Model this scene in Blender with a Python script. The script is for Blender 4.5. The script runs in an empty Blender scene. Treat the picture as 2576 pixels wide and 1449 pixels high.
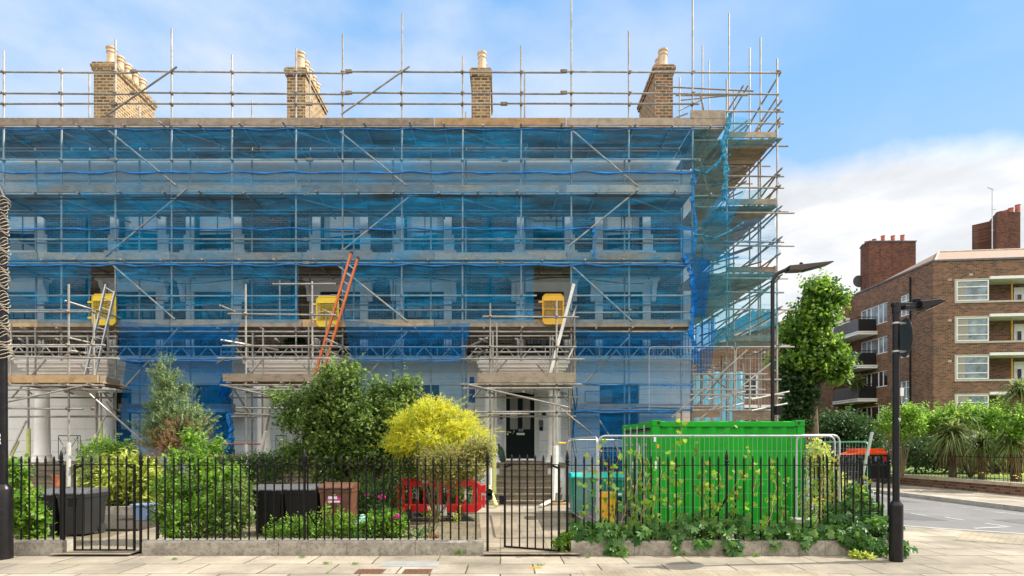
import bpy, math, random
import numpy as np
from mathutils import Vector, Matrix
R = math.radians
random.seed(7)
C = bpy.context.scene.collection
sc = bpy.context.scene

# ------------------------------------------------------------------ camera
F, VX, HY, EYE = 1400.0, 1262.0, 1122.0, 1.65       # focal length and principal point in a 2576 px wide frame
cam = bpy.data.cameras.new('camera')
cam.lens = F / 2576 * 36
cam.sensor_width = 36
cam.shift_x = (1288 - VX) / 2576
cam.shift_y = (HY - 724.5) / 2576
cam.clip_end = 3000
co = bpy.data.objects.new('camera', cam)
C.objects.link(co)
co.location = (0, 0, EYE)
co.rotation_euler = (R(90), 0, 0)
sc.camera = co

# ------------------------------------------------------------------ sky and sun
SUN_EL, SUN_AZ = 44.0, 6.0          # azimuth: degrees behind the +X axis
sun = bpy.data.lights.new('sun', 'SUN')
sun.energy = 5.0
sun.angle = R(0.5)
sun.color = (1.0, 0.94, 0.84)
so = bpy.data.objects.new('sun', sun)
C.objects.link(so)
sd = Vector((math.cos(R(SUN_EL)) * math.cos(R(SUN_AZ)), math.cos(R(SUN_EL)) * math.sin(R(SUN_AZ)), math.sin(R(SUN_EL))))
so.rotation_euler = sd.to_track_quat('Z', 'Y').to_euler()
w = bpy.data.worlds.new('World')
sc.world = w
w.use_nodes = True
nt = w.node_tree
nt.nodes.clear()

def N(nt, typ, **kw):
    n = nt.nodes.new(typ)
    for k, v in kw.items():
        if k.startswith('i_'):
            n.inputs[k[2:].replace('_', ' ')].default_value = v
        elif k.startswith('n'):
            n.inputs[int(k[1:])].default_value = v
        else:
            setattr(n, k, v)
    return n

def ramp(nt, fac, stops, interp='LINEAR'):
    r = nt.nodes.new('ShaderNodeValToRGB')
    e = r.color_ramp.elements
    r.color_ramp.interpolation = interp
    while len(e) > 1:
        e.remove(e[-1])
    for i, (p, c) in enumerate(stops):
        if not hasattr(c, '__len__'):
            c = (c, c, c)
        x = e[0] if i == 0 else e.new(p)
        x.position = p
        x.color = (*c, 1)
    nt.links.new(fac, r.inputs[0])
    return r.outputs[0]

def mth(nt, op, a, b=None, c=None, clamp=False):
    n = nt.nodes.new('ShaderNodeMath')
    n.operation = op
    n.use_clamp = clamp
    for i, v in enumerate((a, b, c)):
        if v is None:
            continue
        if isinstance(v, (int, float)):
            n.inputs[i].default_value = v
        else:
            nt.links.new(v, n.inputs[i])
    return n.outputs[0]

def mixc(nt, fac, a, b, typ='MIX'):
    n = nt.nodes.new('ShaderNodeMix')
    n.data_type = 'RGBA'
    n.blend_type = typ
    for i, v in ((0, fac), (6, a), (7, b)):
        if isinstance(v, (int, float)):
            n.inputs[i].default_value = v
        elif isinstance(v, tuple):
            n.inputs[i].default_value = (*v, 1) if len(v) == 3 else v
        else:
            nt.links.new(v, n.inputs[i])
    return n.outputs[2]

sky = N(nt, 'ShaderNodeTexSky', sky_type='NISHITA', sun_disc=False, sun_elevation=R(SUN_EL), sun_rotation=R(90 - SUN_AZ))
sky.air_density = 1.0
sky.dust_density = 0.6
sky.ozone_density = 1.6
tc = nt.nodes.new('ShaderNodeTexCoord')
sep = nt.nodes.new('ShaderNodeSeparateXYZ')
nt.links.new(tc.outputs['Generated'], sep.inputs[0])
mp = N(nt, 'ShaderNodeMapping')
mp.inputs['Scale'].default_value = (2.2, 2.2, 4.6)
mp.inputs['Rotation'].default_value = (0, R(14), 0)
nt.links.new(tc.outputs['Generated'], mp.inputs[0])
n1 = N(nt, 'ShaderNodeTexNoise', i_Scale=1.15, i_Detail=8.0, i_Roughness=0.52)
nt.links.new(mp.outputs[0], n1.inputs['Vector'])
wisp = ramp(nt, n1.outputs[0], [(0.40, 0.0), (0.50, 0.40), (0.62, 0.95)])
lf = ramp(nt, mth(nt, 'MULTIPLY_ADD', sep.outputs[0], 0.5, 0.5), [(0.0, 1.0), (0.46, 1.0), (0.72, 0.30), (1.0, 0.5)])
wisp = mth(nt, 'MULTIPLY', wisp, lf, clamp=True)
# a bank of cumulus low over the right hand street
n2 = N(nt, 'ShaderNodeTexNoise', i_Scale=4.0, i_Detail=9.0, i_Roughness=0.55)
nt.links.new(tc.outputs['Generated'], n2.inputs['Vector'])
slope = mth(nt, 'DIVIDE', sep.outputs[2], mth(nt, 'MAXIMUM', sep.outputs[1], 0.02))
elev = mth(nt, 'MULTIPLY_ADD', n2.outputs[0], 0.22, slope)
bank = ramp(nt, elev, [(0.0, 1.0), (0.60, 1.0), (0.66, 0.0), (1.0, 0.0)])
bk = ramp(nt, mth(nt, 'MULTIPLY_ADD', sep.outputs[0], 0.5, 0.5), [(0.0, 0.25), (0.5, 0.4), (0.64, 1.0), (1.0, 1.0)])
bank = mth(nt, 'MULTIPLY', bank, bk)
n3 = N(nt, 'ShaderNodeTexNoise', i_Scale=3.2, i_Detail=7.0, i_Roughness=0.55)
mp3 = N(nt, 'ShaderNodeMapping')
mp3.inputs['Scale'].default_value = (1, 1, 3.0)
mp3.inputs['Location'].default_value = (3.3, 1.2, 0.4)
nt.links.new(tc.outputs['Generated'], mp3.inputs[0])
nt.links.new(mp3.outputs[0], n3.inputs['Vector'])
cloudc = ramp(nt, n3.outputs[0], [(0.36, (4.6, 4.85, 5.2)), (0.5, (5.7, 5.85, 6.1)), (0.60, (7.2, 7.2, 7.2))])
grad = ramp(nt, sep.outputs[2], [(0.0, (3.4, 4.7, 6.2)), (0.32, (3.0, 4.7, 6.7)), (0.50, (1.9, 3.9, 6.7)), (0.8, (1.35, 3.2, 6.3))])
blue = mixc(nt, 0.88, sky.outputs[0], grad)
skyc = mixc(nt, wisp, blue, (4.9, 5.5, 6.4))
skyc = mixc(nt, bank, skyc, cloudc)
# unseen bright cloud added behind the camera as fill light for the facade
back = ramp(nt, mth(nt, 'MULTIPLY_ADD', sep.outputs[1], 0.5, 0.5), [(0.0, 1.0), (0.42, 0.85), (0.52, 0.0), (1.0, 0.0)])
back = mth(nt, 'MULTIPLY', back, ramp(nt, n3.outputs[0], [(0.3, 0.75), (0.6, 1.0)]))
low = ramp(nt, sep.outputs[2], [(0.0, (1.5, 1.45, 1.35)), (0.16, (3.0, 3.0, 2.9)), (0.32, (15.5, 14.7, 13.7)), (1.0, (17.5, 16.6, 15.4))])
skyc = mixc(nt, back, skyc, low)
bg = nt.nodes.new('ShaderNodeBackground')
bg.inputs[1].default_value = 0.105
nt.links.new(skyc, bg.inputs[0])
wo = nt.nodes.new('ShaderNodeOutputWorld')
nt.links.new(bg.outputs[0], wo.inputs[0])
sc.view_settings.view_transform = 'Standard'
sc.view_settings.look = 'None'
sc.view_settings.gamma = 1
sc.view_settings.exposure = 0.6
try:
    sc.cycles.transparent_max_bounces = 24
    sc.cycles.max_bounces = 8
except Exception:
    pass

# ------------------------------------------------------------------ helpers
def P(x, y, Y):
    return (x - VX) * Y / F, Y, EYE - (y - HY) * Y / F
def PX(x, Y): return (x - VX) * Y / F
def PZ(y, Y): return EYE - (y - HY) * Y / F
def G(x, y, z=0.0):
    Y = F * (EYE - z) / (y - HY)
    return ((x - VX) * Y / F, Y, z)

class MB:
    def __init__(s, T=None):
        s.v = []; s.f = []; s.T = T
    def add(s, vs, fs):
        n = len(s.v)
        if s.T:
            vs = [s.T(*p) for p in vs]
        s.v += [tuple(p) for p in vs]
        s.f += [tuple(i + n for i in f) for f in fs]
        return s
    def box(s, x0, x1, y0, y1, z0, z1):
        return s.add([(x0, y0, z0), (x1, y0, z0), (x1, y1, z0), (x0, y1, z0), (x0, y0, z1), (x1, y0, z1), (x1, y1, z1), (x0, y1, z1)],
                     [(0, 3, 2, 1), (4, 5, 6, 7), (0, 1, 5, 4), (1, 2, 6, 5), (2, 3, 7, 6), (3, 0, 4, 7)])
    def cbox(s, c, sx, sy, sz, rot=None):
        m = rot if rot is not None else Matrix.Identity(3)
        vs = []
        for dz in (-1, 1):
            for dx, dy in ((-1, -1), (1, -1), (1, 1), (-1, 1)):
                vs.append(Vector(c) + m @ Vector((dx * sx / 2, dy * sy / 2, dz * sz / 2)))
        return s.add(vs, [(0, 3, 2, 1), (4, 5, 6, 7), (0, 1, 5, 4), (1, 2, 6, 5), (2, 3, 7, 6), (3, 0, 4, 7)])
    def bar(s, p, q, wd, th, up=(0, 0, 1)):
        p = Vector(p); q = Vector(q); d = (q - p); L = d.length; d.normalize()
        u = Vector(up); sdv = d.cross(u)
        if sdv.length < 1e-4:
            sdv = d.cross(Vector((1, 0, 0)))
        sdv.normalize(); u = sdv.cross(d)
        m = Matrix((sdv, d, u)).transposed()
        return s.cbox((p + q) / 2, wd, L, th, m)
    def path(s, pts, r, n=8, caps=True):
        pts = [Vector(p) for p in pts]
        k = len(pts)
        rs = r if hasattr(r, '__len__') else [r] * k
        vs = []; prev = None
        for i, p in enumerate(pts):
            d = (pts[min(i + 1, k - 1)] - pts[max(i - 1, 0)])
            if d.length < 1e-9:
                d = Vector((0, 0, 1))
            d.normalize()
            if prev is None:
                a = d.orthogonal().normalized()
            else:
                a = (prev - d * prev.dot(d))
                a = a.normalized() if a.length > 1e-6 else d.orthogonal().normalized()
            prev = a
            b = d.cross(a)
            for j in range(n):
                t = 2 * math.pi * j / n
                vs.append(p + (a * math.cos(t) + b * math.sin(t)) * rs[i])
        fs = []
        for i in range(k - 1):
            for j in range(n):
                j2 = (j + 1) % n
                fs.append((i * n + j, i * n + j2, (i + 1) * n + j2, (i + 1) * n + j))
        if caps:
            fs.append(tuple(range(n - 1, -1, -1)))
            fs.append(tuple((k - 1) * n + j for j in range(n)))
        return s.add(vs, fs)
    def tube(s, p, q, r, n=8):
        return s.path([p, q], r, n)
    def lathe(s, c, prof, n=16, axis='z'):
        vs = []; fs = []; k = len(prof)
        for r, z in prof:
            for j in range(n):
                t = 2 * math.pi * j / n
                a, b = r * math.cos(t), r * math.sin(t)
                if axis == 'z': vs.append((c[0] + a, c[1] + b, c[2] + z))
                elif axis == 'x': vs.append((c[0] + z, c[1] + a, c[2] + b))
                else: vs.append((c[0] + a, c[1] + z, c[2] - b))
        for i in range(k - 1):
            for j in range(n):
                j2 = (j + 1) % n
                fs.append((i * n + j, i * n + j2, (i + 1) * n + j2, (i + 1) * n + j))
        fs.append(tuple(range(n - 1, -1, -1)))
        fs.append(tuple((k - 1) * n + j for j in range(n)))
        return s.add(vs, fs)
    def prism(s, poly, a0, a1, axis='y'):
        # poly in the plane normal to axis; ('y': (x,z)), ('x': (y,z)), ('z': (x,y))
        f = {'y': lambda p, a: (p[0], a, p[1]), 'x': lambda p, a: (a, p[0], p[1]), 'z': lambda p, a: (p[0], p[1], a)}[axis]
        n = len(poly)
        vs = [f(p, a0) for p in poly] + [f(p, a1) for p in poly]
        fs = [tuple(range(n)), tuple(range(2 * n - 1, n - 1, -1))]
        for i in range(n):
            j = (i + 1) % n
            fs.append((i, j, j + n, i + n) if True else None)
        return s.add(vs, fs)
    def grid(s, fn, nu, nv):
        vs = [fn(i / nu, j / nv) for j in range(nv + 1) for i in range(nu + 1)]
        fs = [(j * (nu + 1) + i, j * (nu + 1) + i + 1, (j + 1) * (nu + 1) + i + 1, (j + 1) * (nu + 1) + i) for j in range(nv) for i in range(nu)]
        return s.add(vs, fs)
    def quad(s, *p):
        return s.add(p, [tuple(range(len(p)))])
    def wall(s, x0, x1, z0, z1, y, ops, dep):
        # a front face at y with openings (x0,x1,z0,z1) and reveals going back by dep
        xs = sorted({x0, x1, *[min(max(v, x0), x1) for o in ops for v in o[:2]]})
        zs = sorted({z0, z1, *[min(max(v, z0), z1) for o in ops for v in o[2:]]})
        for i in range(len(xs) - 1):
            for j in range(len(zs) - 1):
                cx, cz = (xs[i] + xs[i + 1]) / 2, (zs[j] + zs[j + 1]) / 2
                if any(o[0] < cx < o[1] and o[2] < cz < o[3] for o in ops):
                    continue
                s.quad((xs[i], y, zs[j]), (xs[i + 1], y, zs[j]), (xs[i + 1], y, zs[j + 1]), (xs[i], y, zs[j + 1]))
        for a, b, c, d in ops:
            s.quad((a, y, c), (a, y, d), (a, y + dep, d), (a, y + dep, c))
            s.quad((b, y, d), (b, y, c), (b, y + dep, c), (b, y + dep, d))
            s.quad((a, y, d), (b, y, d), (b, y + dep, d), (a, y + dep, d))
            s.quad((b, y, c), (a, y, c), (a, y + dep, c), (b, y + dep, c))
        return s
    def build(s, name, m, parent=None, smooth=False, bevel=0, loc=None, kind=None, normals=False):
        org = Vector((0, 0, 0))
        if parent is not None:
            org = Vector(parent['_o'])
        elif loc is not None:
            org = Vector(loc)
        me = bpy.data.meshes.new(name)
        me.from_pydata([(p[0] - org.x, p[1] - org.y, p[2] - org.z) for p in s.v], [], s.f)
        if normals:
            import bmesh
            bm = bmesh.new(); bm.from_mesh(me)
            bmesh.ops.recalc_face_normals(bm, faces=bm.faces); bm.to_mesh(me); bm.free()
        me.materials.append(m)
        o = bpy.data.objects.new(name, me)
        C.objects.link(o)
        if parent is not None:
            o.parent = parent
        else:
            o.location = org
        o['_o'] = tuple(org)
        if smooth:
            for p in me.polygons: p.use_smooth = True
            try:
                me.set_sharp_from_angle(angle=R(40))
            except Exception:
                pass
        if bevel:
            b = o.modifiers.new('bevel', 'BEVEL'); b.width = bevel; b.segments = 2; b.limit_method = 'ANGLE'
        if kind: o['kind'] = kind
        return o

def thing(name, label, cat, loc=(0, 0, 0), group=None):
    o = bpy.data.objects.new(name, None)
    o.empty_display_size = 0.1
    C.objects.link(o); o.location = loc
    o['_o'] = tuple(loc); o['label'] = label; o['category'] = cat
    if group: o['group'] = group
    return o
def tag(o, label, cat, group=None):
    o['label'] = label; o['category'] = cat
    if group: o['group'] = group
    return o
def kids(o): return [x for x in C.objects if x.parent == o]
def dup(root, delta, label=None, rotz=None):
    def cp(o, par):
        c = o.copy(); C.objects.link(c)
        if par is not None: c.parent = par
        for k in kids(o): cp(k, c)
        return c
    r = cp(root, None)
    r.location = Vector(root.location) + Vector(delta)
    if rotz is not None: r.rotation_euler = (0, 0, rotz)
    if label: r['label'] = label
    return r

# ------------------------------------------------------------------ materials
def newmat(name):
    m = bpy.data.materials.new(name); m.use_nodes = True
    nt = m.node_tree; nt.nodes.clear()
    out = nt.nodes.new('ShaderNodeOutputMaterial')
    b = nt.nodes.new('ShaderNodeBsdfPrincipled')
    nt.links.new(b.outputs[0], out.inputs[0])
    t = nt.nodes.new('ShaderNodeTexCoord')
    return m, nt, b, t.outputs['Object'], out

def noise(nt, vec, scale, detail=4.0, rough=0.55, stretch=None):
    if stretch:
        mp = nt.nodes.new('ShaderNodeMapping'); mp.inputs['Scale'].default_value = stretch
        nt.links.new(vec, mp.inputs[0]); vec = mp.outputs[0]
    n = nt.nodes.new('ShaderNodeTexNoise')
    n.inputs['Scale'].default_value = scale; n.inputs['Detail'].default_value = detail; n.inputs['Roughness'].default_value = rough
    nt.links.new(vec, n.inputs['Vector'])
    return n.outputs[0]
def bump(nt, b, h, strength, dist=0.02):
    n = nt.nodes.new('ShaderNodeBump'); n.inputs['Strength'].default_value = strength; n.inputs['Distance'].default_value = dist
    nt.links.new(h, n.inputs['Height']); nt.links.new(n.outputs[0], b.inputs['Normal'])

def pm(name, col, rough=0.6, metal=0.0, var=0.2, scale=4.0, dirt=None, dirt_amt=0.4, bmp=0.0, stretch=None, rnd=0.0, spec=0.5, coat=0.0, rust=False):
    m, nt, b, ob, out = newmat(name)
    a = noise(nt, ob, scale, 6.0, 0.6, stretch)
    lo = tuple(c * (1 - var) for c in col); hi = tuple(min(1, c * (1 + var)) for c in col)
    c = ramp(nt, a, [(0.3, lo), (0.7, hi)])
    if dirt:
        d = noise(nt, ob, scale * 2.7, 8.0, 0.7, stretch)
        fac = ramp(nt, d, [(0.5, 0.0), (0.68, dirt_amt)])
        c = mixc(nt, fac, c, dirt)
    if rust:
        rs_ = noise(nt, ob, 7.0, 10.0, 0.75, (1, 1, 0.45))
        c = mixc(nt, ramp(nt, rs_, [(0.62, 0.0), (0.66, 0.85)]), c, (0.12, 0.055, 0.02))
    if rnd:
        oi = nt.nodes.new('ShaderNodeObjectInfo')
        g = nt.nodes.new('ShaderNodeNewGeometry')
        q = mth(nt, 'FRACT', mth(nt, 'ADD', oi.outputs['Random'], g.outputs['Random Per Island']))
        k = ramp(nt, q, [(0.0, 1 - rnd), (1.0, 1 + rnd)])
        # values above one are lost in a ramp, so scale twice
        k2 = mth(nt, 'MULTIPLY_ADD', q, 2 * rnd, 1 - rnd)
        cc = nt.nodes.new('ShaderNodeCombineColor')
        for i in range(3): nt.links.new(k2, cc.inputs[i])
        c = mixc(nt, 1.0, c, cc.outputs[0], 'MULTIPLY')
    nt.links.new(c, b.inputs['Base Color'])
    b.inputs['Roughness'].default_value = rough; b.inputs['Metallic'].default_value = metal
    b.inputs['Specular IOR Level'].default_value = spec
    b.inputs['Coat Weight'].default_value = coat
    if bmp: bump(nt, b, noise(nt, ob, scale * 6, 6.0, 0.65, stretch), bmp)
    return m

def brick(name, c1, c2, c3, mortar, bw=0.225, bh=0.075, ms=0.012, soot=0.0, plane='xz', rough=0.85):
    m, nt, b, ob, out = newmat(name)
    s = nt.nodes.new('ShaderNodeSeparateXYZ'); nt.links.new(ob, s.inputs[0])
    u = mth(nt, 'ADD', s.outputs[0], s.outputs[1])
    cb = nt.nodes.new('ShaderNodeCombineXYZ'); nt.links.new(u, cb.inputs[0]); nt.links.new(s.outputs[2], cb.inputs[1])
    t = nt.nodes.new('ShaderNodeTexBrick')
    t.inputs['Scale'].default_value = 1.0
    t.inputs['Brick Width'].default_value = bw; t.inputs['Row Height'].default_value = bh; t.inputs['Mortar Size'].default_value = ms
    t.inputs['Mortar Smooth'].default_value = 0.3
    t.inputs['Color1'].default_value = (0, 0, 0, 1); t.inputs['Color2'].default_value = (1, 1, 1, 1); t.inputs['Mortar'].default_value = (0.5, 0.5, 0.5, 1)
    nt.links.new(cb.outputs[0], t.inputs['Vector'])
    big = noise(nt, ob, 0.9, 5.0, 0.6)
    sm = noise(nt, cb.outputs[0], 9.0, 3.0, 0.6)
    k = mth(nt, 'ADD', mth(nt, 'MULTIPLY', t.outputs['Color'], 0.55), mth(nt, 'MULTIPLY', sm, 0.45))
    col = ramp(nt, k, [(0.18, c1), (0.48, c2), (0.8, c3)])
    sh = ramp(nt, big, [(0.3, 0.68), (0.7, 1.0)])
    col = mixc(nt, 1.0, col, sh, 'MULTIPLY')
    col = mixc(nt, t.outputs['Fac'], col, mortar)
    if soot:
        st = ramp(nt, noise(nt, ob, 1.6, 6.0, 0.7, (1.2, 1.2, 0.35)), [(0.5, 0.0), (0.72, soot)])
        col = mixc(nt, st, col, (0.03, 0.025, 0.02))
    nt.links.new(col, b.inputs['Base Color'])
    b.inputs['Roughness'].default_value = rough
    b.inputs['Specular IOR Level'].default_value = 0.25
    inv = mth(nt, 'SUBTRACT', 1.0, t.outputs['Fac'])
    bump(nt, b, mth(nt, 'ADD', inv, mth(nt, 'MULTIPLY', sm, 0.4)), 0.5, 0.01)
    return m

def slabs(name, bw, bh, ms, col, joint, off=0.5, rough=0.8, moss=None, rot=0.0, contrast=0.16):
    m, nt, b, ob, out = newmat(name)
    mp = nt.nodes.new('ShaderNodeMapping'); mp.inputs['Rotation'].default_value = (0, 0, rot)
    nt.links.new(ob, mp.inputs[0])
    wob = noise(nt, ob, 1.4, 2.0)
    va = nt.nodes.new('ShaderNodeVectorMath'); va.operation = 'MULTIPLY_ADD'
    cmb = nt.nodes.new('ShaderNodeCombineXYZ'); nt.links.new(wob, cmb.inputs[0]); nt.links.new(wob, cmb.inputs[1])
    nt.links.new(cmb.outputs[0], va.inputs[0]); va.inputs[1].default_value = (0.04, 0.03, 0); nt.links.new(mp.outputs[0], va.inputs[2])
    t = nt.nodes.new('ShaderNodeTexBrick'); t.offset = off
    t.inputs['Scale'].default_value = 1.0
    t.inputs['Brick Width'].default_value = bw; t.inputs['Row Height'].default_value = bh; t.inputs['Mortar Size'].default_value = ms
    t.inputs['Mortar Smooth'].default_value = 0.4
    t.inputs['Color1'].default_value = (0, 0, 0, 1); t.inputs['Color2'].default_value = (1, 1, 1, 1); t.inputs['Mortar'].default_value = (0.5, 0.5, 0.5, 1)
    nt.links.new(va.outputs[0], t.inputs['Vector'])
    lo = tuple(c * (1 - contrast) for c in col); hi = tuple(c * (1 + contrast) for c in col)
    base = ramp(nt, t.outputs['Color'], [(0.0, lo), (0.5, col), (1.0, hi)])
    fine = ramp(nt, noise(nt, ob, 60.0, 6.0, 0.7), [(0.3, 0.82), (0.7, 1.0)])
    st = ramp(nt, noise(nt, ob, 1.1, 7.0, 0.62), [(0.32, 0.72), (0.6, 1.0)])
    base = mixc(nt, 1.0, base, fine, 'MULTIPLY'); base = mixc(nt, 1.0, base, st, 'MULTIPLY')
    vr = nt.nodes.new('ShaderNodeTexVoronoi'); vr.inputs['Scale'].default_value = 5.0; nt.links.new(ob, vr.inputs['Vector'])
    gum = ramp(nt, vr.outputs['Distance'], [(0.0, 1.0), (0.07, 1.0), (0.10, 0.0)])
    base = mixc(nt, mth(nt, 'MULTIPLY', gum, 0.5), base, (0.12, 0.11, 0.10))
    dk = ramp(nt, noise(nt, ob, 0.6, 9.0, 0.7), [(0.42, 1.0), (0.62, 0.66)])
    base = mixc(nt, 1.0, base, dk, 'MULTIPLY')
    jc = joint
    if moss:
        jm = ramp(nt, noise(nt, ob, 2.1, 5.0, 0.6), [(0.52, 0.0), (0.62, 1.0)])
        jc = mixc(nt, jm, joint, moss)
        t2 = nt.nodes.new('ShaderNodeTexBrick'); t2.offset = off
        t2.inputs['Scale'].default_value = 1.0
        t2.inputs['Brick Width'].default_value = bw; t2.inputs['Row Height'].default_value = bh; t2.inputs['Mortar Size'].default_value = ms * 3.2
        t2.inputs['Mortar Smooth'].default_value = 0.8
        nt.links.new(va.outputs[0], t2.inputs['Vector'])
        tuft = ramp(nt, noise(nt, ob, 26.0, 4.0, 0.7), [(0.5, 0.0), (0.6, 0.75)])
        base = mixc(nt, mth(nt, 'MULTIPLY', mth(nt, 'MULTIPLY', t2.outputs['Fac'], tuft), jm), base, moss)
    c = mixc(nt, t.outputs['Fac'], base, jc)
    nt.links.new(c, b.inputs['Base Color'])
    b.inputs['Roughness'].default_value = rough; b.inputs['Specular IOR Level'].default_value = 0.3
    bump(nt, b, mth(nt, 'ADD', mth(nt, 'SUBTRACT', 1.0, t.outputs['Fac']), mth(nt, 'MULTIPLY', noise(nt, ob, 90.0, 4.0), 0.15)), 0.45, 0.006)
    return m

def leafm(name, cols, trans=0.45, rough=0.45, spec=0.4):
    m, nt, b, ob, out = newmat(name)
    g = nt.nodes.new('ShaderNodeNewGeometry')
    n = len(cols)
    q = mth(nt, 'ADD', mth(nt, 'MULTIPLY', g.outputs['Random Per Island'], 0.75), mth(nt, 'MULTIPLY', noise(nt, ob, 2.2, 2.0), 0.3))
    c = ramp(nt, q, [(i / (n - 1) if n > 1 else 0, cc) for i, cc in enumerate(cols)])
    nt.links.new(c, b.inputs['Base Color'])
    b.inputs['Roughness'].default_value = rough; b.inputs['Specular IOR Level'].default_value = spec
    tr = nt.nodes.new('ShaderNodeBsdfTranslucent')
    hs = nt.nodes.new('ShaderNodeHueSaturation'); hs.inputs['Value'].default_value = 1.9; hs.inputs['Hue'].default_value = 0.49
    nt.links.new(c, hs.inputs['Color']); nt.links.new(hs.outputs[0], tr.inputs[0])
    mx = nt.nodes.new('ShaderNodeMixShader'); mx.inputs[0].default_value = trans
    nt.links.new(b.outputs[0], mx.inputs[1]); nt.links.new(tr.outputs[0], mx.inputs[2]); nt.links.new(mx.outputs[0], out.inputs[0])
    return m

def netm(name, col, lo, hi, tint=(0.75, 0.88, 1.0), fold=1.0):
    m, nt, b, ob, out = newmat(name)
    nt.nodes.remove(b)
    big = noise(nt, ob, 0.55, 3.0, 0.5, (1.0, 1.0, 1.4))
    fo = noise(nt, ob, 1.6 * fold, 5.0, 0.55, (0.5, 1.0, 2.2))
    a = mth(nt, 'ADD', mth(nt, 'MULTIPLY', big, 0.55), mth(nt, 'MULTIPLY', fo, 0.45))
    al = ramp(nt, a, [(0.36, lo), (0.62, hi)])
    mpd = nt.nodes.new('ShaderNodeMapping'); mpd.inputs['Rotation'].default_value = (0, R(28), 0); mpd.inputs['Scale'].default_value = (0.35, 1.0, 3.4)
    nt.links.new(ob, mpd.inputs[0])
    streak = noise(nt, mpd.outputs[0], 1.5, 6.0, 0.6)
    al = mth(nt, 'ADD', al, ramp(nt, streak, [(0.0, 0.0), (0.54, 0.0), (0.60, 0.22), (0.66, 0.03), (1.0, 0.0)]))
    sz = nt.nodes.new('ShaderNodeSeparateXYZ'); nt.links.new(ob, sz.inputs[0])
    rib = mth(nt, 'SINE', mth(nt, 'MULTIPLY', sz.outputs[2], 150.0))
    al = mth(nt, 'MULTIPLY_ADD', rib, 0.035, al, clamp=True)
    di = nt.nodes.new('ShaderNodeBsdfDiffuse'); di.inputs[0].default_value = (*col, 1)
    tl = nt.nodes.new('ShaderNodeBsdfTranslucent'); tl.inputs[0].default_value = (*col, 1)
    m1 = nt.nodes.new('ShaderNodeMixShader'); m1.inputs[0].default_value = 0.35
    nt.links.new(di.outputs[0], m1.inputs[1]); nt.links.new(tl.outputs[0], m1.inputs[2])
    tp = nt.nodes.new('ShaderNodeBsdfTransparent'); tp.inputs[0].default_value = (*tint, 1)
    m2 = nt.nodes.new('ShaderNodeMixShader')
    nt.links.new(al, m2.inputs[0]); nt.links.new(tp.outputs[0], m2.inputs[1]); nt.links.new(m1.outputs[0], m2.inputs[2])
    nt.links.new(m2.outputs[0], out.inputs[0])
    return m

def woodm(name, c1, c2, rough=0.8):
    m, nt, b, ob, out = newmat(name)
    g = nt.nodes.new('ShaderNodeNewGeometry'); oi = nt.nodes.new('ShaderNodeObjectInfo')
    rr = mth(nt, 'FRACT', mth(nt, 'ADD', g.outputs['Random Per Island'], oi.outputs['Random']))
    a = noise(nt, ob, 3.0, 8.0, 0.65, (1.0, 9.0, 14.0))
    c = ramp(nt, mth(nt, 'ADD', mth(nt, 'MULTIPLY', a, 0.6), mth(nt, 'MULTIPLY', rr, 0.4)), [(0.25, c1), (0.7, c2)])
    sp = ramp(nt, noise(nt, ob, 5.0, 6.0, 0.7), [(0.3, 0.6), (0.55, 1.0)])
    c = mixc(nt, 1.0, c, sp, 'MULTIPLY')
    nt.links.new(c, b.inputs['Base Color']); b.inputs['Roughness'].default_value = rough
    b.inputs['Specular IOR Level'].default_value = 0.2
    bump(nt, b, a, 0.3, 0.006)
    return m

M = {}
M['steel'] = pm('galvanised_tube', (0.33, 0.315, 0.285), 0.45, 0.35, 0.30, 3.0, dirt=(0.16, 0.09, 0.05), dirt_amt=0.55, rnd=0.22)
M['coupler'] = pm('coupler_steel', (0.26, 0.20, 0.14), 0.6, 0.4, 0.4, 14.0, dirt=(0.14, 0.06, 0.03), rnd=0.3)
M['alu'] = pm('bare_aluminium', (0.45, 0.45, 0.44), 0.4, 0.6, 0.15, 5.0, dirt=(0.3, 0.28, 0.25), rnd=0.12)
M['white_render'] = pm('white_painted_render', (0.80, 0.80, 0.78), 0.6, 0, 0.04, 1.2, dirt=(0.55, 0.54, 0.50), dirt_amt=0.35, bmp=0.05, stretch=(1, 1, 0.5))
M['stucco'] = pm('white_stucco_moulding', (0.86, 0.85, 0.82), 0.55, 0, 0.05, 2.0, dirt=(0.6, 0.58, 0.53), dirt_amt=0.3)
M['stock'] = brick('london_stock_brick', (0.06, 0.04, 0.03), (0.12, 0.08, 0.052), (0.20, 0.14, 0.085), (0.22, 0.19, 0.15), soot=0.3)
M['chim'] = brick('chimney_stock_brick', (0.12, 0.07, 0.04), (0.25, 0.16, 0.085), (0.42, 0.29, 0.15), (0.50, 0.38, 0.22), bw=0.25, bh=0.11, ms=0.02, soot=0.35)
M['chimred'] = brick('chimney_mixed_red_brick', (0.12, 0.07, 0.04), (0.22, 0.14, 0.08), (0.42, 0.16, 0.08), (0.42, 0.33, 0.21), bw=0.25, bh=0.11, ms=0.02, soot=0.35)
M['redbrick'] = brick('red_brown_facing_brick', (0.075, 0.042, 0.032), (0.20, 0.10, 0.062), (0.34, 0.15, 0.08), (0.22, 0.17, 0.13), bw=0.26, bh=0.10, ms=0.016, soot=0.3)
M['darkbrick'] = brick('dark_chimney_brick', (0.06, 0.025, 0.018), (0.15, 0.055, 0.035), (0.24, 0.085, 0.05), (0.16, 0.10, 0.075), bw=0.24, bh=0.085, ms=0.013, soot=0.7)
M['pot'] = pm('buff_clay_pot', (0.62, 0.46, 0.30), 0.7, 0, 0.15, 3.0, dirt=(0.25, 0.2, 0.15), dirt_amt=0.4)
M['redpot'] = pm('red_clay_pot', (0.42, 0.13, 0.07), 0.7, 0, 0.2, 4.0)
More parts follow.
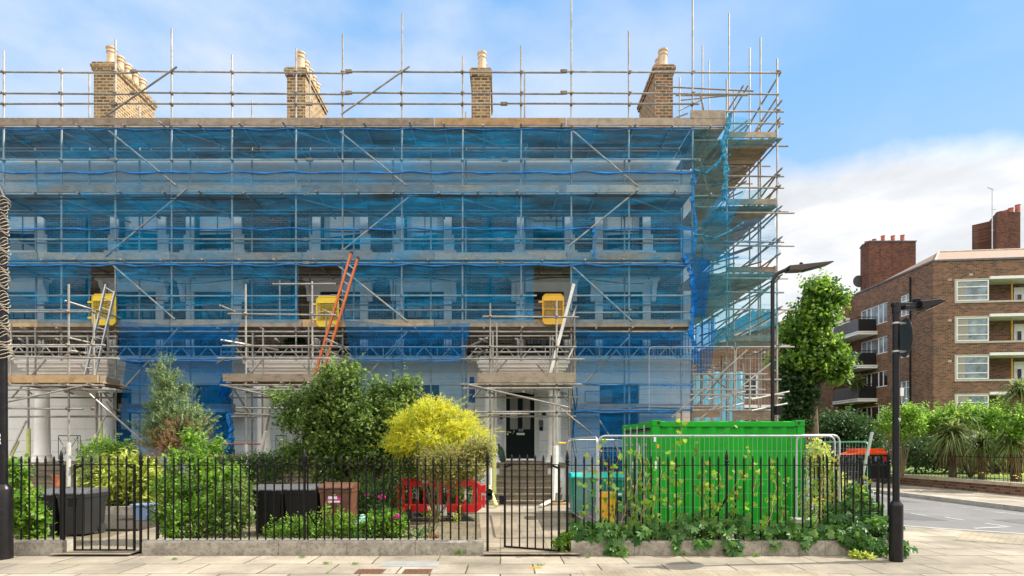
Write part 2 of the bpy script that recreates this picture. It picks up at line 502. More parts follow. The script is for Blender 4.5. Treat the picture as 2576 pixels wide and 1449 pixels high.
M['slate'] = pm('grey_slate', (0.12, 0.12, 0.13), 0.6, 0, 0.3, 6.0)
M['stone'] = pm('weathered_step_stone', (0.22, 0.18, 0.13), 0.85, 0, 0.3, 3.0, dirt=(0.08, 0.065, 0.05), dirt_amt=0.6, bmp=0.3)
M['plinth'] = pm('granite_plinth', (0.33, 0.295, 0.24), 0.85, 0, 0.35, 7.0, dirt=(0.07, 0.06, 0.045), dirt_amt=0.75, bmp=0.35)
M['coping'] = pm('pale_coping_stone', (0.45, 0.38, 0.28), 0.85, 0, 0.2, 3.0, dirt=(0.2, 0.16, 0.12), bmp=0.3)
M['blackiron'] = pm('black_gloss_ironwork', (0.006, 0.0055, 0.006), 0.33, 0, 0.3, 8.0, dirt=(0.02, 0.017, 0.014), dirt_amt=0.3, spec=0.28)
M['lamp'] = pm('black_lamp_post_paint', (0.009, 0.008, 0.009), 0.32, 0, 0.3, 6.0, dirt=(0.06, 0.05, 0.045), dirt_amt=0.12, spec=0.35)
M['lampbrown'] = pm('bronze_lamp_paint', (0.05, 0.032, 0.025), 0.4, 0, 0.3, 4.0)
M['glass'] = pm('dark_window_glass', (0.018, 0.024, 0.028), 0.06, 0, 0.6, 1.3, spec=0.8)
M['paleglass'] = pm('pale_curtained_glass', (0.20, 0.25, 0.29), 0.12, 0, 0.6, 1.6, spec=0.7)
M['darkframe'] = pm('dark_sash_paint', (0.05, 0.06, 0.065), 0.45, 0, 0.1, 3.0)
M['whiteframe'] = pm('white_window_paint', (0.78, 0.78, 0.76), 0.4, 0, 0.05, 3.0)
M['blind'] = pm('white_window_blind', (0.62, 0.63, 0.62), 0.7, 0, 0.15, 1.0, stretch=(1, 1, 14))
M['door'] = pm('dark_green_door_gloss', (0.003, 0.012, 0.010), 0.45, 0, 0.2, 4.0, spec=0.18)
M['brass'] = pm('chromed_door_furniture', (0.6, 0.58, 0.52), 0.25, 0.9, 0.1, 6.0)
M['board'] = woodm('weathered_scaffold_board', (0.20, 0.155, 0.115), (0.50, 0.41, 0.31))
M['boardnew'] = woodm('fresh_pine_board', (0.33, 0.20, 0.10), (0.58, 0.40, 0.22))
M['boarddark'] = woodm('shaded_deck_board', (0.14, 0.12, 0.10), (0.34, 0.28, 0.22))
M['boardwarm'] = woodm('tan_deck_board', (0.28, 0.16, 0.08), (0.58, 0.38, 0.20))
M['net'] = netm('blue_debris_net', (0.006, 0.46, 0.95), 0.05, 0.29, (0.90, 0.97, 1.0))
M['netdark'] = netm('deep_blue_debris_net', (0.004, 0.20, 0.56), 0.18, 0.48, (0.60, 0.82, 1.0))
M['netpale'] = netm('pale_blue_debris_net', (0.02, 0.24, 0.50), 0.10, 0.30, (0.85, 0.95, 1.0))
M['netmid'] = netm('medium_blue_debris_net', (0.006, 0.32, 0.80), 0.16, 0.38, (0.84, 0.94, 1.0))
M['netfold'] = netm('folded_blue_net', (0.004, 0.15, 0.46), 0.62, 0.92, (0.5, 0.75, 1.0), 3.0)
M['netteal'] = netm('teal_debris_net', (0.08, 0.36, 0.46), 0.06, 0.24, (0.80, 0.95, 1.0))
M['netroll'] = pm('bunched_blue_net', (0.004, 0.17, 0.50), 0.7, 0, 0.6, 9.0, stretch=(0.5, 1, 3))
M['netrollteal'] = pm('bunched_teal_net', (0.03, 0.24, 0.38), 0.7, 0, 0.7, 7.0, stretch=(1, 1, 0.4))
M['cyansheet'] = pm('cyan_sheeting', (0.16, 0.52, 0.70), 0.5, 0, 0.3, 1.5, stretch=(3, 3, 0.5))
M['yellow'] = pm('yellow_powder_coat', (0.78, 0.56, 0.02), 0.45, 0, 0.1, 3.0, dirt=(0.4, 0.25, 0.05), dirt_amt=0.3)
M['yellowdeep'] = pm('amber_yellow_powder_coat', (0.72, 0.40, 0.02), 0.45, 0, 0.1, 3.0, dirt=(0.35, 0.18, 0.05), dirt_amt=0.3)
M['orange'] = pm('orange_ladder_fibreglass', (0.62, 0.13, 0.02), 0.45, 0, 0.15, 6.0, dirt=(0.3, 0.1, 0.04))
M['sleeve'] = pm('lime_foam_sleeve', (0.62, 0.66, 0.25), 0.7, 0, 0.15, 5.0, dirt=(0.45, 0.43, 0.25))
M['sleevewhite'] = pm('white_foam_sleeve', (0.66, 0.65, 0.60), 0.7, 0, 0.15, 6.0, dirt=(0.35, 0.33, 0.30))
M['tape'] = pm('red_yellow_tape', (0.65, 0.42, 0.05), 0.5, 0, 0.4, 9.0, dirt=(0.5, 0.04, 0.03), dirt_amt=1.0)
M['redtube'] = pm('rust_red_painted_tube', (0.42, 0.10, 0.04), 0.55, 0.1, 0.3, 5.0)
M['cable'] = pm('black_rubber_cable', (0.012, 0.012, 0.014), 0.6, 0, 0.2, 5.0)
M['container'] = pm('green_container_paint', (0.0, 0.33, 0.008), 0.5, 0, 0.22, 0.9, dirt=(0.02, 0.22, 0.02), dirt_amt=0.45, spec=0.4, rust=True)
M['gasket'] = pm('dark_rubber_gasket', (0.04, 0.03, 0.025), 0.8, 0, 0.3, 5.0)
M['galv'] = pm('bright_galvanised_fence', (0.52, 0.53, 0.54), 0.42, 0.5, 0.15, 6.0, dirt=(0.35, 0.33, 0.3))
M['greenpaint'] = pm('green_painted_rail', (0.16, 0.45, 0.27), 0.5, 0, 0.15, 4.0)
M['bin'] = pm('black_bin_plastic', (0.010, 0.010, 0.011), 0.55, 0, 0.3, 6.0, dirt=(0.035, 0.032, 0.03), dirt_amt=0.4, spec=0.3)
M['binlid'] = pm('grey_bin_lid_plastic', (0.10, 0.10, 0.105), 0.45, 0, 0.2, 6.0)
M['bingrey'] = pm('charcoal_bin_plastic', (0.02, 0.02, 0.022), 0.5, 0, 0.2, 4.0)
M['binbrown'] = pm('brown_bin_plastic', (0.13, 0.055, 0.03), 0.45, 0, 0.2, 5.0, dirt=(0.2, 0.12, 0.09))
M['teal'] = pm('teal_bin_plastic', (0.0, 0.23, 0.17), 0.4, 0, 0.12, 4.0)
M['teallid'] = pm('bright_teal_lid_plastic', (0.0, 0.52, 0.43), 0.4, 0, 0.12, 4.0)
M['amber'] = pm('amber_bin_plastic', (0.80, 0.40, 0.0), 0.4, 0, 0.1, 4.0)
M['red'] = pm('red_barrier_plastic', (0.72, 0.010, 0.014), 0.38, 0, 0.12, 4.0, dirt=(0.4, 0.08, 0.07), dirt_amt=0.3)
M['orangeplastic'] = pm('orange_plastic', (0.80, 0.10, 0.012), 0.4, 0, 0.12, 4.0)
M['reflect'] = pm('white_reflective_sheet', (0.78, 0.78, 0.78), 0.4, 0, 0.08, 5.0)
M['rubber'] = pm('black_rubber_foot', (0.025, 0.025, 0.027), 0.7, 0, 0.3, 9.0)
M['bluebucket'] = pm('powder_blue_plastic', (0.20, 0.30, 0.50), 0.45, 0, 0.1, 4.0)
M['terracotta'] = pm('terracotta_clay', (0.42, 0.13, 0.06), 0.75, 0, 0.2, 6.0)
M['sack'] = pm('dark_green_sack_film', (0.03, 0.09, 0.055), 0.3, 0, 0.3, 8.0, bmp=0.6)
M['mint'] = pm('pale_mint_sack_film', (0.30, 0.62, 0.50), 0.35, 0, 0.2, 6.0, bmp=0.6)
M['white'] = pm('white_paint', (0.78, 0.78, 0.76), 0.5, 0, 0.06, 8.0)
M['pink'] = pm('pink_printed_label', (0.60, 0.03, 0.26), 0.5, 0, 0.1, 8.0)
M['plaster'] = pm('brown_cardboard', (0.38, 0.24, 0.13), 0.8, 0, 0.15, 5.0)
M['iron'] = pm('rusty_cast_iron', (0.17, 0.085, 0.05), 0.8, 0.1, 0.3, 30.0, bmp=0.6)
M['bark'] = pm('rough_bark', (0.13, 0.09, 0.06), 0.9, 0, 0.35, 7.0, bmp=0.8, stretch=(1, 1, 0.25))
M['stem'] = pm('brown_green_stem', (0.16, 0.12, 0.06), 0.8, 0, 0.3, 8.0)
M['vinestem'] = pm('reddish_vine_stem', (0.30, 0.16, 0.07), 0.7, 0, 0.3, 9.0)
M['soil'] = pm('dark_garden_soil', (0.055, 0.042, 0.03), 0.95, 0, 0.4, 12.0, bmp=0.8)
M['tile'] = pm('brown_roof_tile', (0.28, 0.19, 0.13), 0.8, 0, 0.3, 7.0, dirt=(0.14, 0.10, 0.08), stretch=(3, 1, 1), bmp=0.4)
M['concrete'] = pm('cast_concrete', (0.46, 0.43, 0.38), 0.85, 0, 0.15, 2.5, dirt=(0.28, 0.26, 0.22), bmp=0.2)
M['asphalt'] = pm('worn_asphalt', (0.16, 0.155, 0.15), 0.9, 0, 0.12, 0.8, dirt=(0.115, 0.11, 0.105), dirt_amt=0.6, bmp=0.5)
M['kerb'] = pm('granite_kerb', (0.36, 0.34, 0.31), 0.8, 0, 0.2, 5.0, dirt=(0.2, 0.19, 0.17), bmp=0.2)
M['roadpaint'] = pm('worn_white_road_paint', (0.42, 0.41, 0.39), 0.8, 0, 0.3, 9.0, dirt=(0.17, 0.165, 0.16), dirt_amt=1.0)
M['lawn'] = pm('mown_lawn', (0.13, 0.20, 0.03), 0.9, 0, 0.3, 12.0, bmp=0.8)
M['paving'] = slabs('concrete_flag_paving', 0.90, 0.60, 0.013, (0.43, 0.37, 0.285), (0.07, 0.06, 0.045), moss=(0.16, 0.19, 0.04), contrast=0.20)
M['tactile'] = slabs('buff_tactile_paving', 0.40, 0.40, 0.006, (0.44, 0.37, 0.26), (0.2, 0.17, 0.12), off=0.0, contrast=0.06)
M['pathslab'] = slabs('garden_path_flags', 0.75, 0.62, 0.008, (0.40, 0.33, 0.24), (0.16, 0.13, 0.09), off=0.0, moss=(0.14, 0.18, 0.03), contrast=0.14)
M['setts'] = slabs('garden_cobble_setts', 0.20, 0.12, 0.012, (0.27, 0.22, 0.15), (0.08, 0.075, 0.04), moss=(0.16, 0.19, 0.04), contrast=0.25)
M['palestone'] = slabs('pale_step_flags', 1.1, 0.7, 0.008, (0.46, 0.40, 0.31), (0.2, 0.17, 0.12), contrast=0.10)
# foliage
M['lf_mid'] = leafm('mid_green_leaf', [(0.025, 0.065, 0.012), (0.085, 0.16, 0.025), (0.30, 0.38, 0.10)])
M['lf_dark'] = leafm('dark_green_leaf', [(0.022, 0.055, 0.018), (0.045, 0.10, 0.022), (0.09, 0.15, 0.035)])
M['lf_bright'] = leafm('bright_green_leaf', [(0.035, 0.11, 0.012), (0.12, 0.26, 0.02), (0.34, 0.48, 0.07)])
M['lf_lime'] = leafm('lime_yellow_leaf', [(0.16, 0.24, 0.02), (0.50, 0.50, 0.03), (0.76, 0.72, 0.07)])
M['lf_vary'] = leafm('variegated_leaf', [(0.07, 0.14, 0.02), (0.34, 0.42, 0.06), (0.66, 0.66, 0.18)])
M['lf_conifer'] = leafm('blue_green_conifer_needle', [(0.04, 0.09, 0.03), (0.13, 0.21, 0.08), (0.36, 0.42, 0.16)], trans=0.15)
M['lf_brown'] = leafm('dead_brown_needle', [(0.20, 0.10, 0.04), (0.30, 0.16, 0.07), (0.36, 0.22, 0.10)], trans=0.2)
M['lf_acer'] = leafm('green_and_pinkish_leaf', [(0.08, 0.14, 0.025), (0.20, 0.22, 0.05), (0.42, 0.28, 0.13)])
M['lf_creeper'] = leafm('creeper_leaf', [(0.02, 0.08, 0.018), (0.06, 0.17, 0.03), (0.18, 0.32, 0.07)], rough=0.38)
M['lf_young'] = leafm('young_yellow_creeper_leaf', [(0.14, 0.26, 0.03), (0.34, 0.42, 0.04), (0.42, 0.30, 0.05)])
M['lf_tree'] = leafm('street_tree_leaf', [(0.015, 0.05, 0.008), (0.07, 0.17, 0.018), (0.32, 0.46, 0.06)])
M['lf_ivy'] = leafm('ivy_leaf', [(0.012, 0.038, 0.012), (0.03, 0.075, 0.018), (0.06, 0.12, 0.03)])
M['lf_palm'] = leafm('strap_palm_leaf', [(0.06, 0.10, 0.03), (0.13, 0.18, 0.05), (0.26, 0.30, 0.11)])
M['lf_dry'] = leafm('dry_palm_leaf', [(0.16, 0.10, 0.045), (0.26, 0.17, 0.08), (0.34, 0.24, 0.12)])
M['petal'] = leafm('magenta_petal', [(0.55, 0.02, 0.30), (0.65, 0.04, 0.40), (0.72, 0.12, 0.50)])
M['lf_yellowfl'] = leafm('yellow_petal', [(0.7, 0.5, 0.02), (0.8, 0.6, 0.03), (0.8, 0.7, 0.1)])
M['lf_curtain'] = pm('pale_lace_curtain', (0.30, 0.29, 0.25), 0.9, 0, 0.2, 8.0, stretch=(8, 1, .4))
# ------------------------------------------------------------------ ground
GAR = 0.03          # garden level
gb = MB(); gb.quad((-400, -60, -0.125), (900, -60, -0.125), (900, 1500, -0.125), (-400, 1500, -0.125))
gb.build('ground', M['asphalt'], kind='structure')
edge = [(7.9, 95), (7.9, 13.2), (8.0, 12.3), (8.3, 11.6), (8.7, 11.25), (9.1, 11.0), (9.86, 10.5), (10.8, 9.7), (11.6, 8.7), (12.3, 7.4), (12.8, 5.2)]
pv = MB(); pv.prism([(-60, 5.2), (12.8, 5.2)] + [p for p in edge[::-1][1:]] + [(-60, 95)], -0.124, 0.0, axis='z')
pv.build('pavement', M['paving'], kind='structure', normals=True)
kb = MB()
def offs(pts, d):
    out = []
    for i, p in enumerate(pts):
        a = Vector(pts[max(0, i - 1)]); b = Vector(pts[min(len(pts) - 1, i + 1)])
        t = (b - a).normalized(); out.append((p[0] + t.y * d, p[1] - t.x * d))
    return out
o1 = offs(edge, 0.004); o2 = offs(edge, 0.15)
for i in range(len(edge) - 1):
    a, b, c, d = o1[i], o1[i + 1], o2[i + 1], o2[i]
    kb.quad((*a, 0.006), (*b, 0.006), (*c, 0.006), (*d, 0.006))
    kb.quad((*a, -0.124), (*b, -0.124), (*b, 0.006), (*a, 0.006))
# the kerb stands on the road side of the paving
kb.T = None
kb.build('kerb', M['kerb'], kind='structure')
# far side pavement with kerb
fp = MB(); fp.box(14.25, 17.2, -10, 95, -0.124, 0.0)
fp.build('far_pavement', M['paving'], kind='structure')
fk = MB()
y = -10.0
while y < 95:
    fk.box(14.10, 14.248, y, y + 0.905, -0.124, 0.008); y += 0.915
fk.build('far_kerb', M['kerb'], kind='structure')
# garden ground
gg = MB(); gg.quad((-30, 8.62, GAR), (5.9, 8.62, GAR), (5.9, 19, GAR), (-30, 19, GAR))
gg.build('garden_cobbles', M['setts'], kind='structure')
gp = MB(); gp.quad((-0.28, 8.30, GAR + .006), (1.18, 8.30, GAR + .006), (1.5, 13.4, GAR + .006), (-0.55, 13.4, GAR + .006))
gp.quad((-6.75, 8.30, GAR + .006), (-5.55, 8.30, GAR + .006), (-5.9, 15, GAR + .006), (-7.6, 15, GAR + .006))
gp.build('garden_path', M['pathslab'], kind='structure')
gs = MB(); gs.box(-0.9, 2.2, 13.3, 15.6, 0.0, GAR + .03)
gs.build('garden_landing', M['palestone'], kind='structure')
so_ = MB()
for a, b, c, d in ((-5.4, -1.55, 8.66, 9.15), (1.15, 5.85, 8.66, 9.7), (-30, -8.0, 8.66, 9.3), (-9.6, -6.9, 10.55, 16), (-4.3, -1.2, 11.9, 15.5)):
    so_.box(a, b, c, d, 0.0, GAR + 0.05)
so_.build('flower_bed_soil', M['soil'], kind='structure')
tp = MB()
ta = (1.05, 4.08, 5.6, 7.36)
tp.quad((ta[0], ta[2], 0.005), (ta[1] + 0.9, ta[2], 0.005), (ta[1], ta[3], 0.005), (ta[0], ta[3], 0.005))
x = ta[0] + 0.04
while x < ta[1]:
    yy = 6.9
    while yy < ta[3] - 0.02:
        if x < ta[1]:
            tp.lathe((x, yy, 0.004), [(0.013, 0), (0.011, 0.004), (0.006, 0.0055)], 6)
        yy += 0.0667
    x += 0.0667
tp.build('tactile_paving', M['tactile'], kind='structure')
t2 = MB(); t2.quad((7.9, 9.75, 0.005), (9.0, 9.1, 0.005), (9.9, 9.95, 0.005), (8.9, 10.75, 0.005))
for i in range(12):
    for j in range(9):
        a, b = (i + .5) / 12, (j + .5) / 9
        qx = 7.9 * (1 - a) * (1 - b) + 9.0 * a * (1 - b) + 9.9 * a * b + 8.9 * (1 - a) * b
        qy = 9.75 * (1 - a) * (1 - b) + 9.1 * a * (1 - b) + 9.95 * a * b + 10.75 * (1 - a) * b
        t2.lathe((qx, qy, 0.004), [(0.014, 0), (0.011, 0.004), (0.006, 0.0055)], 6)
t2.build('corner_tactile_paving', M['tactile'], kind='structure')
# repairs and a trench line in the side street
rp = MB()
for q in ([(9.0, 13.5), (10.6, 13.2), (10.8, 15.9), (9.2, 16.1)], [(11.9, 12.2), (13.6, 12.4), (13.5, 13.6), (11.8, 13.4)], [(12.2, 17.5), (13.2, 17.5), (13.2, 30), (12.2, 30)]):
    rp.quad(*[(x, y, -0.1215) for x, y in q])
rp.build('road_patches', pm('dark_asphalt_patch', (0.105, 0.103, 0.10), .92, 0, .15, 2.0, dirt=(.16, .155, .15), bmp=.5), kind='structure')
# worn road markings
rm = MB()
def gl(x1, y1, x2, y2, wd):
    a = Vector(G(x1, y1, -0.119)); b = Vector(G(x2, y2, -0.119)); d = (b - a).normalized(); n = Vector((-d.y, d.x, 0)) * wd / 2
    rm.quad(a - n, b - n, b + n, a + n)
for q in ((2476, 1316, 2540, 1325), (2450, 1329, 2540, 1325), (2376, 1301, 2428, 1309), (2290, 1291, 2332, 1297), (2272, 1281, 2325, 1284),
          (2413, 1276, 2432, 1277), (2370, 1271, 2386, 1271.5), (2448, 1281, 2470, 1282), (2500, 1288, 2576, 1295), (2290, 1252, 2330, 1254)):
    gl(*q, 0.09)
rm.build('road_markings', M['roadpaint'], kind='structure')

# ------------------------------------------------------------------ terrace houses
YF = 18.5
def FX(px): return PX(px, YF)
def FZ(py): return PZ(py, YF)
WT = 9.95
ZB = FZ(905)        # balcony floor about 4.5
SURF = 1.32

def sash(t, x, z0, z1, kind):
    """a window as a part of its house: frame ring, then its pane as a sub-part"""
    wd = SURF / 2
    yb = YF + 0.16
    fr = MB()
    fw = 0.055
    fr.box(x - wd + .003, x - wd + fw, yb, yb + .06, z0 + .003, z1 - .003); fr.box(x + wd - fw, x + wd - .003, yb, yb + .06, z0 + .003, z1 - .003)
    fr.box(x - wd + fw, x + wd - fw, yb, yb + .06, z0 + .003, z0 + fw + .02); fr.box(x - wd + fw, x + wd - fw, yb, yb + .06, z1 - fw, z1 - .003)
    if kind == 'sash':
        zm = (z0 + z1) / 2
        fr.box(x - wd + fw, x + wd - fw, yb + .004, yb + .05, zm - .025, zm + .025)
        fr.box(x - .012, x + .012, yb + .008, yb + .04, z0 + fw + .02, zm - .025)
        fr.box(x - .012, x + .012, yb + .008, yb + .04, zm + .025, z1 - fw)
    elif kind == 'french':
        zt = z1 - 0.55
        fr.box(x - wd + fw, x + wd - fw, yb + .002, yb + .055, zt - .03, zt + .03)
        fr.box(x - .06, x + .06, yb + .004, yb + .05, z0 + fw, zt - .03)
        for s in (-1, 1):
            fr.box(x + s * .33 - .014, x + s * .33 + .014, yb + .01, yb + .04, z0 + fw, zt - .03)
            fr.box(x + s * .63 - .05, x + s * .63 + .005, yb + .004, yb + .05, z0 + fw, zt - .03) if s > 0 else fr.box(x - .635, x - .58, yb + .004, yb + .05, z0 + fw, zt - .03)
    else:
        zm = z0 + (z1 - z0) * 0.55
        fr.box(x - wd + fw, x + wd - fw, yb + .004, yb + .05, zm - .025, zm + .025)
        for s in (-.4, .4):
            fr.box(x + s - .012, x + s + .012, yb + .008, yb + .04, zm + .025, z1 - fw)
    f = fr.build('window', M['darkframe'] if kind != 'ground' else M['darkframe'], t)
    p = MB(); p.quad((x - wd + .02, yb + .03, z0 + .02), (x + wd - .02, yb + .03, z0 + .02), (x + wd - .02, yb + .03, z1 - .02), (x - wd + .02, yb + .03, z1 - .02))
    p.build('pane', M['glass'], f)
    if kind == 'french':
        bl = MB()
        for s in (-1, 1):
            bl.quad((x + s * .07, yb + .028, z0 + 1.0), (x + s * .56, yb + .028, z0 + 1.0), (x + s * .56, yb + .028, z1 - .95), (x + s * .07, yb + .028, z1 - .95))
        bl.build('blind', M['blind'], f)
    if kind == 'sash' and random.random() < .8:
        bl = MB(); bl.quad((x - wd + .06, yb + .028, z1 - .75 - random.random() * .2), (x + wd - .06, yb + .028, z1 - .8), (x + wd - .06, yb + .028, z1 - .07), (x - wd + .06, yb + .028, z1 - .07))
        bl.build('blind', M['blind'], f)
    if kind == 'sash':
        for s in (-1, 1):
            if random.random() < .6:
                cu = MB(); wq = random.uniform(.12, .3); cu.grid(lambda u, v: (x + s * (wd - .06 - wq * u), yb + .027 + .006 * math.sin(u * 25), z0 + .08 + (z1 - z0 - .16) * v), 12, 1); cu.build('curtain', M['lf_curtain'], f)
    if kind == 'ground':
        bl = MB()
        for i in range(22):
            zz = z1 - .08 - i * .036
            bl.box(x - wd + .07, x + wd - .07, yb + .034, yb + .05, zz - .012, zz)
        bl.build('blind', M['binlid'], f)
    return f

def surround(t, x, z0, z1, hood):
    b = MB(); wd = SURF / 2; pr = YF - .07
    for s in (-1, 1):
        xa, xb = sorted((x + s * wd, x + s * (wd + .26)))
        b.box(xa, xb, pr, YF + .01, z0, z1 + .002)
        xa2, xb2 = sorted((x + s * (wd + .26), x + s * (wd + .34)))
        if not hood:
            b.box(xa2, xb2, pr + .015, YF + .01, z0, z0 + .55)
            b.box(xa2, xb2, pr + .015, YF + .01, z0 + .55, z0 + .75) if False else None
        else:       # scrolled console under the hood
            prof = [(pr, z1 + .30), (pr - .24, z1 + .30), (pr - .22, z1 + .15), (pr - .12, z1 + .02), (pr - .10, z1 - .15), (pr - .03, z1 - .32), (pr, z1 - .34)]
            b.prism(prof, x + s * (wd + .28), x + s * (wd + .42), axis='x')
    b.box(x - wd - .26, x + wd + .26, pr, YF + .01, z1 + .002, z1 + .30)
    if hood:
        b.box(x - wd - .48, x + wd + .48, pr - .30, YF + .01, z1 + .30, z1 + .40)
        b.box(x - wd - .53, x + wd + .53, pr - .36, YF + .01, z1 + .40, z1 + .47)
        b.box(x - wd - .40, x + wd + .40, pr - .02, YF + .01, z1 + .302 - .06, z1 + .299)
    else:
        b.box(x - wd - .42, x + wd + .42, pr - .07, YF + .01, z0 - .10, z0 - .002)
        for s in (-1, 1):
            b.box(x + s * .5 - .07, x + s * .5 + .07, pr - .03, YF + .01, z0 - .17, z0 - .102)
    return b.build('window_surround', M['stucco'], t)

def house(name, label, xl, xr, door, w2, w1, w0, ch, basement=()):
    t = thing(name, label, 'terraced house', ((xl + xr) / 2, YF + 3, 0), 'terraced houses behind the scaffolding')
    hw = SURF / 2
    z2 = (FZ(633), FZ(522)); z1 = (ZB + .02, FZ(735)); z0 = (FZ(1105), FZ(965))
    br = MB()
    ops = [(x - hw, x + hw, *z2) for x in w2] + [(x - hw, x + hw, *z1) for x in w1]
    br.wall(xl, xr, ZB - .02, WT, YF, ops, .22)
    br.quad((xl, YF + 5, 0), (xl, YF, 0), (xl, YF, 11), (xl, YF + 5, 11)); br.quad((xr, YF, ZB), (xr, YF + 8, ZB), (xr, YF + 8, 11.0), (xr, YF, 11.0))
    br.build('brick_wall', M['stock'], t)
    rn = MB()
    o0 = [(x - hw, x + hw, *z0) for x in w0] + list(basement)
    if door is not None: o0.append((door - .62, door + .62, 1.19, FZ(978)))
    rn.wall(xl, xr, 0, ZB - .021, YF - .03, o0, .25)
    rn.quad((xr, YF - .03, 0), (xr, YF + 8, 0), (xr, YF + 8, ZB), (xr, YF - .03, ZB))
    for k in range(9):      # banded joints of the render
        zz = 1.3 + k * .36
    rn.build('rendered_wall', M['white_render'], t)
    jl = MB()
    for k in range(8):
        zz = 1.45 + k * .38
        segs = [xl]
        for o in sorted(o0):
            if o[2] < zz < o[3]: segs += [o[0] - .02, o[1] + .02]
        segs.append(xr)
        for i in range(0, len(segs) - 1, 2):
            if segs[i + 1] > segs[i]:
                jl.box(segs[i], segs[i + 1], YF - .0335, YF - .0305, zz, zz + .012)
    jl.build('render_joint', M['concrete'], t)
    # cornice and parapet
    cn = MB()
    prof = [(YF + .2, WT), (YF - .03, WT), (YF - .03, WT + .30), (YF - .06, WT + .31), (YF - .06, WT + .42), (YF - .10, WT + .48), (YF - .15, WT + .56), (YF - .15, WT + .66), (YF - .18, WT + .70), (YF - .18, WT + .76), (YF + .2, WT + .76)]
    cn.prism(prof, xl, xr, axis='x')
    cn.box(xl, xr, YF - .05, YF + .25, WT + .761, WT + 1.50); cn.box(xl, xr, YF - .10, YF + .30, WT + 1.501, WT + 1.60)
    n = int((xr - xl) / .42)
    for i in range(n):
        xx = xl + (i + .5) * (xr - xl) / n
        pass
    cn.build('cornice', M['stucco'], t, normals=True)
    st = MB(); st.box(xl, xr, YF - .08, YF - .001, FZ(655), FZ(648)); st.build('string_course', M['stucco'], t)
    rf = MB()
    rf.quad((xl, YF + .3, 10.9), (xr, YF + .3, 10.9), (xr, YF + 4, 11.15), (xl, YF + 4, 11.15))
    rf.build('roof', M['slate'], t)
    for x in w2: surround(t, x, *z2, False); sash(t, x, *z2, 'sash')
    for x in w1: surround(t, x, *z1, True); sash(t, x, *z1, 'french')
    for x in w0: sash(t, x, *z0, 'ground')
    for o in basement:
        b = MB(); b.box(o[0] + .003, o[1] - .003, YF + .1, YF + .14, o[2] + .003, o[3] - .003)
        for i in range(16):
            zz = o[2] + .05 + i * (o[3] - o[2] - .1) / 16
            b.box(o[0] + .02, o[1] - .02, YF + .07, YF + .098, zz, zz + .02)
        b.build('shuttered_window', M['glass'], t)
    # balcony: slab and ironwork
    bs = MB(); bs.box(xl + .02, xr - .02, YF - .75, YF - .031, ZB - .14, ZB); bs.box(xl + .02, xr - .02, YF - .80, YF - .751, ZB - .09, ZB + .005)
    bs.build('balcony_slab', M['stucco'], t)
    ir = MB(); yb = YF - .72
    ir.box(xl + .05, xr - .05, yb - .02, yb + .02, ZB + .86, ZB + .89); ir.box(xl + .05, xr - .05, yb - .012, yb + .012, ZB + .68, ZB + .70); ir.box(xl + .05, xr - .05, yb - .012, yb + .012, ZB + .06, ZB + .08)
    x = xl + .1
    k = 0
    while x < xr - .05:
        ir.tube((x, yb, ZB + .0), (x, yb, ZB + .87), .009, 5)
        if k % 2 == 0:
            ir.path([(x + .055 + .045 * math.cos(a), yb, ZB + .775 + .06 * math.sin(a)) for a in [i * math.pi / 4 for i in range(9)]], .006, 4, False)
        x += .11; k += 1
    ir.build('balcony_railing', M['blackiron'], t)
    # rain water pipe
    dp = MB(); dp.tube((xl + .35, YF - .09, ZB), (xl + .35, YF - .09, WT + .3), .045, 8)
    dp.build('drainpipe', M['blackiron'], t)
    # chimney
    if ch:
        x0, x1, zt, npot, mat = ch
        y0, y1 = 19.6, 21.85
        cb = MB()
        cb.box(x0, x1, y0, y1, 10.9, zt - .30); cb.box(x0 - .05, x1 + .05, y0 - .05, y1 + .05, zt - .30, zt - .19); cb.box(x0 - .08, x1 + .08, y0 - .08, y1 + .08, zt - .19, zt - .08); cb.box(x0 - .04, x1 + .04, y0 - .04, y1 + .04, zt - .079, zt)
        c = cb.build('chimney', M[mat], t)
        for i in range(npot):
            yy = y0 + .3 + i * (y1 - y0 - .6) / max(1, npot - 1)
            pb = MB(); xx = (x0 + x1) / 2 + .05
            hgt = .62 if i else .66
            pb.lathe((xx, yy, zt), [(.17, 0), (.155, .04), (.14, hgt * .75), (.145, hgt * .78), (.165, hgt * .80), (.165, hgt * .83), (.145, hgt * .86), (.15, hgt * .97), (.175, hgt), (.175, hgt + .05), (.15, hgt + .06), (.12, hgt + .0)], 16)
            pb.build('chimney_pot', M['pot'], c, smooth=True)
        pw = MB()
        pw.prism([(18.75, 10.9), (18.75, 11.55), (18.95, 11.6), (20.3, 11.15), (20.3, 10.9)], x0 - .25, x0 + .1, axis='x')
        pw.build('party_wall_upstand', M['stucco'], t)
        pc = MB(); pc.prism([(18.65, 11.56), (18.65, 11.62), (18.95, 11.67), (20.35, 11.22), (20.35, 11.16), (18.95, 11.605)], x0 - .32, x0 + .16, axis='x')
        pc.build('upstand_coping', M['coping'], t)
    return t

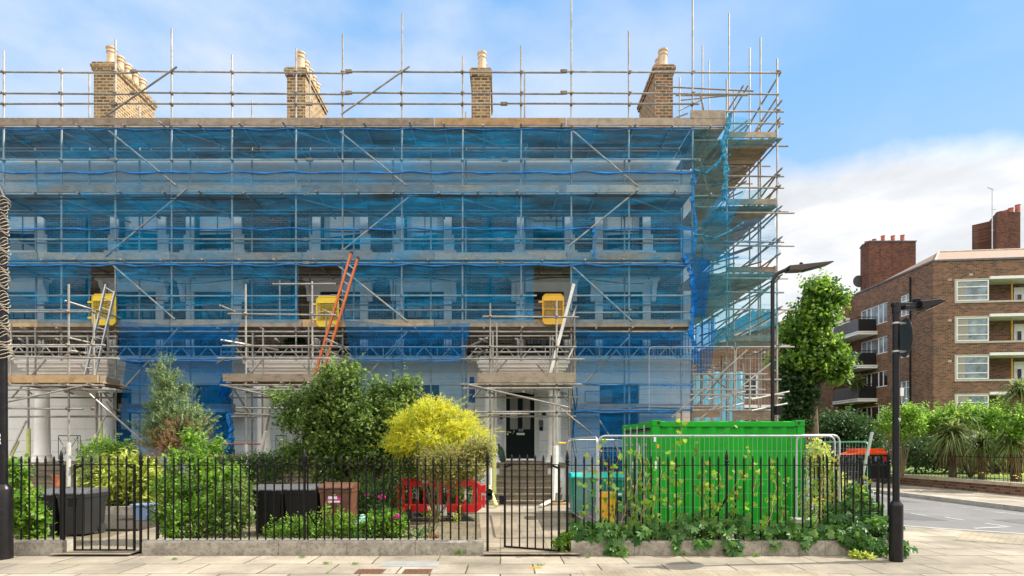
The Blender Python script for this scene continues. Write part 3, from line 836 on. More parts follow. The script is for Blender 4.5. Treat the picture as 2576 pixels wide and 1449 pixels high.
YC = 16.95       # porch column plane
def porch(name, t, dx):
    e = MB()
    zt, hw = 4.27, 1.33
    e.box(dx - hw + .16, dx + hw - .16, YC - .25, YF - .04, 3.42, 3.80)
    e.box(dx - hw + .12, dx + hw - .12, YC - .30, YF - .04, 3.801, 3.90)
    e.box(dx - hw + .06, dx + hw - .06, YC - .38, YF - .04, 3.901, 3.98)
    e.box(dx - hw, dx + hw, YC - .46, YF - .04, 3.981, 4.09)
    e.box(dx - hw - .05, dx + hw + .05, YC - .52, YF - .04, 4.091, 4.17)
    e.box(dx - hw + .02, dx + hw - .02, YC - .44, YF - .04, 4.171, zt)
    e.build('porch_entablature', M['stucco'], t)
    for s in (-.97, .97):
        c = MB(); x = dx + s
        c.lathe((x, YC, 1.20), [(.27, .0), (.27, .06), (.25, .10), (.23, .13), (.245, .17), (.21, .22), (.20, .7), (.195, 1.3), (.175, 2.02), (.175, 2.05), (.20, 2.08), (.20, 2.11), (.22, 2.15)], 24)
        c.box(x - .25, x + .25, YC - .25, YC + .25, 3.36, 3.419)
        c.build('porch_column', M['stucco'], t, smooth=True)
        p = MB(); p.box(x - .27, x + .27, YC - .27, YC + .27, .75, 1.16); p.box(x - .30, x + .30, YC - .30, YC + .30, 1.161, 1.199)
        p.box(x - .30, x + .30, YC - .30, YC + .30, .0, .749)
        p.build('column_pedestal', M['stucco'], t)
    s = MB()
    for k in range(7):
        z1 = 1.155 - k * .165; y0 = YC - .30 - k * .225
        wd = .70 if k < 2 else 1.02
        s.box(dx - wd, dx + wd, y0 - .226, y0, 0, z1 - .045)
        s.box(dx - wd - .01, dx + wd + .01, y0 - .255, y0 - .001, z1 - .044, z1)
    s.box(dx - 1.27, dx + 1.27, YC - .299, YF + .35, 1.0, 1.156)
    s.build('entrance_steps', M['stone'], t)

def front_door(t, dx, number=None):
    zb, zt = 1.19, FZ(985)
    hw = .48
    y = YF + .18
    fm = MB(); fm.box(dx - .619, dx - hw, y - .08, y + .05, zb, zt + .05); fm.box(dx + hw, dx + .619, y - .08, y + .05, zb, zt + .05); fm.box(dx - hw, dx + hw, y - .08, y + .05, zt - .01, zt + .05)
    fm.build('door_frame', M['whiteframe'], t)
    d = MB()
    d.box(dx - hw + .003, dx + hw - .003, y + .012, y + .05, zb + .02, zt - .012)
    # raised stiles and rails
    def r(x0, x1, z0, z1): d.box(dx + x0, dx + x1, y, y + .0115, zb + z0, zb + z1)
    H = zt - zb
    r(-hw + .003, -.36, .02, H - .012); r(.36, hw - .003, .02, H - .012); r(-.06, .06, .02, H - .012)
    for a, b in ((.02, .2), (.78, 1.0), (H - .18, H - .012)):
        r(-.359, -.061, a, b); r(.061, .359, a, b)
    dd = d.build('front_door', M['door'], t)
    g = MB()
    for s in (-1, 1):
        xa, xb = sorted((dx + s * .08, dx + s * .34))
        g.box(xa, xb, y + .003, y + .0108, zb + 1.02, zt - .20)
    g.build('door_glazing', M['paleglass'], dd)
    cu = MB()
    for s in (-1, 1):
        xa, xb = sorted((dx + s * .10, dx + s * .32))
        cu.grid(lambda u, v: (xa + (xb - xa) * u, y - .0005 + .004 * math.sin(u * 28), zb + 1.03 + (zt - zb - 1.24) * v), 24, 1)
    cu.build('net_curtain', M['lf_curtain'], dd)
    br = MB(); br.box(dx - .12, dx + .15, y - .006, y - .001, zb + .83, zb + .90); br.lathe((dx - .42, y - .004, zb + .86), [(.032, -.03), (.03, 0)], 12, 'y')
    br.path([(dx - .21, y - .04, zb + .99), (dx - .20, y - .05, zb + .94), (dx - .26, y - .04, zb + .87), (dx - .28, y - .01, zb + .86)], .012, 6)
    br.build('door_furniture', M['brass'], dd)
    bx = MB(); bx.box(dx - .118 + .03, dx + .12, y - .0085, y - .0062, zb + .845, zb + .885); bx.build('letter_flap', M['reflect'], dd)
    wb = MB(); wb.box(dx - .47, dx + .47, y - .012, y - .001, zb + .0205, zb + .05); wb.build('weather_bar', M['alu'], dd)
    return dd

def text(s, name, p, size, m, parent, rx=90, rz=0, ext=0.002, org=(0, 0, 0)):
    cu = bpy.data.curves.new(name, 'FONT'); cu.body = s; cu.size = size; cu.extrude = ext; cu.align_x = 'CENTER'; cu.align_y = 'CENTER'; cu.space_line = 1.0
    o = bpy.data.objects.new(name, cu); C.objects.link(o)
    bpy.context.view_layer.update()
    me = bpy.data.meshes.new_from_object(o)
    bpy.data.objects.remove(o)
    me.materials.clear(); me.materials.append(m)
    o = bpy.data.objects.new(name, me); C.objects.link(o); o.parent = parent
    o.location = Vector(p) - Vector(parent['_o'] if parent else (0, 0, 0)); o.rotation_euler = (R(rx), 0, R(rz))
    return o

hA = house('terraced_house', 'leftmost terraced house, only its right end in the photo, beside the left lamp post', -23.5, FX(196), None, [FX(45)], [FX(45)], [], None)
hB = house('terraced_house', 'terraced house in blue net behind the blue green conifer, with the five-pot chimney farthest left', FX(196), FX(711), FX(289), [FX(350), FX(540)], [FX(345), FX(540)], [FX(537)],
           (PX(236, 19.6), PX(288, 19.6), PZ(157, 19.6), 5, 'chim'), [(FX(500), FX(592), .75, 1.55), (FX(312), FX(344), .6, 1.9)])
hC = house('terraced_house', 'terraced house in blue net behind the orange ladder and the round green tree', FX(711), FX(1207), FX(792), [FX(857), FX(1067)], [FX(857), FX(1067)], [FX(1055)],
           (PX(722, 19.6), PX(768, 19.6), PZ(170, 19.6), 5, 'chim'), [(FX(1010), FX(1100), .4, 1.25)])
hD = house('terraced_house', 'end terrace house with the dark green front door and steps, left of the green container', FX(1207), FX(1735), FX(1309), [FX(1370), FX(1566)], [FX(1368), FX(1566)], [FX(1558)],
           (PX(1648, 19.6), PX(1693, 19.6), PZ(163, 19.6), 5, 'chimred'), [(FX(1508), FX(1608), .3, 1.62)])
# the third stack stands over the shared wall of house C and D
cb = MB(); x0, x1, zt = PX(1186, 19.6), PX(1233, 19.6), PZ(171, 19.6)
cb.box(x0, x1, 19.6, 21.85, 10.9, zt - .30); cb.box(x0 - .04, x1 + .04, 19.56, 21.89, zt - .30, zt - .19); cb.box(x0 - .06, x1 + .06, 19.54, 21.91, zt - .19, zt - .08); cb.box(x0 - .03, x1 + .03, 19.57, 21.88, zt - .079, zt)
c3 = cb.build('chimney', M['chim'], hC)
for i in range(4):
    pb = MB(); pb.lathe(((x0 + x1) / 2 + .03, 19.9 + i * .55, zt), [(.17, 0), (.155, .04), (.13, .5), (.135, .53), (.155, .55), (.14, .60), (.15, .66), (.17, .68), (.17, .73), (.14, .74)], 16)
    pb.build('chimney_pot', M['pot'], c3, smooth=True)
pw = MB(); pw.box(x1 - .25, x1 + .02, 18.9, 19.5, 10.9, 11.62); pw.build('party_wall_upstand', M['stucco'], hC)
pc = MB(); pc.box(x1 - .30, x1 + .06, 18.85, 19.55, 11.621, 11.68); pc.build('upstand_coping', M['coping'], hC)
# white quoin strip at the end of the terrace
q = MB(); q.box(FX(1718), FX(1735) + .03, YF - .05, YF + .3, ZB, WT - .001)
q.build('corner_pilaster', M['stucco'], hD)
for t, dx in ((hB, PX(183.5, 16.9)), (hC, PX(743, 16.9)), (hD, PX(1315, 16.9))):
    porch('porch', t, dx)
for t, dx in ((hB, FX(289)), (hC, FX(792)), (hD, FX(1309))):
    d = front_door(t, dx)
    if t is hD:
        text('223', 'door_number', (dx + .02, YF + .18 - .004, 1.19 + .99), .11, M['brass'], d)
        nb = MB(); nb.box(dx - .34, dx - .08, YF + .172, YF + .174, 1.19 + 1.40, 1.19 + 1.55); nb.build('paper_notice', M['reflect'], d)
        for k, (px, py, wx, hz, m) in enumerate(((1368, 1040.5, .13, .14, 'bin'), (1361, 1052, .12, .17, 'galv'), (1361, 1064, .14, .18, 'binlid'), (1361, 1078, .12, .14, 'bin'), (1257, 1060.5, .20, .18, 'galv'), (1261, 1049, .10, .16, 'bin'), (1250, 1051, .06, .12, 'reflect'))):
            e = MB(); e.box(FX(px) - wx / 2, FX(px) + wx / 2, YF - .075, YF - .034, FZ(py) - hz / 2, FZ(py) + hz / 2)
            e.build('entry_phone' if px < 1300 else 'key_safe', M[m], t)
ib = thing('wire_window_guard', 'rusty diamond mesh guard behind the net, at the ground floor right of the porch', 'window guard', (FX(1503), YF - .1, FZ(1012)))
g = MB(); x0, x1, z0, z1 = FX(1471), FX(1537), FZ(1012), FZ(985)
for a, b in (((x0, z0), (x1, z0)), ((x0, z1), (x1, z1)), ((x0, z0), (x0, z1)), ((x1, z0), (x1, z1))):
    g.tube((a[0], YF - .1, a[1]), (b[0], YF - .1, b[1]), .012, 5)
g.build('frame', M['redtube'], ib)
g = MB(); k = -z1 + z0
while k < (x1 - x0):
    for s in (1, -1):
        a = max(0, k); b = min(x1 - x0, k + (z1 - z0))
        if b > a:
            if s > 0: g.tube((x0 + a, YF - .1, z0 + a - k), (x0 + b, YF - .1, z0 + b - k), .004, 4)
            else: g.tube((x0 + a, YF - .1, z1 - a + k), (x0 + b, YF - .1, z1 - b + k), .004, 4)
    k += .08
g.build('mesh', M['galv'], ib)
# ------------------------------------------------------------------ scaffolding
YO, YI, YN = 16.5, 17.65, 16.40
TR = 0.0265
LZ = [PZ(y, YO) for y in (320, 488, 657, 825)]
OX = [10, 155, 291, 433, 585, 745, 862, 1010, 1163, 1311, 1437, 1583, 1741]
OT = [128, 172, 100, 72, 138, 122, 86, 36, 142, 116, -20, 78, -20]
XE = PX(1955, YO)          # outer line of the side scaffold
sf = thing('facade_scaffolding', 'tube scaffolding in blue netting along the whole front of the terrace', 'scaffolding', (-5, YO, 0))
cpl_done = []
cpl_mesh = None
def coupler_bm(c, r=TR):
    b = MB(); x, y, z = c
    b.lathe((x, y, z - .035), [(r + .004, 0), (r + .016, .008), (r + .016, .062), (r + .004, .07)], 8)
    b.lathe((x - .035, y - 2 * r, z), [(r + .004, 0), (r + .014, .008), (r + .014, .062), (r + .004, .07)], 8, 'x')
    b.cbox((x + .03, y - r - .035, z + .0), .05, .03, .05)
    b.tube((x + .045, y - r - .02, z), (x + .085, y - r - .04, z + .01), .008, 5)
    return b
cp0 = coupler_bm((0, 0, 0))
cpl_src = {}
def coupler(parent, c):
    key = parent.name
    if key not in cpl_src: cpl_src[key] = [0, MB(), None]
    s = cpl_src[key]
    s[0] += 1
    if s[0] <= 98:
        me = s[2]
        if me is None:
            me = bpy.data.meshes.new('coupler'); me.from_pydata(cp0.v, [], cp0.f); me.materials.append(M['coupler']); s[2] = me
        o = bpy.data.objects.new('coupler', me); C.objects.link(o); o.parent = parent
        o.location = Vector(c) - Vector(parent['_o'])
        o.rotation_euler = (0, random.uniform(-.1, .1), random.choice((0, 0, math.pi)) * 0)
    else:
        s[1].add([(p[0] + c[0], p[1] + c[1], p[2] + c[2]) for p in cp0.v], cp0.f)
def T(parent, name, p, q, r=TR, m='steel', n=8):
    b = MB(); b.tube(p, q, r, n)
    return b.build(name, M[m], parent, smooth=True)
def TP(parent, name, x1, y1, Y1, x2, y2, Y2, r=TR, m='steel'):
    return T(parent, name, P(x1, y1, Y1), P(x2, y2, Y2), r, m)

rows = [PZ(y, YO) for y in (183, 236, 264, 322, 404, 490, 604, 663, 745, 781, 835, 968, 1030)]
for i, (px, top) in enumerate(zip(OX, OT)):
    x = PX(px, YO); zb = 0.04
    if px in (155, 745, 1311): zb = PZ(911, YO)
    T(sf, 'standard', (x, YO, zb), (x + random.uniform(-.02, .02), YO, PZ(top, YO)))
    for z in rows:
        if z > zb and z < PZ(top, YO): coupler(sf, (x, YO, z))
for px, top in ((91, 404), (225, 185), (351, 268), (479, 404), (634, 252), (780, 180), (890, 404), (989, 300), (1084, 404), (1172, 282), (1320, 180), (1571, 404), (1714, 404)):
    x = PX(px, YI)
    zb = 0.04 if px not in (91, 225, 780, 1320) else PZ(915, YI)
    T(sf, 'standard', (x, YI, zb), (x, YI, max(PZ(top, YI), LZ[0] - .1 if top > 350 else 0)))
xl = PX(-10, YO) - 2.6
# outer ledgers and guard rails
xr = PX(1741, YO)
for y, a, b in ((182.5, -200, 1957), (236, -200, 1957), (264, -200, 1757), (404, -200, 1760), (604, -200, 1745), (663, -200, 1745), (745, -200, 1350), (745, 1440, 1745), (781, -200, 228), (781, 300, 748), (781, 870, 1340), (787, 1440, 1745), (490, -200, 1745), (322.5, -200, 1800), (835, -200, 1745), (968, 310, 582), (968, 880, 1180), (968, 1470, 1745), (1031, 300, 582), (1031, 1450, 1745)):
    z = PZ(y, YO); x0, x1 = PX(a, YO), PX(b, YO)
    n = max(1, round((x1 - x0) / 6.2)); 
    for k in range(n):
        xa = x0 + (x1 - x0) * k / n; xb = x0 + (x1 - x0) * (k + 1) / n
        T(sf, 'ledger', (xa, YO - 2 * TR, z + random.uniform(-.01, .01)), (xb, YO - 2 * TR, z + random.uniform(-.01, .01) - (.05 if y < 250 else 0)))
        if 0 < k and y < 700:
            s = MB(); s.cbox((xa, YO - 2 * TR, z), .2, .075, .085); s.tube((xa - .05, YO - .11, z - .05), (xa + .05, YO - .11, z - .05), .014, 6); s.build('sleeve_coupler', M['coupler'], sf, bevel=.012)
for z in LZ:
    T(sf, 'ledger', (xl, YI, z - .10), (xr, YI, z - .10))
    T(sf, 'ledger', (xl, YI + .12, z + 1.0), (xr, YI + .12, z + 1.0)) if z < LZ[0] else None
# diagonal braces
for q in ((272, 327, 443, 466), (855, 331, 1022, 466), (1437, 326, 1604, 468), (265, 645, 470, 475), (865, 628, 1040, 487), (1430, 620, 1590, 490), (285, 668, 440, 803),
          (849, 667, 1025, 808), (1437, 668, 1590, 808), (265, 293, 445, 168), (858, 288, 1030, 167), (314, 975, 448, 827), (903, 968, 1027, 832), (1466, 968, 1581, 850), (1500, 1045, 1560, 1140)):
    TP(sf, 'diagonal_brace', q[0], q[1], YO - .09, q[2], q[3], YO - .09)
for x1, y1, x2, y2 in ((155, 330, 300, 400), (445, 326, 640, 395), (740, 330, 960, 400), (1163, 328, 1330, 400), (155, 500, 330, 560), (745, 497, 960, 552), (1163, 500, 1350, 556), (433, 500, 620, 548), (1590, 500, 1700, 540)):
    TP(sf, 'diagonal_brace', x1, y1, YO + .05, x2, y2, YI)
# lattice beam
lb = MB(); y = 16.28
for yy in (873, 903):
    lb.tube(P(15, yy - 1, y), P(1742, yy + 1, y), .024, 8)
k = 0
x = 20
while x < 1735:
    a, b = (903, 873) if k % 2 == 0 else (873, 903)
    lb.tube(P(x, a, y), P(x + 26, b, y), .015, 6)
    if k % 2 == 1: lb.tube(P(x + 32, 873, y), P(x + 32, 903, y), .015, 6); x += 12
    x += 28; k += 1
lb.build('lattice_beam', M['alu'], sf, smooth=True)
# decks, transoms, toe boards
holes = ((PX(228, YO), PX(292, YO)), (PX(752, YO), PX(858, YO)), (PX(1343, YO), PX(1432, YO)))
def deck(parent, x0, x1, y0, y1, z, along='x', mat='boarddark', wdt=.225, L=3.9):
    b = MB()
    if along == 'x':
        n = max(1, round((y1 - y0) / (wdt + .006)))
        for j in range(n):
            yy = y0 + j * (y1 - y0) / n
            x = x0 - (j % 3) * 1.1
            while x < x1:
                a = max(x, x0); c = min(x + L, x1)
                if c - a > .1: b.box(a, c - .006, yy, yy + wdt, z + random.uniform(0, .006), z + .038)
                x += L
    else:
        n = int((x1 - x0) / (wdt + .006))
        for j in range(n):
            xx = x0 + j * (x1 - x0) / n
            y = y0 - (j % 3) * 1.1
            while y < y1:
                a = max(y, y0); c = min(y + L, y1)
                if c - a > .1: b.box(xx, xx + wdt, a, c - .006, z + random.uniform(0, .006), z + .038)
                y += L
    return b.build('deck', M[mat], parent)
for li, z in enumerate(LZ):
    deck(sf, xl, xr, YO + .04, YI - .03, z)
    deck(sf, xl, xr, YI + .04, YF - (.10 if li == 0 else .34), z)
    x = xl + .4
    step = 1.16
    while x < xr:
        T(sf, 'transom', (x, YO - .18 - random.random() * .18, z - .035), (x + random.uniform(-.03, .03), YF - .3, z - .035), n=6)
        x += step * random.uniform(.85, 1.15)
    x = xl; j = 0
    while x < xr - .1:
        x2 = min(x + 3.9, xr)
        tb = MB(); tb.box(x + .01, x2 - .01, YO - .075, YO - .037, z + .02, z + .235)
        new = (li == 0 and 1080 < F * x2 / YO + VX < 1660 and F * x / YO + VX > 1000) or (li == 3 and j % 3 == 0)
        tb.build('toe_board', M['boardnew' if new else 'board'], sf)
        x = x2; j += 1
tb = MB(); tb.box(PX(1735, YO), PX(1822, YO), YO - .075, YO - .037, PZ(302, YO), PZ(281, YO)); tb.build('toe_board', M['board'], sf)
tb = MB(); tb.box(xr + .02, PX(1826, YO), YO - .075, YO - .037, PZ(319, YO), PZ(303, YO)); tb.build('toe_board', M['board'], sf)
deck(sf, xr + .02, PX(1826, YO), YO + .04, 18.3, LZ[0])
for a, b in ((300, 592), (1436, 1716)):
    tb = MB(); tb.box(PX(a, 17.6), PX(b, 17.6), 17.56, 17.6, PZ(1037, 17.6), PZ(1016, 17.6)); tb.build('toe_board', M['board'], sf)
    deck(sf, PX(a, 17.6), PX(b, 17.6), 17.62, 18.4, PZ(1037, 17.6), mat='boardwarm')
# guard rails of the basement area, rust red
for a, b, y in ((267, 655, 1117), (267, 655, 1146), (1440, 1735, 1188)):
    T(sf, 'guard_rail', P(a, y, 16.2), P(b, y, 16.2), .022, 'redtube')
for px in (334, 452, 560):
    T(sf, 'guard_post', P(px, 1112, 16.2), P(px, 1175, 16.2), .02, 'steel')
# cables
def cable(parent, pts, r=.012):
    b = MB(); b.path(pts, r, 6); return b.build('cable', M['cable'], parent, smooth=True)
cable(sf, [P(x, 494 + 4 * math.sin(x / 260) + 3 * math.sin(x / 90), YO - .12) for x in range(-10, 1740, 40)])
cable(sf, [P(x, 497 + 5 * math.sin(x / 300 + .4), YO - .12) for x in range(-10, 1740, 40)])
cable(sf, [P(x, 757 + 3 * math.sin(x / 110), YI - .1) for x in range(0, 1740, 40)], .008)
cable(sf, [P(x, 880 + 6 * math.sin(x / 130), 16.2) for x in range(300, 1700, 40)], .010)
cable(sf, [P(1460 + i * 12, 1028 + 3 * math.sin(i / 3), 17.4) for i in range(22)], .014)
cable(sf, [P(x, 706 + 8 * math.sin(x / 60), YI) for x in range(300, 1640, 20)], .012)
cable(sf, [P(1443 + 4 * math.sin(y / 20), y, 16.6) for y in range(975, 1180, 15)], .02)
cable(sf, [P(1447 + 5 * math.sin(y / 26 + 1), y, 16.6) for y in range(975, 1150, 15)], .016)

# ---- netting: sheets hung on the outer standards
def net_sheet(label, pts_top, pts_bot, Y, m, nu=90, nv=14, amp=.075, sag=0.0, seed=0, group=None, name='debris_net', rolls=(), gath=0):
    rnd = random.Random(seed)
    ph = [rnd.uniform(0, 6) for _ in range(6)]
    def lerp(pts, u):
        L = pts[-1][0] - pts[0][0]
        x = pts[0][0] + L * u
        for i in range(len(pts) - 1):
            if x <= pts[i + 1][0] or i == len(pts) - 2:
                a, b = pts[i], pts[i + 1]
                k = (x - a[0]) / (b[0] - a[0])
                return x, a[1] + (b[1] - a[1]) * k
    def fn(u, v):
        xa, ya = lerp(pts_top, u); xb, yb = lerp(pts_bot, u)
        x = xa + (xb - xa) * v; y = ya + (yb - ya) * v
        p = P(x, y, Y)
        d = amp * (math.sin(u * 31 + ph[0] + v * 3) * .5 + math.sin(u * 67 + ph[1] - v * 5) * .3 + math.sin(v * 9 + ph[2] + u * 12) * .4)
        d *= min(1, 4 * v + .2) * min(1, 4 * (1 - v) + .2)
        zz = p[2] - sag * math.sin(v * math.pi) * abs(math.sin(u * 9.4 + ph[3]))
        return (p[0], p[1] - abs(d) * .9, zz)
    org = P((pts_top[0][0] + pts_top[-1][0]) / 2, pts_bot[0][1], Y)
    t = thing(name, label, 'debris netting', org, group)
    b = MB(); b.grid(fn, nu, nv); b.build('net_sheet', M[m], t, smooth=True)
    for (y0, r, mm) in rolls:
        rb = MB(); x0, x1 = pts_top[0][0], pts_top[-1][0]
        k = int((x1 - x0) / 9)
        pts = []; rs = []
        for i in range(k + 1):
            x = x0 + (x1 - x0) * i / k
            u = (x % 147) / 147
            pts.append(P(x, y0 + 3.5 * math.sin(u * math.pi) + 1.2 * math.sin(x / 17), Y - .03)); rs.append(r * .62 * (.55 + .7 * abs(math.sin(x / 31 + ph[4])) + .25 * abs(math.sin(x / 11))))
        rb.path(pts, rs, 7); rb.build('rolled_edge', M[mm], t, smooth=True)
    return t
NG = 'debris net sheets on the scaffolding'
HL, HM, HR = (230, 292), (752, 860), (1343, 1432)
net_sheet('blue net sheet directly under the top boards, spanning the full width of the scaffolding', [(-200, 322), (1240, 323), (1745, 327)], [(-200, 433), (1745, 431)], YN, 'net', 160, 12, seed=1, group=NG, rolls=((323, .022, 'netroll'), (432, .042, 'netroll')))
net_sheet('blue net sheet covering the third lift, from the white cornice down to the upper windows', [(-200, 431), (1745, 429)], [(-200, 574), (1745, 573)], YN + .01, 'net', 160, 14, seed=2, group=NG, rolls=((574, .030, 'netroll'),))
net_sheet('blue net sheet over the second floor windows and the boards below them', [(-200, 572), (1745, 571)], [(-200, 664), (1745, 665)], YN, 'net', 160, 12, seed=3, group=NG, rolls=((665, .034, 'netroll'),))
net_sheet('blue net sheet over the first floor, left of the left yellow gate', [(-200, 662), (230, 664)], [(-200, 812), (230, 812)], YN + .01, 'net', 30, 12, seed=4, group=NG)
net_sheet('blue net sheet over the first floor, between the left and middle yellow gates', [(292, 666), (752, 664)], [(292, 812), (752, 812)], YN + .01, 'net', 50, 12, seed=5, group=NG)
net_sheet('blue net sheet over the first floor, between the orange ladder and the right yellow gate', [(860, 664), (1343, 664)], [(860, 812), (1343, 812)], YN + .01, 'net', 50, 12, seed=6, group=NG)
net_sheet('blue net sheet over the first floor, right of the right yellow gate', [(1434, 664), (1745, 666)], [(1434, 814), (1745, 814)], YN + .01, 'net', 40, 12, seed=7, group=NG)
net_sheet('deep blue net swag over the lattice beam behind the conifer', [(300, 808), (450, 818), (605, 812)], [(300, 905), (590, 905)], 16.18, 'netdark', 50, 16, .09, seed=8, group=NG, rolls=((905, .03, 'netroll'),))
net_sheet('deep blue net swag over the lattice beam right of the orange ladder', [(866, 805), (1020, 820), (1184, 812)], [(885, 905), (1168, 905)], 16.18, 'netdark', 50, 16, .09, seed=9, group=NG, rolls=((905, .02, 'netroll'),))
net_sheet('deep blue net swag over the lattice beam at the right end of the terrace', [(1447, 828), (1600, 838), (1740, 832)], [(1450, 905), (1742, 905)], 16.18, 'netdark', 50, 16, .12, seed=10, group=NG)
net_sheet('blue net curtain hanging to the ground behind the conifer', [(318, 903), (585, 903)], [(292, 1145), (590, 1142)], YN + .02, 'netdark', 50, 26, .07, seed=11, group=NG, rolls=((1032, .03, 'netroll'),))
net_sheet('pale blue net curtain over the white ground floor wall above the yellow bush', [(880, 905), (1175, 905)], [(880, 1120), (1178, 1120)], YN + .02, 'netpale', 50, 20, .04, seed=12, group=NG)
net_sheet('blue net curtain to the ground between the porch and the green container', [(1452, 903), (1742, 903)], [(1440, 1030), (1742, 1038)], YN + .02, 'netmid', 50, 20, .05, seed=13, group=NG, rolls=((965, .018, 'netroll'),))
net_sheet('deep blue net skirt below the lower boards, left of the green container', [(1440, 1030), (1700, 1033)], [(1432, 1190), (1700, 1190)], YN + .02, 'netdark', 50, 20, .08, seed=14, group=NG, rolls=((1034, .035, 'netroll'),))
def bunch(label, pts, r, m, seed=0, name='net_bundle'):
    rnd = random.Random(seed)
    P3 = []; rs = []
    for i in range(len(pts) - 1):
        a, b = Vector(P(*pts[i])), Vector(P(*pts[i + 1]))
        n = max(2, int((b - a).length / .06))
        for k in range(n):
            p = a.lerp(b, k / n)
            P3.append(p + Vector((rnd.uniform(-.025, .025), rnd.uniform(-.02, .02), 0))); rs.append(.62 * r * rnd.uniform(.6, 1.3) * (1 + .18 * math.sin(len(P3) * .55)))
    P3.append(Vector(P(*pts[-1]))); rs.append(r * .6)
    b = MB(); n = 11; base = len(P3)
    prev = None; vs = []
    for i, p in enumerate(P3):
        d = (P3[min(i + 1, base - 1)] - P3[max(0, i - 1)]).normalized()
        a = d.orthogonal().normalized() if prev is None else (prev - d * prev.dot(d)).normalized()
        prev = a; c = d.cross(a)
        for j in range(n):
            t = 2 * math.pi * j / n; q = rs[i] * (1 if j % 2 else .55 + .3 * rnd.random())
            vs.append(p + (a * math.cos(t) + c * math.sin(t)) * q)
    fs = [(i * n + j, i * n + (j + 1) % n, (i + 1) * n + (j + 1) % n, (i + 1) * n + j) for i in range(base - 1) for j in range(n)]
    b.add(vs, fs)
    o = b.build(name, M[m], None, loc=P3[-1]); return tag(o, label, 'debris netting', 'bunched net bundles')
bunch('blue bunched net hanging down the corner standard beside the upper floors', [(1748, 430, 16.35), (1742, 500, 16.35), (1752, 560, 16.35), (1745, 640, 16.35)], .075, 'netroll', 1)
bunch('blue bunched net knotted down the corner standard beside the first floor', [(1722, 640, 16.35), (1742, 700, 16.35), (1748, 760, 16.35), (1738, 830, 16.35), (1748, 880, 16.35), (1752, 915, 16.35)], .12, 'netroll', 2)
bunch('teal bunched net wrapping the short standard above the gable platforms', [(1838, 285, 16.3), (1832, 320, 16.3), (1818, 360, 16.3), (1826, 420, 16.3), (1822, 500, 16.3)], .11, 'netrollteal', 3)
bunch('teal bunched net pulled sideways along the rail below the top gable platform', [(1745, 428, 16.3), (1775, 435, 16.3), (1800, 415, 16.3), (1825, 385, 16.3)], .08, 'netrollteal', 4)
bunch('thin blue net strip hanging in front of the boards right of the third brace', [(1493, 572, 16.3), (1498, 600, 16.3), (1492, 640, 16.3), (1500, 655, 16.3)], .05, 'netroll', 5)
bunch('teal net twisted along the side rail halfway up the gable scaffolding', [(1755, 590, 16.3), (1800, 598, 16.3), (1840, 580, 16.3), (1870, 560, 16.3)], .05, 'netrollteal', 8)
bunch('blue net gathered at the foot of the net skirt behind the conifer', [(575, 1040, 16.3), (583, 1080, 16.3), (580, 1130, 16.3)], .14, 'netroll', 9)
# loose swags of net over the corner
def swag(label, poly, m, seed=0):
    rnd = random.Random(seed)
    # poly = four corners (x,y,Y): top-left, top-right, bottom-right, bottom-left
    c = [Vector(P(*q)) for q in poly]
    def fn(u, v):
        a = c[0].lerp(c[1], u); b = c[3].lerp(c[2], u); p = a.lerp(b, v)
        wv = .05 * math.sin(u * 22 + seed) * math.sin(v * 3.1) + .03 * math.sin(u * 47 + v * 6)
        return (p.x, p.y - abs(wv), p.z - .18 * math.sin(v * math.pi) * math.sin(u * math.pi))
    b = MB(); b.grid(fn, 30, 10)
    o = b.build('net_swag', M[m], None, smooth=True, loc=c[2]); return tag(o, label, 'debris netting', 'loose net swags')
swag('small blue net swag beside the corner standard, level with the second floor windows', [(1700, 560, 16.3), (1745, 575, 16.3), (1745, 655, 16.3), (1715, 640, 16.3)], 'net', 2)
swag('teal net swag draped diagonally below the second gable platform', [(1870, 480, 16.3), (1932, 475, 16.3), (1840, 560, 16.3), (1765, 562, 16.3)], 'netteal', 3)
swag('blue net swag fanning from the corner towards the right at mid height', [(1750, 612, 16.3), (1850, 640, 16.3), (1920, 652, 16.3), (1760, 640, 16.3)], 'net', 4)
swag('teal net tatter at the top of the gable scaffolding above its highest platform', [(1832, 292, 16.3), (1895, 300, 16.3), (1860, 372, 16.3), (1828, 340, 16.3)], 'netteal', 5)

swag('folded blue net tied up to the left side of the right porch', [(1182, 948, 16.2), (1193, 948, 16.2), (1196, 1014, 16.2), (1178, 1012, 16.2)], 'netfold', 6)
swag('folded blue net tied up beside the dark window behind the conifer', [(558, 948, 16.1), (583, 950, 16.1), (580, 1006, 16.1), (548, 1000, 16.1)], 'netfold', 7)
# ---- gable side scaffolding
gsf = thing('gable_scaffolding', 'tall tube scaffolding with four cantilevered platforms around the right end of the terrace', 'scaffolding', (7.2, 19, 0))
XH = 6.45
YB = 24.0
lifts = [PZ(y, YO) for y in (352, 520, 690, 862)]
for z, new in zip(lifts, (0, 0, 0, 1)):
    deck(gsf, XH, XE, YO + .04, YB, z, along='x', mat='boardwarm' if new else 'board')
    for k in range(7):
        yy = YO + .25 + k * 1.2
        T(gsf, 'transom', (XH - .2, yy, z - .05), (XE + .22 + random.random() * .3, yy, z - .05), n=6)
    T(gsf, 'ledger', (XE, YO - .3, z - .10), (XE, YB + .2, z - .10)); T(gsf, 'ledger', (XE, YO - .2, z + .55), (XE, YB + .2, z + .55)); T(gsf, 'ledger', (XE, YO - .3, z + 1.0), (XE, YB + .2, z + 1.0))
    T(gsf, 'ledger', (XH + .1, YO, z - .10), (XH + .1, YB, z - .10))
    tb = MB(); tb.box(XE - .07, XE - .03, YO, YB, z + .04, z + .26); tb.build('toe_board', M['board'], gsf)
    tb = MB(); tb.box(PX(1828, YO), XE - .08, YO - .07, YO - .03, z + .04, z + .20); tb.build('toe_board', M['board'], gsf)
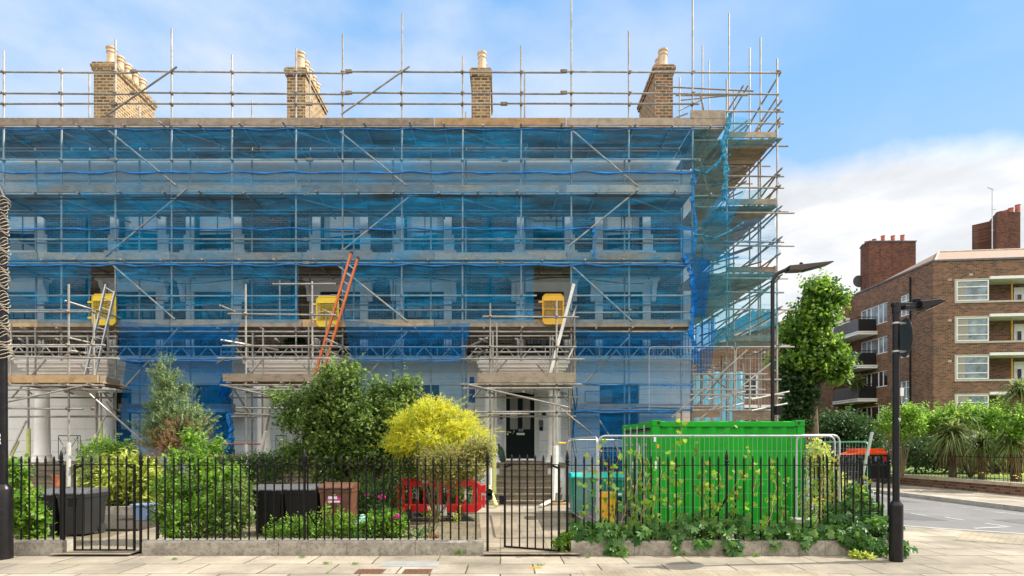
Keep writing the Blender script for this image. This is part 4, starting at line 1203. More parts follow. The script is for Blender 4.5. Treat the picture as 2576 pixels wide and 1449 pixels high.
for px, Y, top in ((1828, 16.5, 200), (1955, 16.5, 148), (1767, 20, 115), (1834, 20, 33), (1784, 24, 150), (1886, 18.2, 120), (1913, 17.6, 95), (1846, 21.5, 230), (1710, 18.6, 195), (1765, 24, 300), (1790, 22, 380)):
    T(gsf, 'standard', (PX(px, Y), Y, .03), P(px, top, Y))
for k in range(4):
    yy = YO + 1.2 + k * 1.9
    T(gsf, 'standard', (XE, yy, .03), (XE, yy, lifts[0] + 1.1))
for y in (280, 310, 443, 472, 535, 608, 618, 700, 735, 778, 872):
    T(gsf, 'ledger', P(1820, y, YO - .05), P(random.choice((1972, 1982, 1998)), y + 1, YO - .05))
for x1, y1, x2, y2, Y in ((1650, 217, 1895, 229, 17.6), (1700, 240, 1880, 240, 18.6), (1708, 278, 1765, 250, 18.2), (1710, 252, 1880, 236, 19.2), (1690, 300, 1730, 285, 18.2)):
    TP(gsf, 'ledger', x1, y1, Y, x2, y2, Y + .3)
for q in ((1965, 180, 16.5, 1872, 335, 19), (1958, 240, 16.5, 1890, 345, 18.5), (1962, 315, 16.5, 1900, 400, 18), (1882, 215, 17.5, 1820, 320, 20), (1950, 445, 16.5, 1880, 545, 19), (1958, 460, 16.5, 1880, 590, 19), (1950, 600, 16.5, 1860, 690, 19.5), (1955, 640, 16.5, 1850, 760, 20), (1960, 700, 16.5, 1800, 850, 20.5),
          (1955, 790, 16.5, 1830, 860, 20), (1962, 530, 16.5, 1880, 610, 19), (1935, 720, 16.5, 1750, 870, 22), (1870, 215, 17.0, 1830, 280, 18.5)):
    TP(gsf, 'diagonal_brace', *q)
for q in ((1690, 1050, 1880, 880, 16.3), (1950, 905, 1740, 1070, 16.25), (1735, 905, 1870, 1010, 17.5), (1745, 1030, 1860, 895, 18.5)):
    TP(gsf, 'diagonal_brace', q[0], q[1], q[4], q[2], q[3], q[4])
for y, a, b in ((873, 1741, 1950), (941, 1741, 1930), (955, 1741, 1965), (980, 1741, 1925), (993, 1735, 1972), (1032, 1741, 1950), (1073, 1700, 1920)):
    T(gsf, 'ledger', P(a, y, 16.4), P(b, y, 16.4))
for px, Y in ((1741 + 22, 17.8), (1849, 16.5), (1815, 19), (1870, 20.5)):
    T(gsf, 'standard', (PX(px, Y), Y, .03), (PX(px, Y), Y, lifts[3]))
for x in (1780, 1890):
    T(gsf, 'raker', P(x, 1005, 16.2), P(x + 95, 985, 16.5)); T(gsf, 'raker', P(x, 1033, 16.2), P(x + 90, 1015, 16.6))
tb = MB(); tb.box(PX(1842, 16.45), PX(1950, 16.45), 16.4, 16.44, PZ(1057, 16.4), PZ(1034, 16.4)); tb.build('toe_board', M['board'], gsf)
tb = MB(); tb.box(PX(1742, 17.2), PX(1812, 17.2), 17.2, 17.24, PZ(1050, 17.2), PZ(1018, 17.2)); tb.build('toe_board', M['board'], gsf)
deck(gsf, PX(1745, 17), XE, 16.5, 19.5, PZ(1062, 16.45), mat='boardwarm')
for x in (1800, 1855, 1930, 1765):
    b = MB(); b.tube(P(x - 12, 1069, 16.2), P(x + 14, 1067, 16.2), .034, 8); b.build('warning_tape', M['tape'], gsf)
# security mesh panels fixed to the scaffold
def heras(name, label, A, B, z0, z1, parent=None, m='galv', lean=0.0, clips=False, hstep=.25, rad=.017):
    A = Vector(A); B = Vector(B); d = (B - A); L = d.length; d.normalize(); nrm = Vector((-d.y, d.x, 0))
    t = parent or thing(name, label, 'fence panel', (A.x, A.y, 0), 'wire mesh site fence panels')
    def q(u, v): return A + d * u + Vector((0, 0, z0 + (z1 - z0) * v)) + nrm * lean * v
    H = z1 - z0; r = .12
    pts = [q(0, 0), q(0, 1 - r / H)] + [q(r - r * math.cos(a), 1 - (r - r * math.sin(a)) / H) for a in (R(30), R(60), R(90))] + [q(L - r + r * math.sin(a), 1 - (r - r * math.cos(a)) / H) for a in (0, R(30), R(60), R(90))] + [q(L, 0)]
    f = MB(); f.path(pts, rad, 8); f.tube(q(0, .06), q(L, .06), rad * .8, 8); f.build('tube_frame', M[m], t, smooth=True)
    wi = MB(); n = int(L / .085)
    for i in range(1, n):
        u = L * i / n; wi.tube(q(u, .06), q(u, .985), .0022, 4)
    k = hstep
    while k < H:
        wi.tube(q(0, k / H), q(L, k / H), .0026, 4); k += hstep
    wi.build('wire_mesh', M['galv'], t)
    return t
heras('mesh_panel', 'round cornered mesh panel fixed to the lattice beam at the right end of the terrace', P(1842 - 215, 1030, 16.1), P(1842, 1030, 16.1), PZ(1030, 16.1), PZ(873, 16.1)) if False else None
for i, (a, b, Yp, lab) in enumerate(((1633, 1848, 16.1, 'wide mesh panel hung on the scaffolding above the green container'), (1852, 1948, 16.0, 'narrow wire mesh panel hung on the scaffolding beside the tall curved lamp'))):
    A = Vector((PX(a, Yp), Yp, 0)); B = Vector((PX(b, Yp), Yp, 0))
    heras('mesh_panel', lab, A, B, PZ(1033, Yp), PZ(872, Yp), hstep=.3, rad=.007)
# decks that close the corner between the two scaffolds
for z in lifts[:3]:
    deck(gsf, 5.72, XH - .01, YO + .04, 18.3, z, along='y', mat='board')
for z, x1 in ((LZ[0], 6.6), (LZ[1], 6.5), (LZ[2], 6.4)):
    T(gsf, 'ledger', (5.6, YO - .05, z - .08), (x1, YO - .05, z - .08)); T(gsf, 'transom', (6.1, YO - .3, z - .12), (6.2, 18.4, z - .12)); T(gsf, 'transom', (5.8, YO - .2, z + .9), (6.75, 18.2, z + .9))
rq = random.Random(5)
for k in range(16):
    y0 = 330 + k * 33 + rq.uniform(-8, 8)
    TP(gsf, 'transom', 1748 + rq.uniform(0, 40), y0 + rq.uniform(0, 60), rq.uniform(18.5, 21), 1835 + rq.uniform(0, 60), y0 - rq.uniform(0, 30), 16.9)
for k in range(16):
    TP(gsf, 'diagonal_brace', 1760 + rq.uniform(0, 60), 380 + k * 31, rq.uniform(17, 19), 1870 + rq.uniform(0, 70), 330 + k * 31 + rq.uniform(-20, 30), rq.uniform(16.6, 18))
# teal netting of the gable, thin
def gnet(label, c, m, seed):
    c = [Vector(q) for q in c]
    def fn(u, v):
        a = c[0].lerp(c[1], u); b = c[3].lerp(c[2], u); p = a.lerp(b, v); k = .05 * math.sin(u * 17 + seed + 3 * v) + .03 * math.sin(v * 23 + seed)
        return (p.x + k, p.y - abs(k), p.z)
    b = MB(); b.grid(fn, 24, 20); o = b.build('debris_net', M[m], None, smooth=True, loc=c[2]); return tag(o, label, 'debris netting', NG)
YG = 16.3
gnet('thin teal net across the front of the gable scaffolding, lower half', [P(1750, 640, YG), P(1950, 690, YG), P(1952, 865, YG), P(1748, 890, YG)], 'netteal', 2)
gnet('teal net on the outer side of the gable scaffolding between its top and second platform', [(XE + .08, YO, lifts[0] - .1), (XE + .08, YB, lifts[0] - .1), (XE + .08, YB, lifts[1] + .9), (XE + .08, YO, lifts[1] + .9)], 'netpaleteal' if 'netpaleteal' in M else 'netteal', 3) if False else None
gnet('teal net wrapped over the front edge of the top gable platform', [P(1830, 347, YG), P(1958, 346, YG), P(1958, 362, YG), P(1826, 375, YG)], 'netteal', 4)
gnet('pale teal net wrapped over the front edge of the second gable platform', [P(1880, 512, YG), P(1958, 514, YG), P(1960, 532, YG), P(1870, 533, YG)], 'netteal', 5)
gnet('pale teal net wrapped over the front edge of the third gable platform', [P(1850, 683, YG), P(1958, 686, YG), P(1958, 706, YG), P(1850, 704, YG)], 'netteal', 6)
gnet('teal net hanging between the second and third gable platforms', [P(1760, 560, YG + .05), P(1950, 545, YG + .05), P(1955, 650, YG + .05), P(1760, 690, YG + .05)], 'netpale', 7)
gnet('blue net closing the corner beside the top two platforms', [P(1742, 322, YG), P(1836, 330, YG), P(1830, 560, YG), P(1742, 520, YG)], 'netteal', 9)
gnet('blue net closing the corner beside the third and fourth platforms', [P(1742, 520, YG + .03), P(1832, 545, YG + .03), P(1850, 850, YG + .03), P(1744, 880, YG + .03)], 'netteal', 10)
for i, (q, lab) in enumerate((([(1820, 480), (1880, 470), (1835, 565), (1760, 560)], 'ragged blue net hanging diagonally under the top gable platform'), ([(1742, 640), (1790, 655), (1775, 800), (1745, 800)], 'ragged blue net hanging beside the third gable platform'), ([(1748, 820), (1800, 800), (1790, 925), (1752, 940)], 'ragged blue net end hanging below the lattice beam corner'))):
    swag(lab, [(*p, 16.22 + .01 * i) for p in q], ('net', 'netdark', 'netdark')[i], 6 + i)
cs = MB(); cs.grid(lambda u, v: (PX(1745, 27) + (PX(1874, 27) - PX(1745, 27)) * u, 27 + .06 * math.sin(u * 40), PZ(1070, 27) + (PZ(935, 27) - PZ(1070, 27)) * v), 50, 2)
tag(cs.build('sheeting', M['cyansheet'], None, loc=(PX(1800, 27), 27, .4)), 'cyan plastic sheeting hung behind the gable scaffolding above the green container', 'sheeting')

# ---- porch scaffolds
def porch_boards(t, a, b, y0, y1, Y, mat, side=1.2):
    tb = MB(); tb.box(PX(a, Y), PX(b, Y), Y - .04, Y, PZ(y1, Y), PZ(y0, Y)); tb.build('toe_board', M[mat], t)
    deck(t, PX(a, Y), PX(b, Y), Y + .01, Y + side, PZ(y1, Y) + .01, mat='boardwarm')
    x = PX(a, Y) + .2
    while x < PX(b, Y):
        T(t, 'transom', (x, Y - .2, PZ(y1, Y) - .04), (x, YO + .2, PZ(y1, Y) - .04), n=6); x += .72
YP = 15.1
def sleeve(t, x1, y1, x2, y2, Y1, Y2, m='sleeve', r=.055):
    b = MB(); b.tube(P(x1, y1, Y1), P(x2, y2, Y2), r, 10); b.build('foam_sleeve', M[m], t, smooth=True)
p1 = thing('porch_scaffolding', 'porch scaffolding beside the left lamp post, with a fresh pale board and yellow foam sleeves', 'scaffolding', P(170, 1225, YP), 'scaffolding towers around the porches')
TP(p1, 'standard', 173, 715, YP, 173, 1226, YP); TP(p1, 'standard', 71.5, 975, YP + .6, 71.5, 1230, YP + .6); TP(p1, 'standard', 254, 965, YP + .7, 254, 1170, YP + .7)
for q in ((12, 784.5, 240, 784.5), (14, 868, 264, 868), (14, 896, 300, 902), (14, 969.6, 262, 969.6), (16, 1027, 209, 1029), (10, 980, 290, 980)):
    TP(p1, 'ledger', q[0], q[1], YP - .06, q[2], q[3], YP - .06)
TP(p1, 'standard', 236, 790, YP + .3, 236, 965, YP + .3); TP(p1, 'standard', 69, 845, YP + .6, 69, 945, YP + .6); TP(p1, 'standard', 28, 815, YP + .9, 28, 945, YP + .9); TP(p1, 'standard', 272, 800, YP + 1, 272, 960, YP + 1)
for q in ((163, 756.5, 302, 800), (174, 850, 295, 878), (177, 881.5, 292, 904)):
    TP(p1, 'raker', q[0], q[1], YP - .05, q[2], q[3], 16.4)
for q in ((16, 1011.5, 206, 971, YP - .1, YP - .1), (209, 976.6, 363, 1114, YP, 15.8), (19, 1153, 66, 1058.6, YP, YP + .5), (223, 1142, 265, 1044.6, YP, YP + .6), (269, 1010, 290, 1045, 15.4, 15.6)):
    TP(p1, 'diagonal_brace', q[0], q[1], q[4], q[2], q[3], q[5])
porch_boards(p1, 12, 248, 944, 963, YP, 'boardnew'); 
tb = MB(); tb.prism([(PX(248, YP), YP), (PX(248, YP) + .04, YP), (PX(302, 16.3), 16.3), (PX(302, 16.3) - .04, 16.3)], PZ(963, YP), PZ(944, YP), axis='z'); tb.build('toe_board', M['board'], p1)
for q in ((71.5, 1078, 71.5, 1188, YP + .58, YP + .58), (44, 1110, 19, 1162, YP + .3, YP), (253, 1060, 253, 1138, YP + .68, YP + .68), (243, 1094, 221, 1150, YP + .4, YP), (199, 1195, 190, 1232, YP - .8, YP - 1)):
    sleeve(p1, *q)
sleeve(p1, 173, 1113, 173, 1224, YP - .002, YP - .002, 'sleevewhite', .05)
p2 = thing('porch_scaffolding', 'porch scaffolding under the foot of the orange ladder, with grey weathered boards', 'scaffolding', P(618, 1240, YP), 'scaffolding towers around the porches')
TP(p2, 'standard', 618, 715, YP, 620, 1245, YP); TP(p2, 'standard', 785, 708, YP + .1, 786, 937, YP + .1); TP(p2, 'standard', 662, 825, YP + .8, 662, 940, YP + .8); TP(p2, 'standard', 821, 800, YP + .9, 821, 930, YP + .9); TP(p2, 'standard', 704, 705, YO, 704, 812, YO); TP(p2, 'standard', 660, 975, YP + .8, 660, 1225, YP + .8); TP(p2, 'standard', 802, 965, YP, 802, 1230, YP)
for q in ((573, 789.5, 845, 793), (686, 714.8, 844, 714), (560, 870, 850, 871), (548, 901, 852, 901.6), (554, 969, 820, 969), (600, 980, 830, 980), (594, 1026, 760, 1027), (590, 1040, 680, 1044)):
    TP(p2, 'ledger', q[0], q[1], YP - .06, q[2], q[3], YP - .06)
for q in ((553, 768, 628, 800), (555, 855, 700, 880), (813, 779, 862, 804), (822, 853, 880, 880), (825, 884, 880, 905), (570, 900, 545, 915)):
    TP(p2, 'raker', q[0], q[1], YP - .1, q[2], q[3], 16.3)
for q in ((560, 969, 742, 1009, YP - .1, YP - .1), (585, 975, 640, 1060, 15.5, 16), (678, 1040, 655, 1160, YP + .2, YP + .4)):
    TP(p2, 'diagonal_brace', q[0], q[1], q[4], q[2], q[3], q[5])
porch_boards(p2, 562, 822, 940.5, 960, YP, 'board')
sleeve(p2, 620, 1118, 621, 1170, YP - .002, YP - .002, 'sleevewhite', .05); sleeve(p2, 668, 1085, 650, 1160, YP + .2, YP + .4, 'sleevewhite', .05); sleeve(p2, 803, 1100, 803, 1225, YP, YP, 'sleevewhite', .055)
p3 = thing('porch_scaffolding', 'porch scaffolding in front of the dark green front door, with taped white feet', 'scaffolding', P(1315, 1275, YP), 'scaffolding towers around the porches')
TP(p3, 'standard', 1233, 763, YP, 1233, 1265, YP); TP(p3, 'standard', 1400, 756, YP, 1400, 1270, YP); TP(p3, 'standard', 1240, 835, YP + .7, 1240, 940, YP + .7); TP(p3, 'standard', 1391, 845, YP + .7, 1391, 940, YP + .7); TP(p3, 'standard', 1445, 780, YO - .2, 1446, 940, YO - .2)
TP(p3, 'standard', 1243, 965, YP + .3, 1243, 1250, YP + .3); TP(p3, 'standard', 1393, 965, YP + .4, 1391, 1200, YP + .4); TP(p3, 'standard', 1432, 965, 16.2, 1432, 1230, 16.2); TP(p3, 'standard', 1192, 965, 16.2, 1192, 1050, 16.2)
for q in ((1214, 796.5, 1456, 798), (1160, 872, 1450, 873), (1160, 903, 1470, 904), (1159, 967, 1463, 967), (1165, 977, 1440, 976), (1193, 1036.5, 1436, 1035.3), (1230, 1041, 1330, 1041)):
    TP(p3, 'ledger', q[0], q[1], YP - .06, q[2], q[3], YP - .06)
for q in ((1225, 850, 1175, 875), (1225, 880, 1180, 905), (1437, 805, 1450, 770), (1427, 905, 1450, 860)):
    TP(p3, 'raker', q[0], q[1], YP - .1, q[2], q[3], 16.3)
TP(p3, 'diagonal_brace', 1178.6, 967.7, YP - .12, 1430, 1024.8, YP - .12); TP(p3, 'diagonal_brace', 1410, 1028, YP, 1490, 1092, 16)
TP(p3, 'ledger', 1403, 1114, 15.2, 1428, 1115, 15.8, TR, 'yellowdeep')
porch_boards(p3, 1201, 1449, 938, 963, YP, 'board')
rq = random.Random(9)
for t_, xa, xb in ((p1, 20, 300), (p2, 565, 860), (p3, 1180, 1450)):
    for k in range(2):
        x = xa + (xb - xa) * (k + .5) / 2 + rq.uniform(-12, 12)
        TP(t_, 'standard', x, 838 + rq.uniform(-30, 10), 16.2, x, 945, 16.2)
    for y in (846, 886, 1000, 1048):
        TP(t_, 'ledger', xa + rq.uniform(-10, 20), y, 16.25, xb + rq.uniform(-20, 10), y + rq.uniform(-1, 1), 16.25)
    for k in range(3):
        x = xa + (xb - xa) * (k + .3) / 3
        TP(t_, 'transom', x, 852, 15.2, x + rq.uniform(10, 26), 860, 16.4); TP(t_, 'transom', x + 20, 985, 15.0, x + 30 + rq.uniform(0, 14), 990, 16.4)
    TP(t_, 'diagonal_brace', xa + 10, 1000, 16.1, xa + 95, 905, 16.1); TP(t_, 'diagonal_brace', xb - 20, 1010, 16.1, xb - 100, 915, 16.1)
sleeve(p3, 1243, 1092, 1243, 1244, YP + .28, YP + .28, 'sleeve', .06)
sleeve(p3, 1232, 1175, 1233, 1240, YP, YP, 'sleevewhite', .055); sleeve(p3, 1230, 1225, 1248, 1273, YP - .2, YP - .9, 'sleeve', .055)
sleeve(p3, 1398, 1122, 1397, 1240, YP - .002, YP - .2, 'sleevewhite', .075)
sleeve(p3, 1394, 1180, 1391, 1258, YP - .25, YP - .3, 'sleevewhite', .06)
b = MB(); b.bar(P(1390, 1256, 14.9), P(1360, 1273, 14.3), .09, .05); b.build('sole_board', M['sleevewhite'], p3); b = MB(); b.box(PX(1375, 15.1), PX(1424, 15.1), 14.9, 15.15, GAR + .031, GAR + .09); b.build('sole_board', M['boardnew'], p3)
b = MB(); b.box(PX(1228, 15.1), PX(1258, 15.1), 14.9, 15.15, GAR + .031, GAR + .09); b.build('sole_board', M['board'], p3)
for t in (p1, p2, p3):
    for o in [k for k in kids(t) if k.name.startswith('standard')][:2]:
        pass
for t, xs, ys in ((p1, (173, 236), (784.5, 868, 896, 969.6, 1028)), (p2, (618, 785), (790, 870, 901, 969, 1026)), (p3, (1233, 1400), (797, 872, 903, 967, 1036))):
    for x in xs:
        for y in ys: coupler(t, P(x, y, YP))
for px in (1955,):
    for y in (182, 310, 280, 353, 443, 472, 608, 700, 778): coupler(gsf, P(px, y, YO))
for k, s in cpl_src.items():
    if s[1].v:
        o = s[1].build('couplers', M['coupler'], bpy.data.objects[k]); o['kind'] = 'stuff'

# yellow safety gates
def gate_y(label, x0, x1, y0, y1, m, Y=16.33, rr=.07):
    X0, X1, Z1, Z0 = PX(x0, Y), PX(x1, Y), PZ(y0, Y), PZ(y1, Y)
    t = thing('ladder_gate', label, 'safety gate', ((X0 + X1) / 2, Y, Z0), 'yellow ladder access gates')
    H = Z1 - Z0
    f = MB(); f.path([(X0 + rr, Y, Z0), (X0, Y, Z0 + rr), (X0, Y, Z1 - rr), (X0 + rr, Y, Z1), (X1 - rr, Y, Z1), (X1, Y, Z1 - rr), (X1, Y, Z0 + rr), (X1 - rr, Y, Z0), (X0 + rr, Y, Z0)], .024, 8)
    f.tube((X0 + (X1 - X0) * .03, Y, Z0 + H * .50), (X1, Y, Z0 + H * .50), .012, 6)
    f.build('frame', M[m], t, smooth=True)
    p = MB(); p.box(X0 + .01, X1 - .01, Y - .012, Y + .012, Z1 - H * .21, Z1 - .02); p.build('top_panel', M[m], t); p = MB(); p.box(X0 + .01, X1 - .01, Y - .012, Y + .012, Z0 + .02, Z0 + H * .19); p.build('bottom_panel', M[m], t)
    w_ = MB(); 
    for i in range(1, 15):
        xx = X0 + (X1 - X0) * i / 15; w_.tube((xx, Y, Z0 + H * .19), (xx, Y, Z1 - H * .21), .0045, 4)
    for i in range(1, 16):
        zz = Z0 + H * (.19 + .60 * i / 16); w_.tube((X0, Y, zz), (X1, Y, zz), .0045, 4)
    w_.build('wire_mesh', M[m], t)
    for z in (.2, .72):
        h = MB(); h.box(X0 - .13, X0 - .01, Y - .03, Y + .03, Z0 + H * z, Z0 + H * z + .05); h.build('hinge', M[m], t)
gate_y('bright yellow ladder gate farthest left, with the metal ladder in front', 233, 290, 741, 817, 'yellow')
gate_y('bright yellow ladder gate just left of the orange ladder', 797, 851, 747, 821, 'yellow')
gate_y('amber yellow ladder gate on the right, above the green front door', 1366, 1417, 741, 815, 'yellowdeep')
# ladders
def ladder(label, foot, top, gap, m, rungs, cap=True, sw=.035):
    f, t2_ = Vector(foot), Vector(top)
    t = thing('ladder', label, 'ladder', foot, None)
    g = Vector((gap, 0, .0))
    for s in (0, 1):
        b = MB(); b.bar(f + g * s + Vector((0, 0, -.02 * s)), t2_ + g * s * .95 - Vector((0, 0, (.16 if cap else .2) * s)), sw, .075, (0, -1, 0)); b.build('stile', M[m], t, bevel=.005)
        if cap:
            c = MB(); c.bar(t2_ + g * s * .95 - Vector((0, 0, .16 * s)), t2_ + g * s * .95 - Vector((0, 0, .16 * s)) + (t2_ - f).normalized() * .06, sw + .012, .085, (0, -1, 0)); c.build('end_cap', M['rubber'], t)
    for i in range(rungs):
        k = (i + .7) / rungs
        if k > .97: break
        a = f.lerp(t2_, k); b = MB(); b.tube(a, a + g * .97 - Vector((0, 0, .16 * k)), .019, 6); b.build('rung', M['alu'], t)
    return t
ladder('orange ladder leaning from the middle porch boards up through the netting', P(793, 939, 15.6), P(883, 638, 16.1), .20, 'orange', 14, sw=.062)
ladder('grey metal ladder leaning in front of the left yellow gate', P(214, 944, 15.4), P(267, 716, 16.1), .27, 'alu', 9, False)
b = MB(); b.bar(P(1384.6, 938.5, 15.5), P(1443.6, 714.7, 16.1), .085, .05, (0, -1, 0)); tag(b.build('plank', M['sleevewhite'], None, loc=P(1384.6, 938.5, 15.5)), 'pale plank leaning against the right porch scaffolding beside the amber gate', 'plank')
# ------------------------------------------------------------------ railings
YR = 8.53
ZR = PZ(1170.5, YR)
def picket_mb(big=False, z0=.2):
    b = MB(); r = .013
    if big:
        b.tube((0, 0, z0), (0, 0, ZR + .03), .020, 8)
        b.lathe((0, 0, ZR), [(.02, .0), (.034, .01), (.034, .02), (.022, .03), (.022, .04), (.04, .055), (.04, .065), (.02, .08), (.028, .10), (.024, .15), (.006, .235), (.002, .24)], 10)
    else:
        b.tube((0, 0, z0), (0, 0, ZR + .03), r, 7)
        b.lathe((0, 0, ZR + .008), [(.010, 0), (.017, .012), (.017, .02), (.012, .028), (.020, .036), (.020, .044), (.013, .05), (.0165, .062), (.015, .085), (.009, .128), (.004, .136)], 8)
    return b
def mesh_of(b, name, m):
    me = bpy.data.meshes.new(name); me.from_pydata(b.v, [], b.f); me.materials.append(m)
    for p in me.polygons: p.use_smooth = True
    try: me.set_sharp_from_angle(angle=R(45))
    except Exception: pass
    return me
PK = {}
def put(parent, name, key, fn, loc, rot=(0, 0, 0), m='blackiron'):
    if key not in PK: PK[key] = mesh_of(fn(), name, M[m])
    o = bpy.data.objects.new(name, PK[key]); C.objects.link(o); o.parent = parent
    o.location = Vector(loc) - Vector(parent['_o']); o.rotation_euler = rot
    return o
def plinth(t, x0, x1, y0, y1, h=.215, seg=1.0, along='x'):
    b = MB(); L = (x1 - x0) if along == 'x' else (y1 - y0); n = max(1, round(L / seg))
    for i in range(n):
        a = L * i / n; c = L * (i + 1) / n - .006
        prof = [(y0, 0), (y0, h - .03), (y0 + .012, h - .008), (y0 + .04, h), (y1 - .03, h), (y1, h - .02), (y1, 0)]
        if along == 'x': b.prism(prof, x0 + a, x0 + c, axis='x')
        else: b.prism([(x0, 0), (x0, h - .03), (x0 + .04, h), (x1 - .04, h), (x1, h - .03), (x1, 0)], y0 + a, y0 + c, axis='y')
    return b.build('plinth', M['plinth'], t, normals=True)
def rail_x(t, a, b, Y=YR, z=ZR):
    m = MB(); m.box(a, b, Y - .018, Y + .018, z - .006, z + .006); return m.build('top_rail', M['blackiron'], t)
RG = 'black spiked garden railings'
def fence_front(label, px0, px1, bars, posts, pl):
    t = thing('garden_railing', label, 'railing', (PX((px0 + px1) / 2, YR), YR, 0), RG)
    plinth(t, PX(pl[0], 8.42), PX(pl[1], 8.42), 8.42, 8.66)
    rail_x(t, PX(px0, YR), PX(px1, YR))
    for x in bars:
        put(t, 'picket', 'pk', lambda: picket_mb(), (PX(x, YR), YR, 0), (random.uniform(-.004, .004), random.uniform(-.006, .006), 0))
    for x, z0 in posts:
        put(t, 'post', 'post%g' % z0, lambda: picket_mb(True, z0), (PX(x, YR), YR, 0))
    return t
fl = fence_front('short black railing and stone plinth between the left lamp post and the left gate', 20, 160, [31, 53, 74, 94, 113.5, 134], [(154, .2)], (26, 158))
gp_ = MB(); gp_.tube((PX(160.5, YR - .05), YR - .05, 0), (PX(160.5, YR - .05), YR - .05, ZR + .0), .022, 8); gp_.lathe((PX(160.5, YR - .05), YR - .05, ZR), [(.022, 0), (.03, .01), (.015, .03)], 8); gp_.build('gate_post', M['blackiron'], fl)
mid = fence_front('long black railing on a stone plinth between the two garden gates', 354, 1227, [373 + i * 21.12 for i in range(40) if abs(373 + i * 21.12 - 766) > 8], [(354, 0), (766, .2), (1226.5, 0)], (357, 1217))
b = MB(); b.path([(PX(766, YR), YR + .01, .75), (PX(770, YR), YR + .12, .6), (PX(774, YR), YR + .42, .35), (PX(774, YR), YR + .45, .05)], .014, 6); b.build('back_stay', M['blackiron'], mid)
b = MB(); b.path([(PX(354, YR), YR + .01, .75), (PX(380, YR), YR + .1, .62), (PX(386, YR), YR + .12, .5), (PX(386, YR), YR + .12, .1)], .015, 6); b.build('back_stay', M['blackiron'], mid)
b = MB(); b.lathe((PX(1231, YR), YR - .02, PZ(1238, YR)), [(.055, -.012), (.055, .012)], 16, 'y'); b.lathe((PX(1231, YR), YR - .02, PZ(1249, YR)), [(.055, -.012), (.055, .012)], 16, 'y'); b.box(PX(1226, YR), PX(1229, YR), YR - .03, YR + .02, PZ(1252, YR), PZ(1232, YR)); b.build('latch_keeper', M['blackiron'], mid)
rgt = fence_front('creeper covered black railing in front of the green container', 1427, 2238, [1447.5 + i * 21.17 for i in range(38) if abs(1447.5 + i * 21.17 - 1828) > 8 and i < 37], [(1427, 0), (1828, .2), (2236, .2)], (1437, 2236))
b = MB(); b.path([(PX(1828, YR), YR + .01, .85), (PX(1822, YR), YR + .12, .7), (PX(1815, YR), YR + .3, .5), (PX(1814, YR), YR + .4, .1)], .016, 6); b.build('back_stay', M['blackiron'], rgt)
XS = PX(2236, YR)
sfe = thing('side_railing', 'black railing running back from the right corner beside the side street', 'railing', (XS, 11, 0), RG)
plinth(sfe, XS - .12, XS + .12, 8.67, 16, along='y')
m_ = MB(); m_.box(XS - .018, XS + .018, YR, 16, ZR - .006, ZR + .006); m_.build('top_rail', M['blackiron'], sfe)
y = YR + .15
while y < 16:
    put(sfe, 'picket', 'pk', lambda: picket_mb(), (XS, y, 0), (random.uniform(-.01, .01), random.uniform(-.015, .015), 0)); y += .145
def gate(label, hinge, free, z0, nb, hinge_right=True):
    H = Vector((*hinge, 0)); Fv = Vector((*free, 0))
    t = thing('garden_gate', label, 'gate', H, 'black garden gates')
    d = (Fv - H)
    zt = ZR + .012
    fr = MB()
    for p, w_ in ((H, .02), (Fv, .018)):
        fr.tube((p.x, p.y, z0), (p.x, p.y, zt), w_, 8)
    fr.bar((H.x, H.y, z0 + .012), (Fv.x, Fv.y, z0 + .012), .03, .022)
    fr.bar((H.x, H.y, zt), (Fv.x, Fv.y, zt), .036, .012)
    u = d.normalized()
    for p, s in ((H, 1), (Fv, -1)):
        fr.bar((p.x + u.x * .015 * s, p.y + u.y * .015 * s, zt - .05), (p.x + u.x * .11 * s, p.y + u.y * .11 * s, zt - .015), .02, .03)
    fr.build('gate_frame', M['blackiron'], t)
    for i in range(nb):
        k = (i + .9) / (nb + .8); p = H + d * k
        put(t, 'picket', 'gp%g' % z0, lambda: picket_mb(False, z0), (p.x, p.y, .012))
    l = MB(); p = Fv; l.box(p.x - .09, p.x + .02, p.y - .02, p.y + .02, .72, .86); l.build('lock_box', M['blackiron'], t)
    return t
gate('black spiked garden gate with a latch, closed, in front of the variegated bush', (PX(338, 8.5), 8.5), (PX(188, 8.5), 8.5), .05, 6)
gate('black spiked garden gate standing ajar in front of the green door steps', (PX(1406, 8.5), 8.5), (PX(1270, 8.86), 8.86), .04, 6)
tag(MB().build('x', M['bin'], None), '', '') if False else None

# ------------------------------------------------------------------ lamps
def ring(b, x, y, prof, n=24): b.lathe((x, y, 0), prof, n)
lx, ly = PX(2254, 7.97), 7.97
lr = thing('street_lamp', 'short black corner lamp post with a flat head and a small 9', 'street lamp', (lx, ly, 0), 'black street lamps')
b = MB(); ring(b, lx, ly, [(.088, 0), (.088, .80), (.086, .815), (.060, .845), (.058, .86)]); b.build('post_base', M['lamp'], lr, smooth=True)
b = MB(); ring(b, lx, ly, [(.0445, .861), (.0445, 3.55)]); ring(b, lx, ly, [(.052, 3.551), (.052, 3.70), (.03, 3.71)]); b.build('shaft', M['lamp'], lr, smooth=True)
b = MB(); b.box(lx - .055, lx + .30, ly - .04, ly + .04, 3.64, 3.70); b.box(lx + .10, lx + .30, ly - .05, ly + .05, 3.60, 3.66)
b.build('arm', M['lamp'], lr, bevel=.01)
b = MB(); b.prism([(lx + .29, 3.60), (lx + .29, 3.70), (lx + .55, 3.73), (lx + .62, 3.715), (lx + .62, 3.69), (lx + .36, 3.60)], ly - .12, ly + .12, axis='y'); hd = b.build('lamp_head', M['lamp'], lr, normals=True, bevel=.008)
b = MB(); b.prism([(lx + .37, 3.577), (lx + .61, 3.685), (lx + .59, 3.665), (lx + .34, 3.555)], ly - .10, ly + .10, axis='y'); b.build('lamp_lens', M['coping'], hd, normals=True)
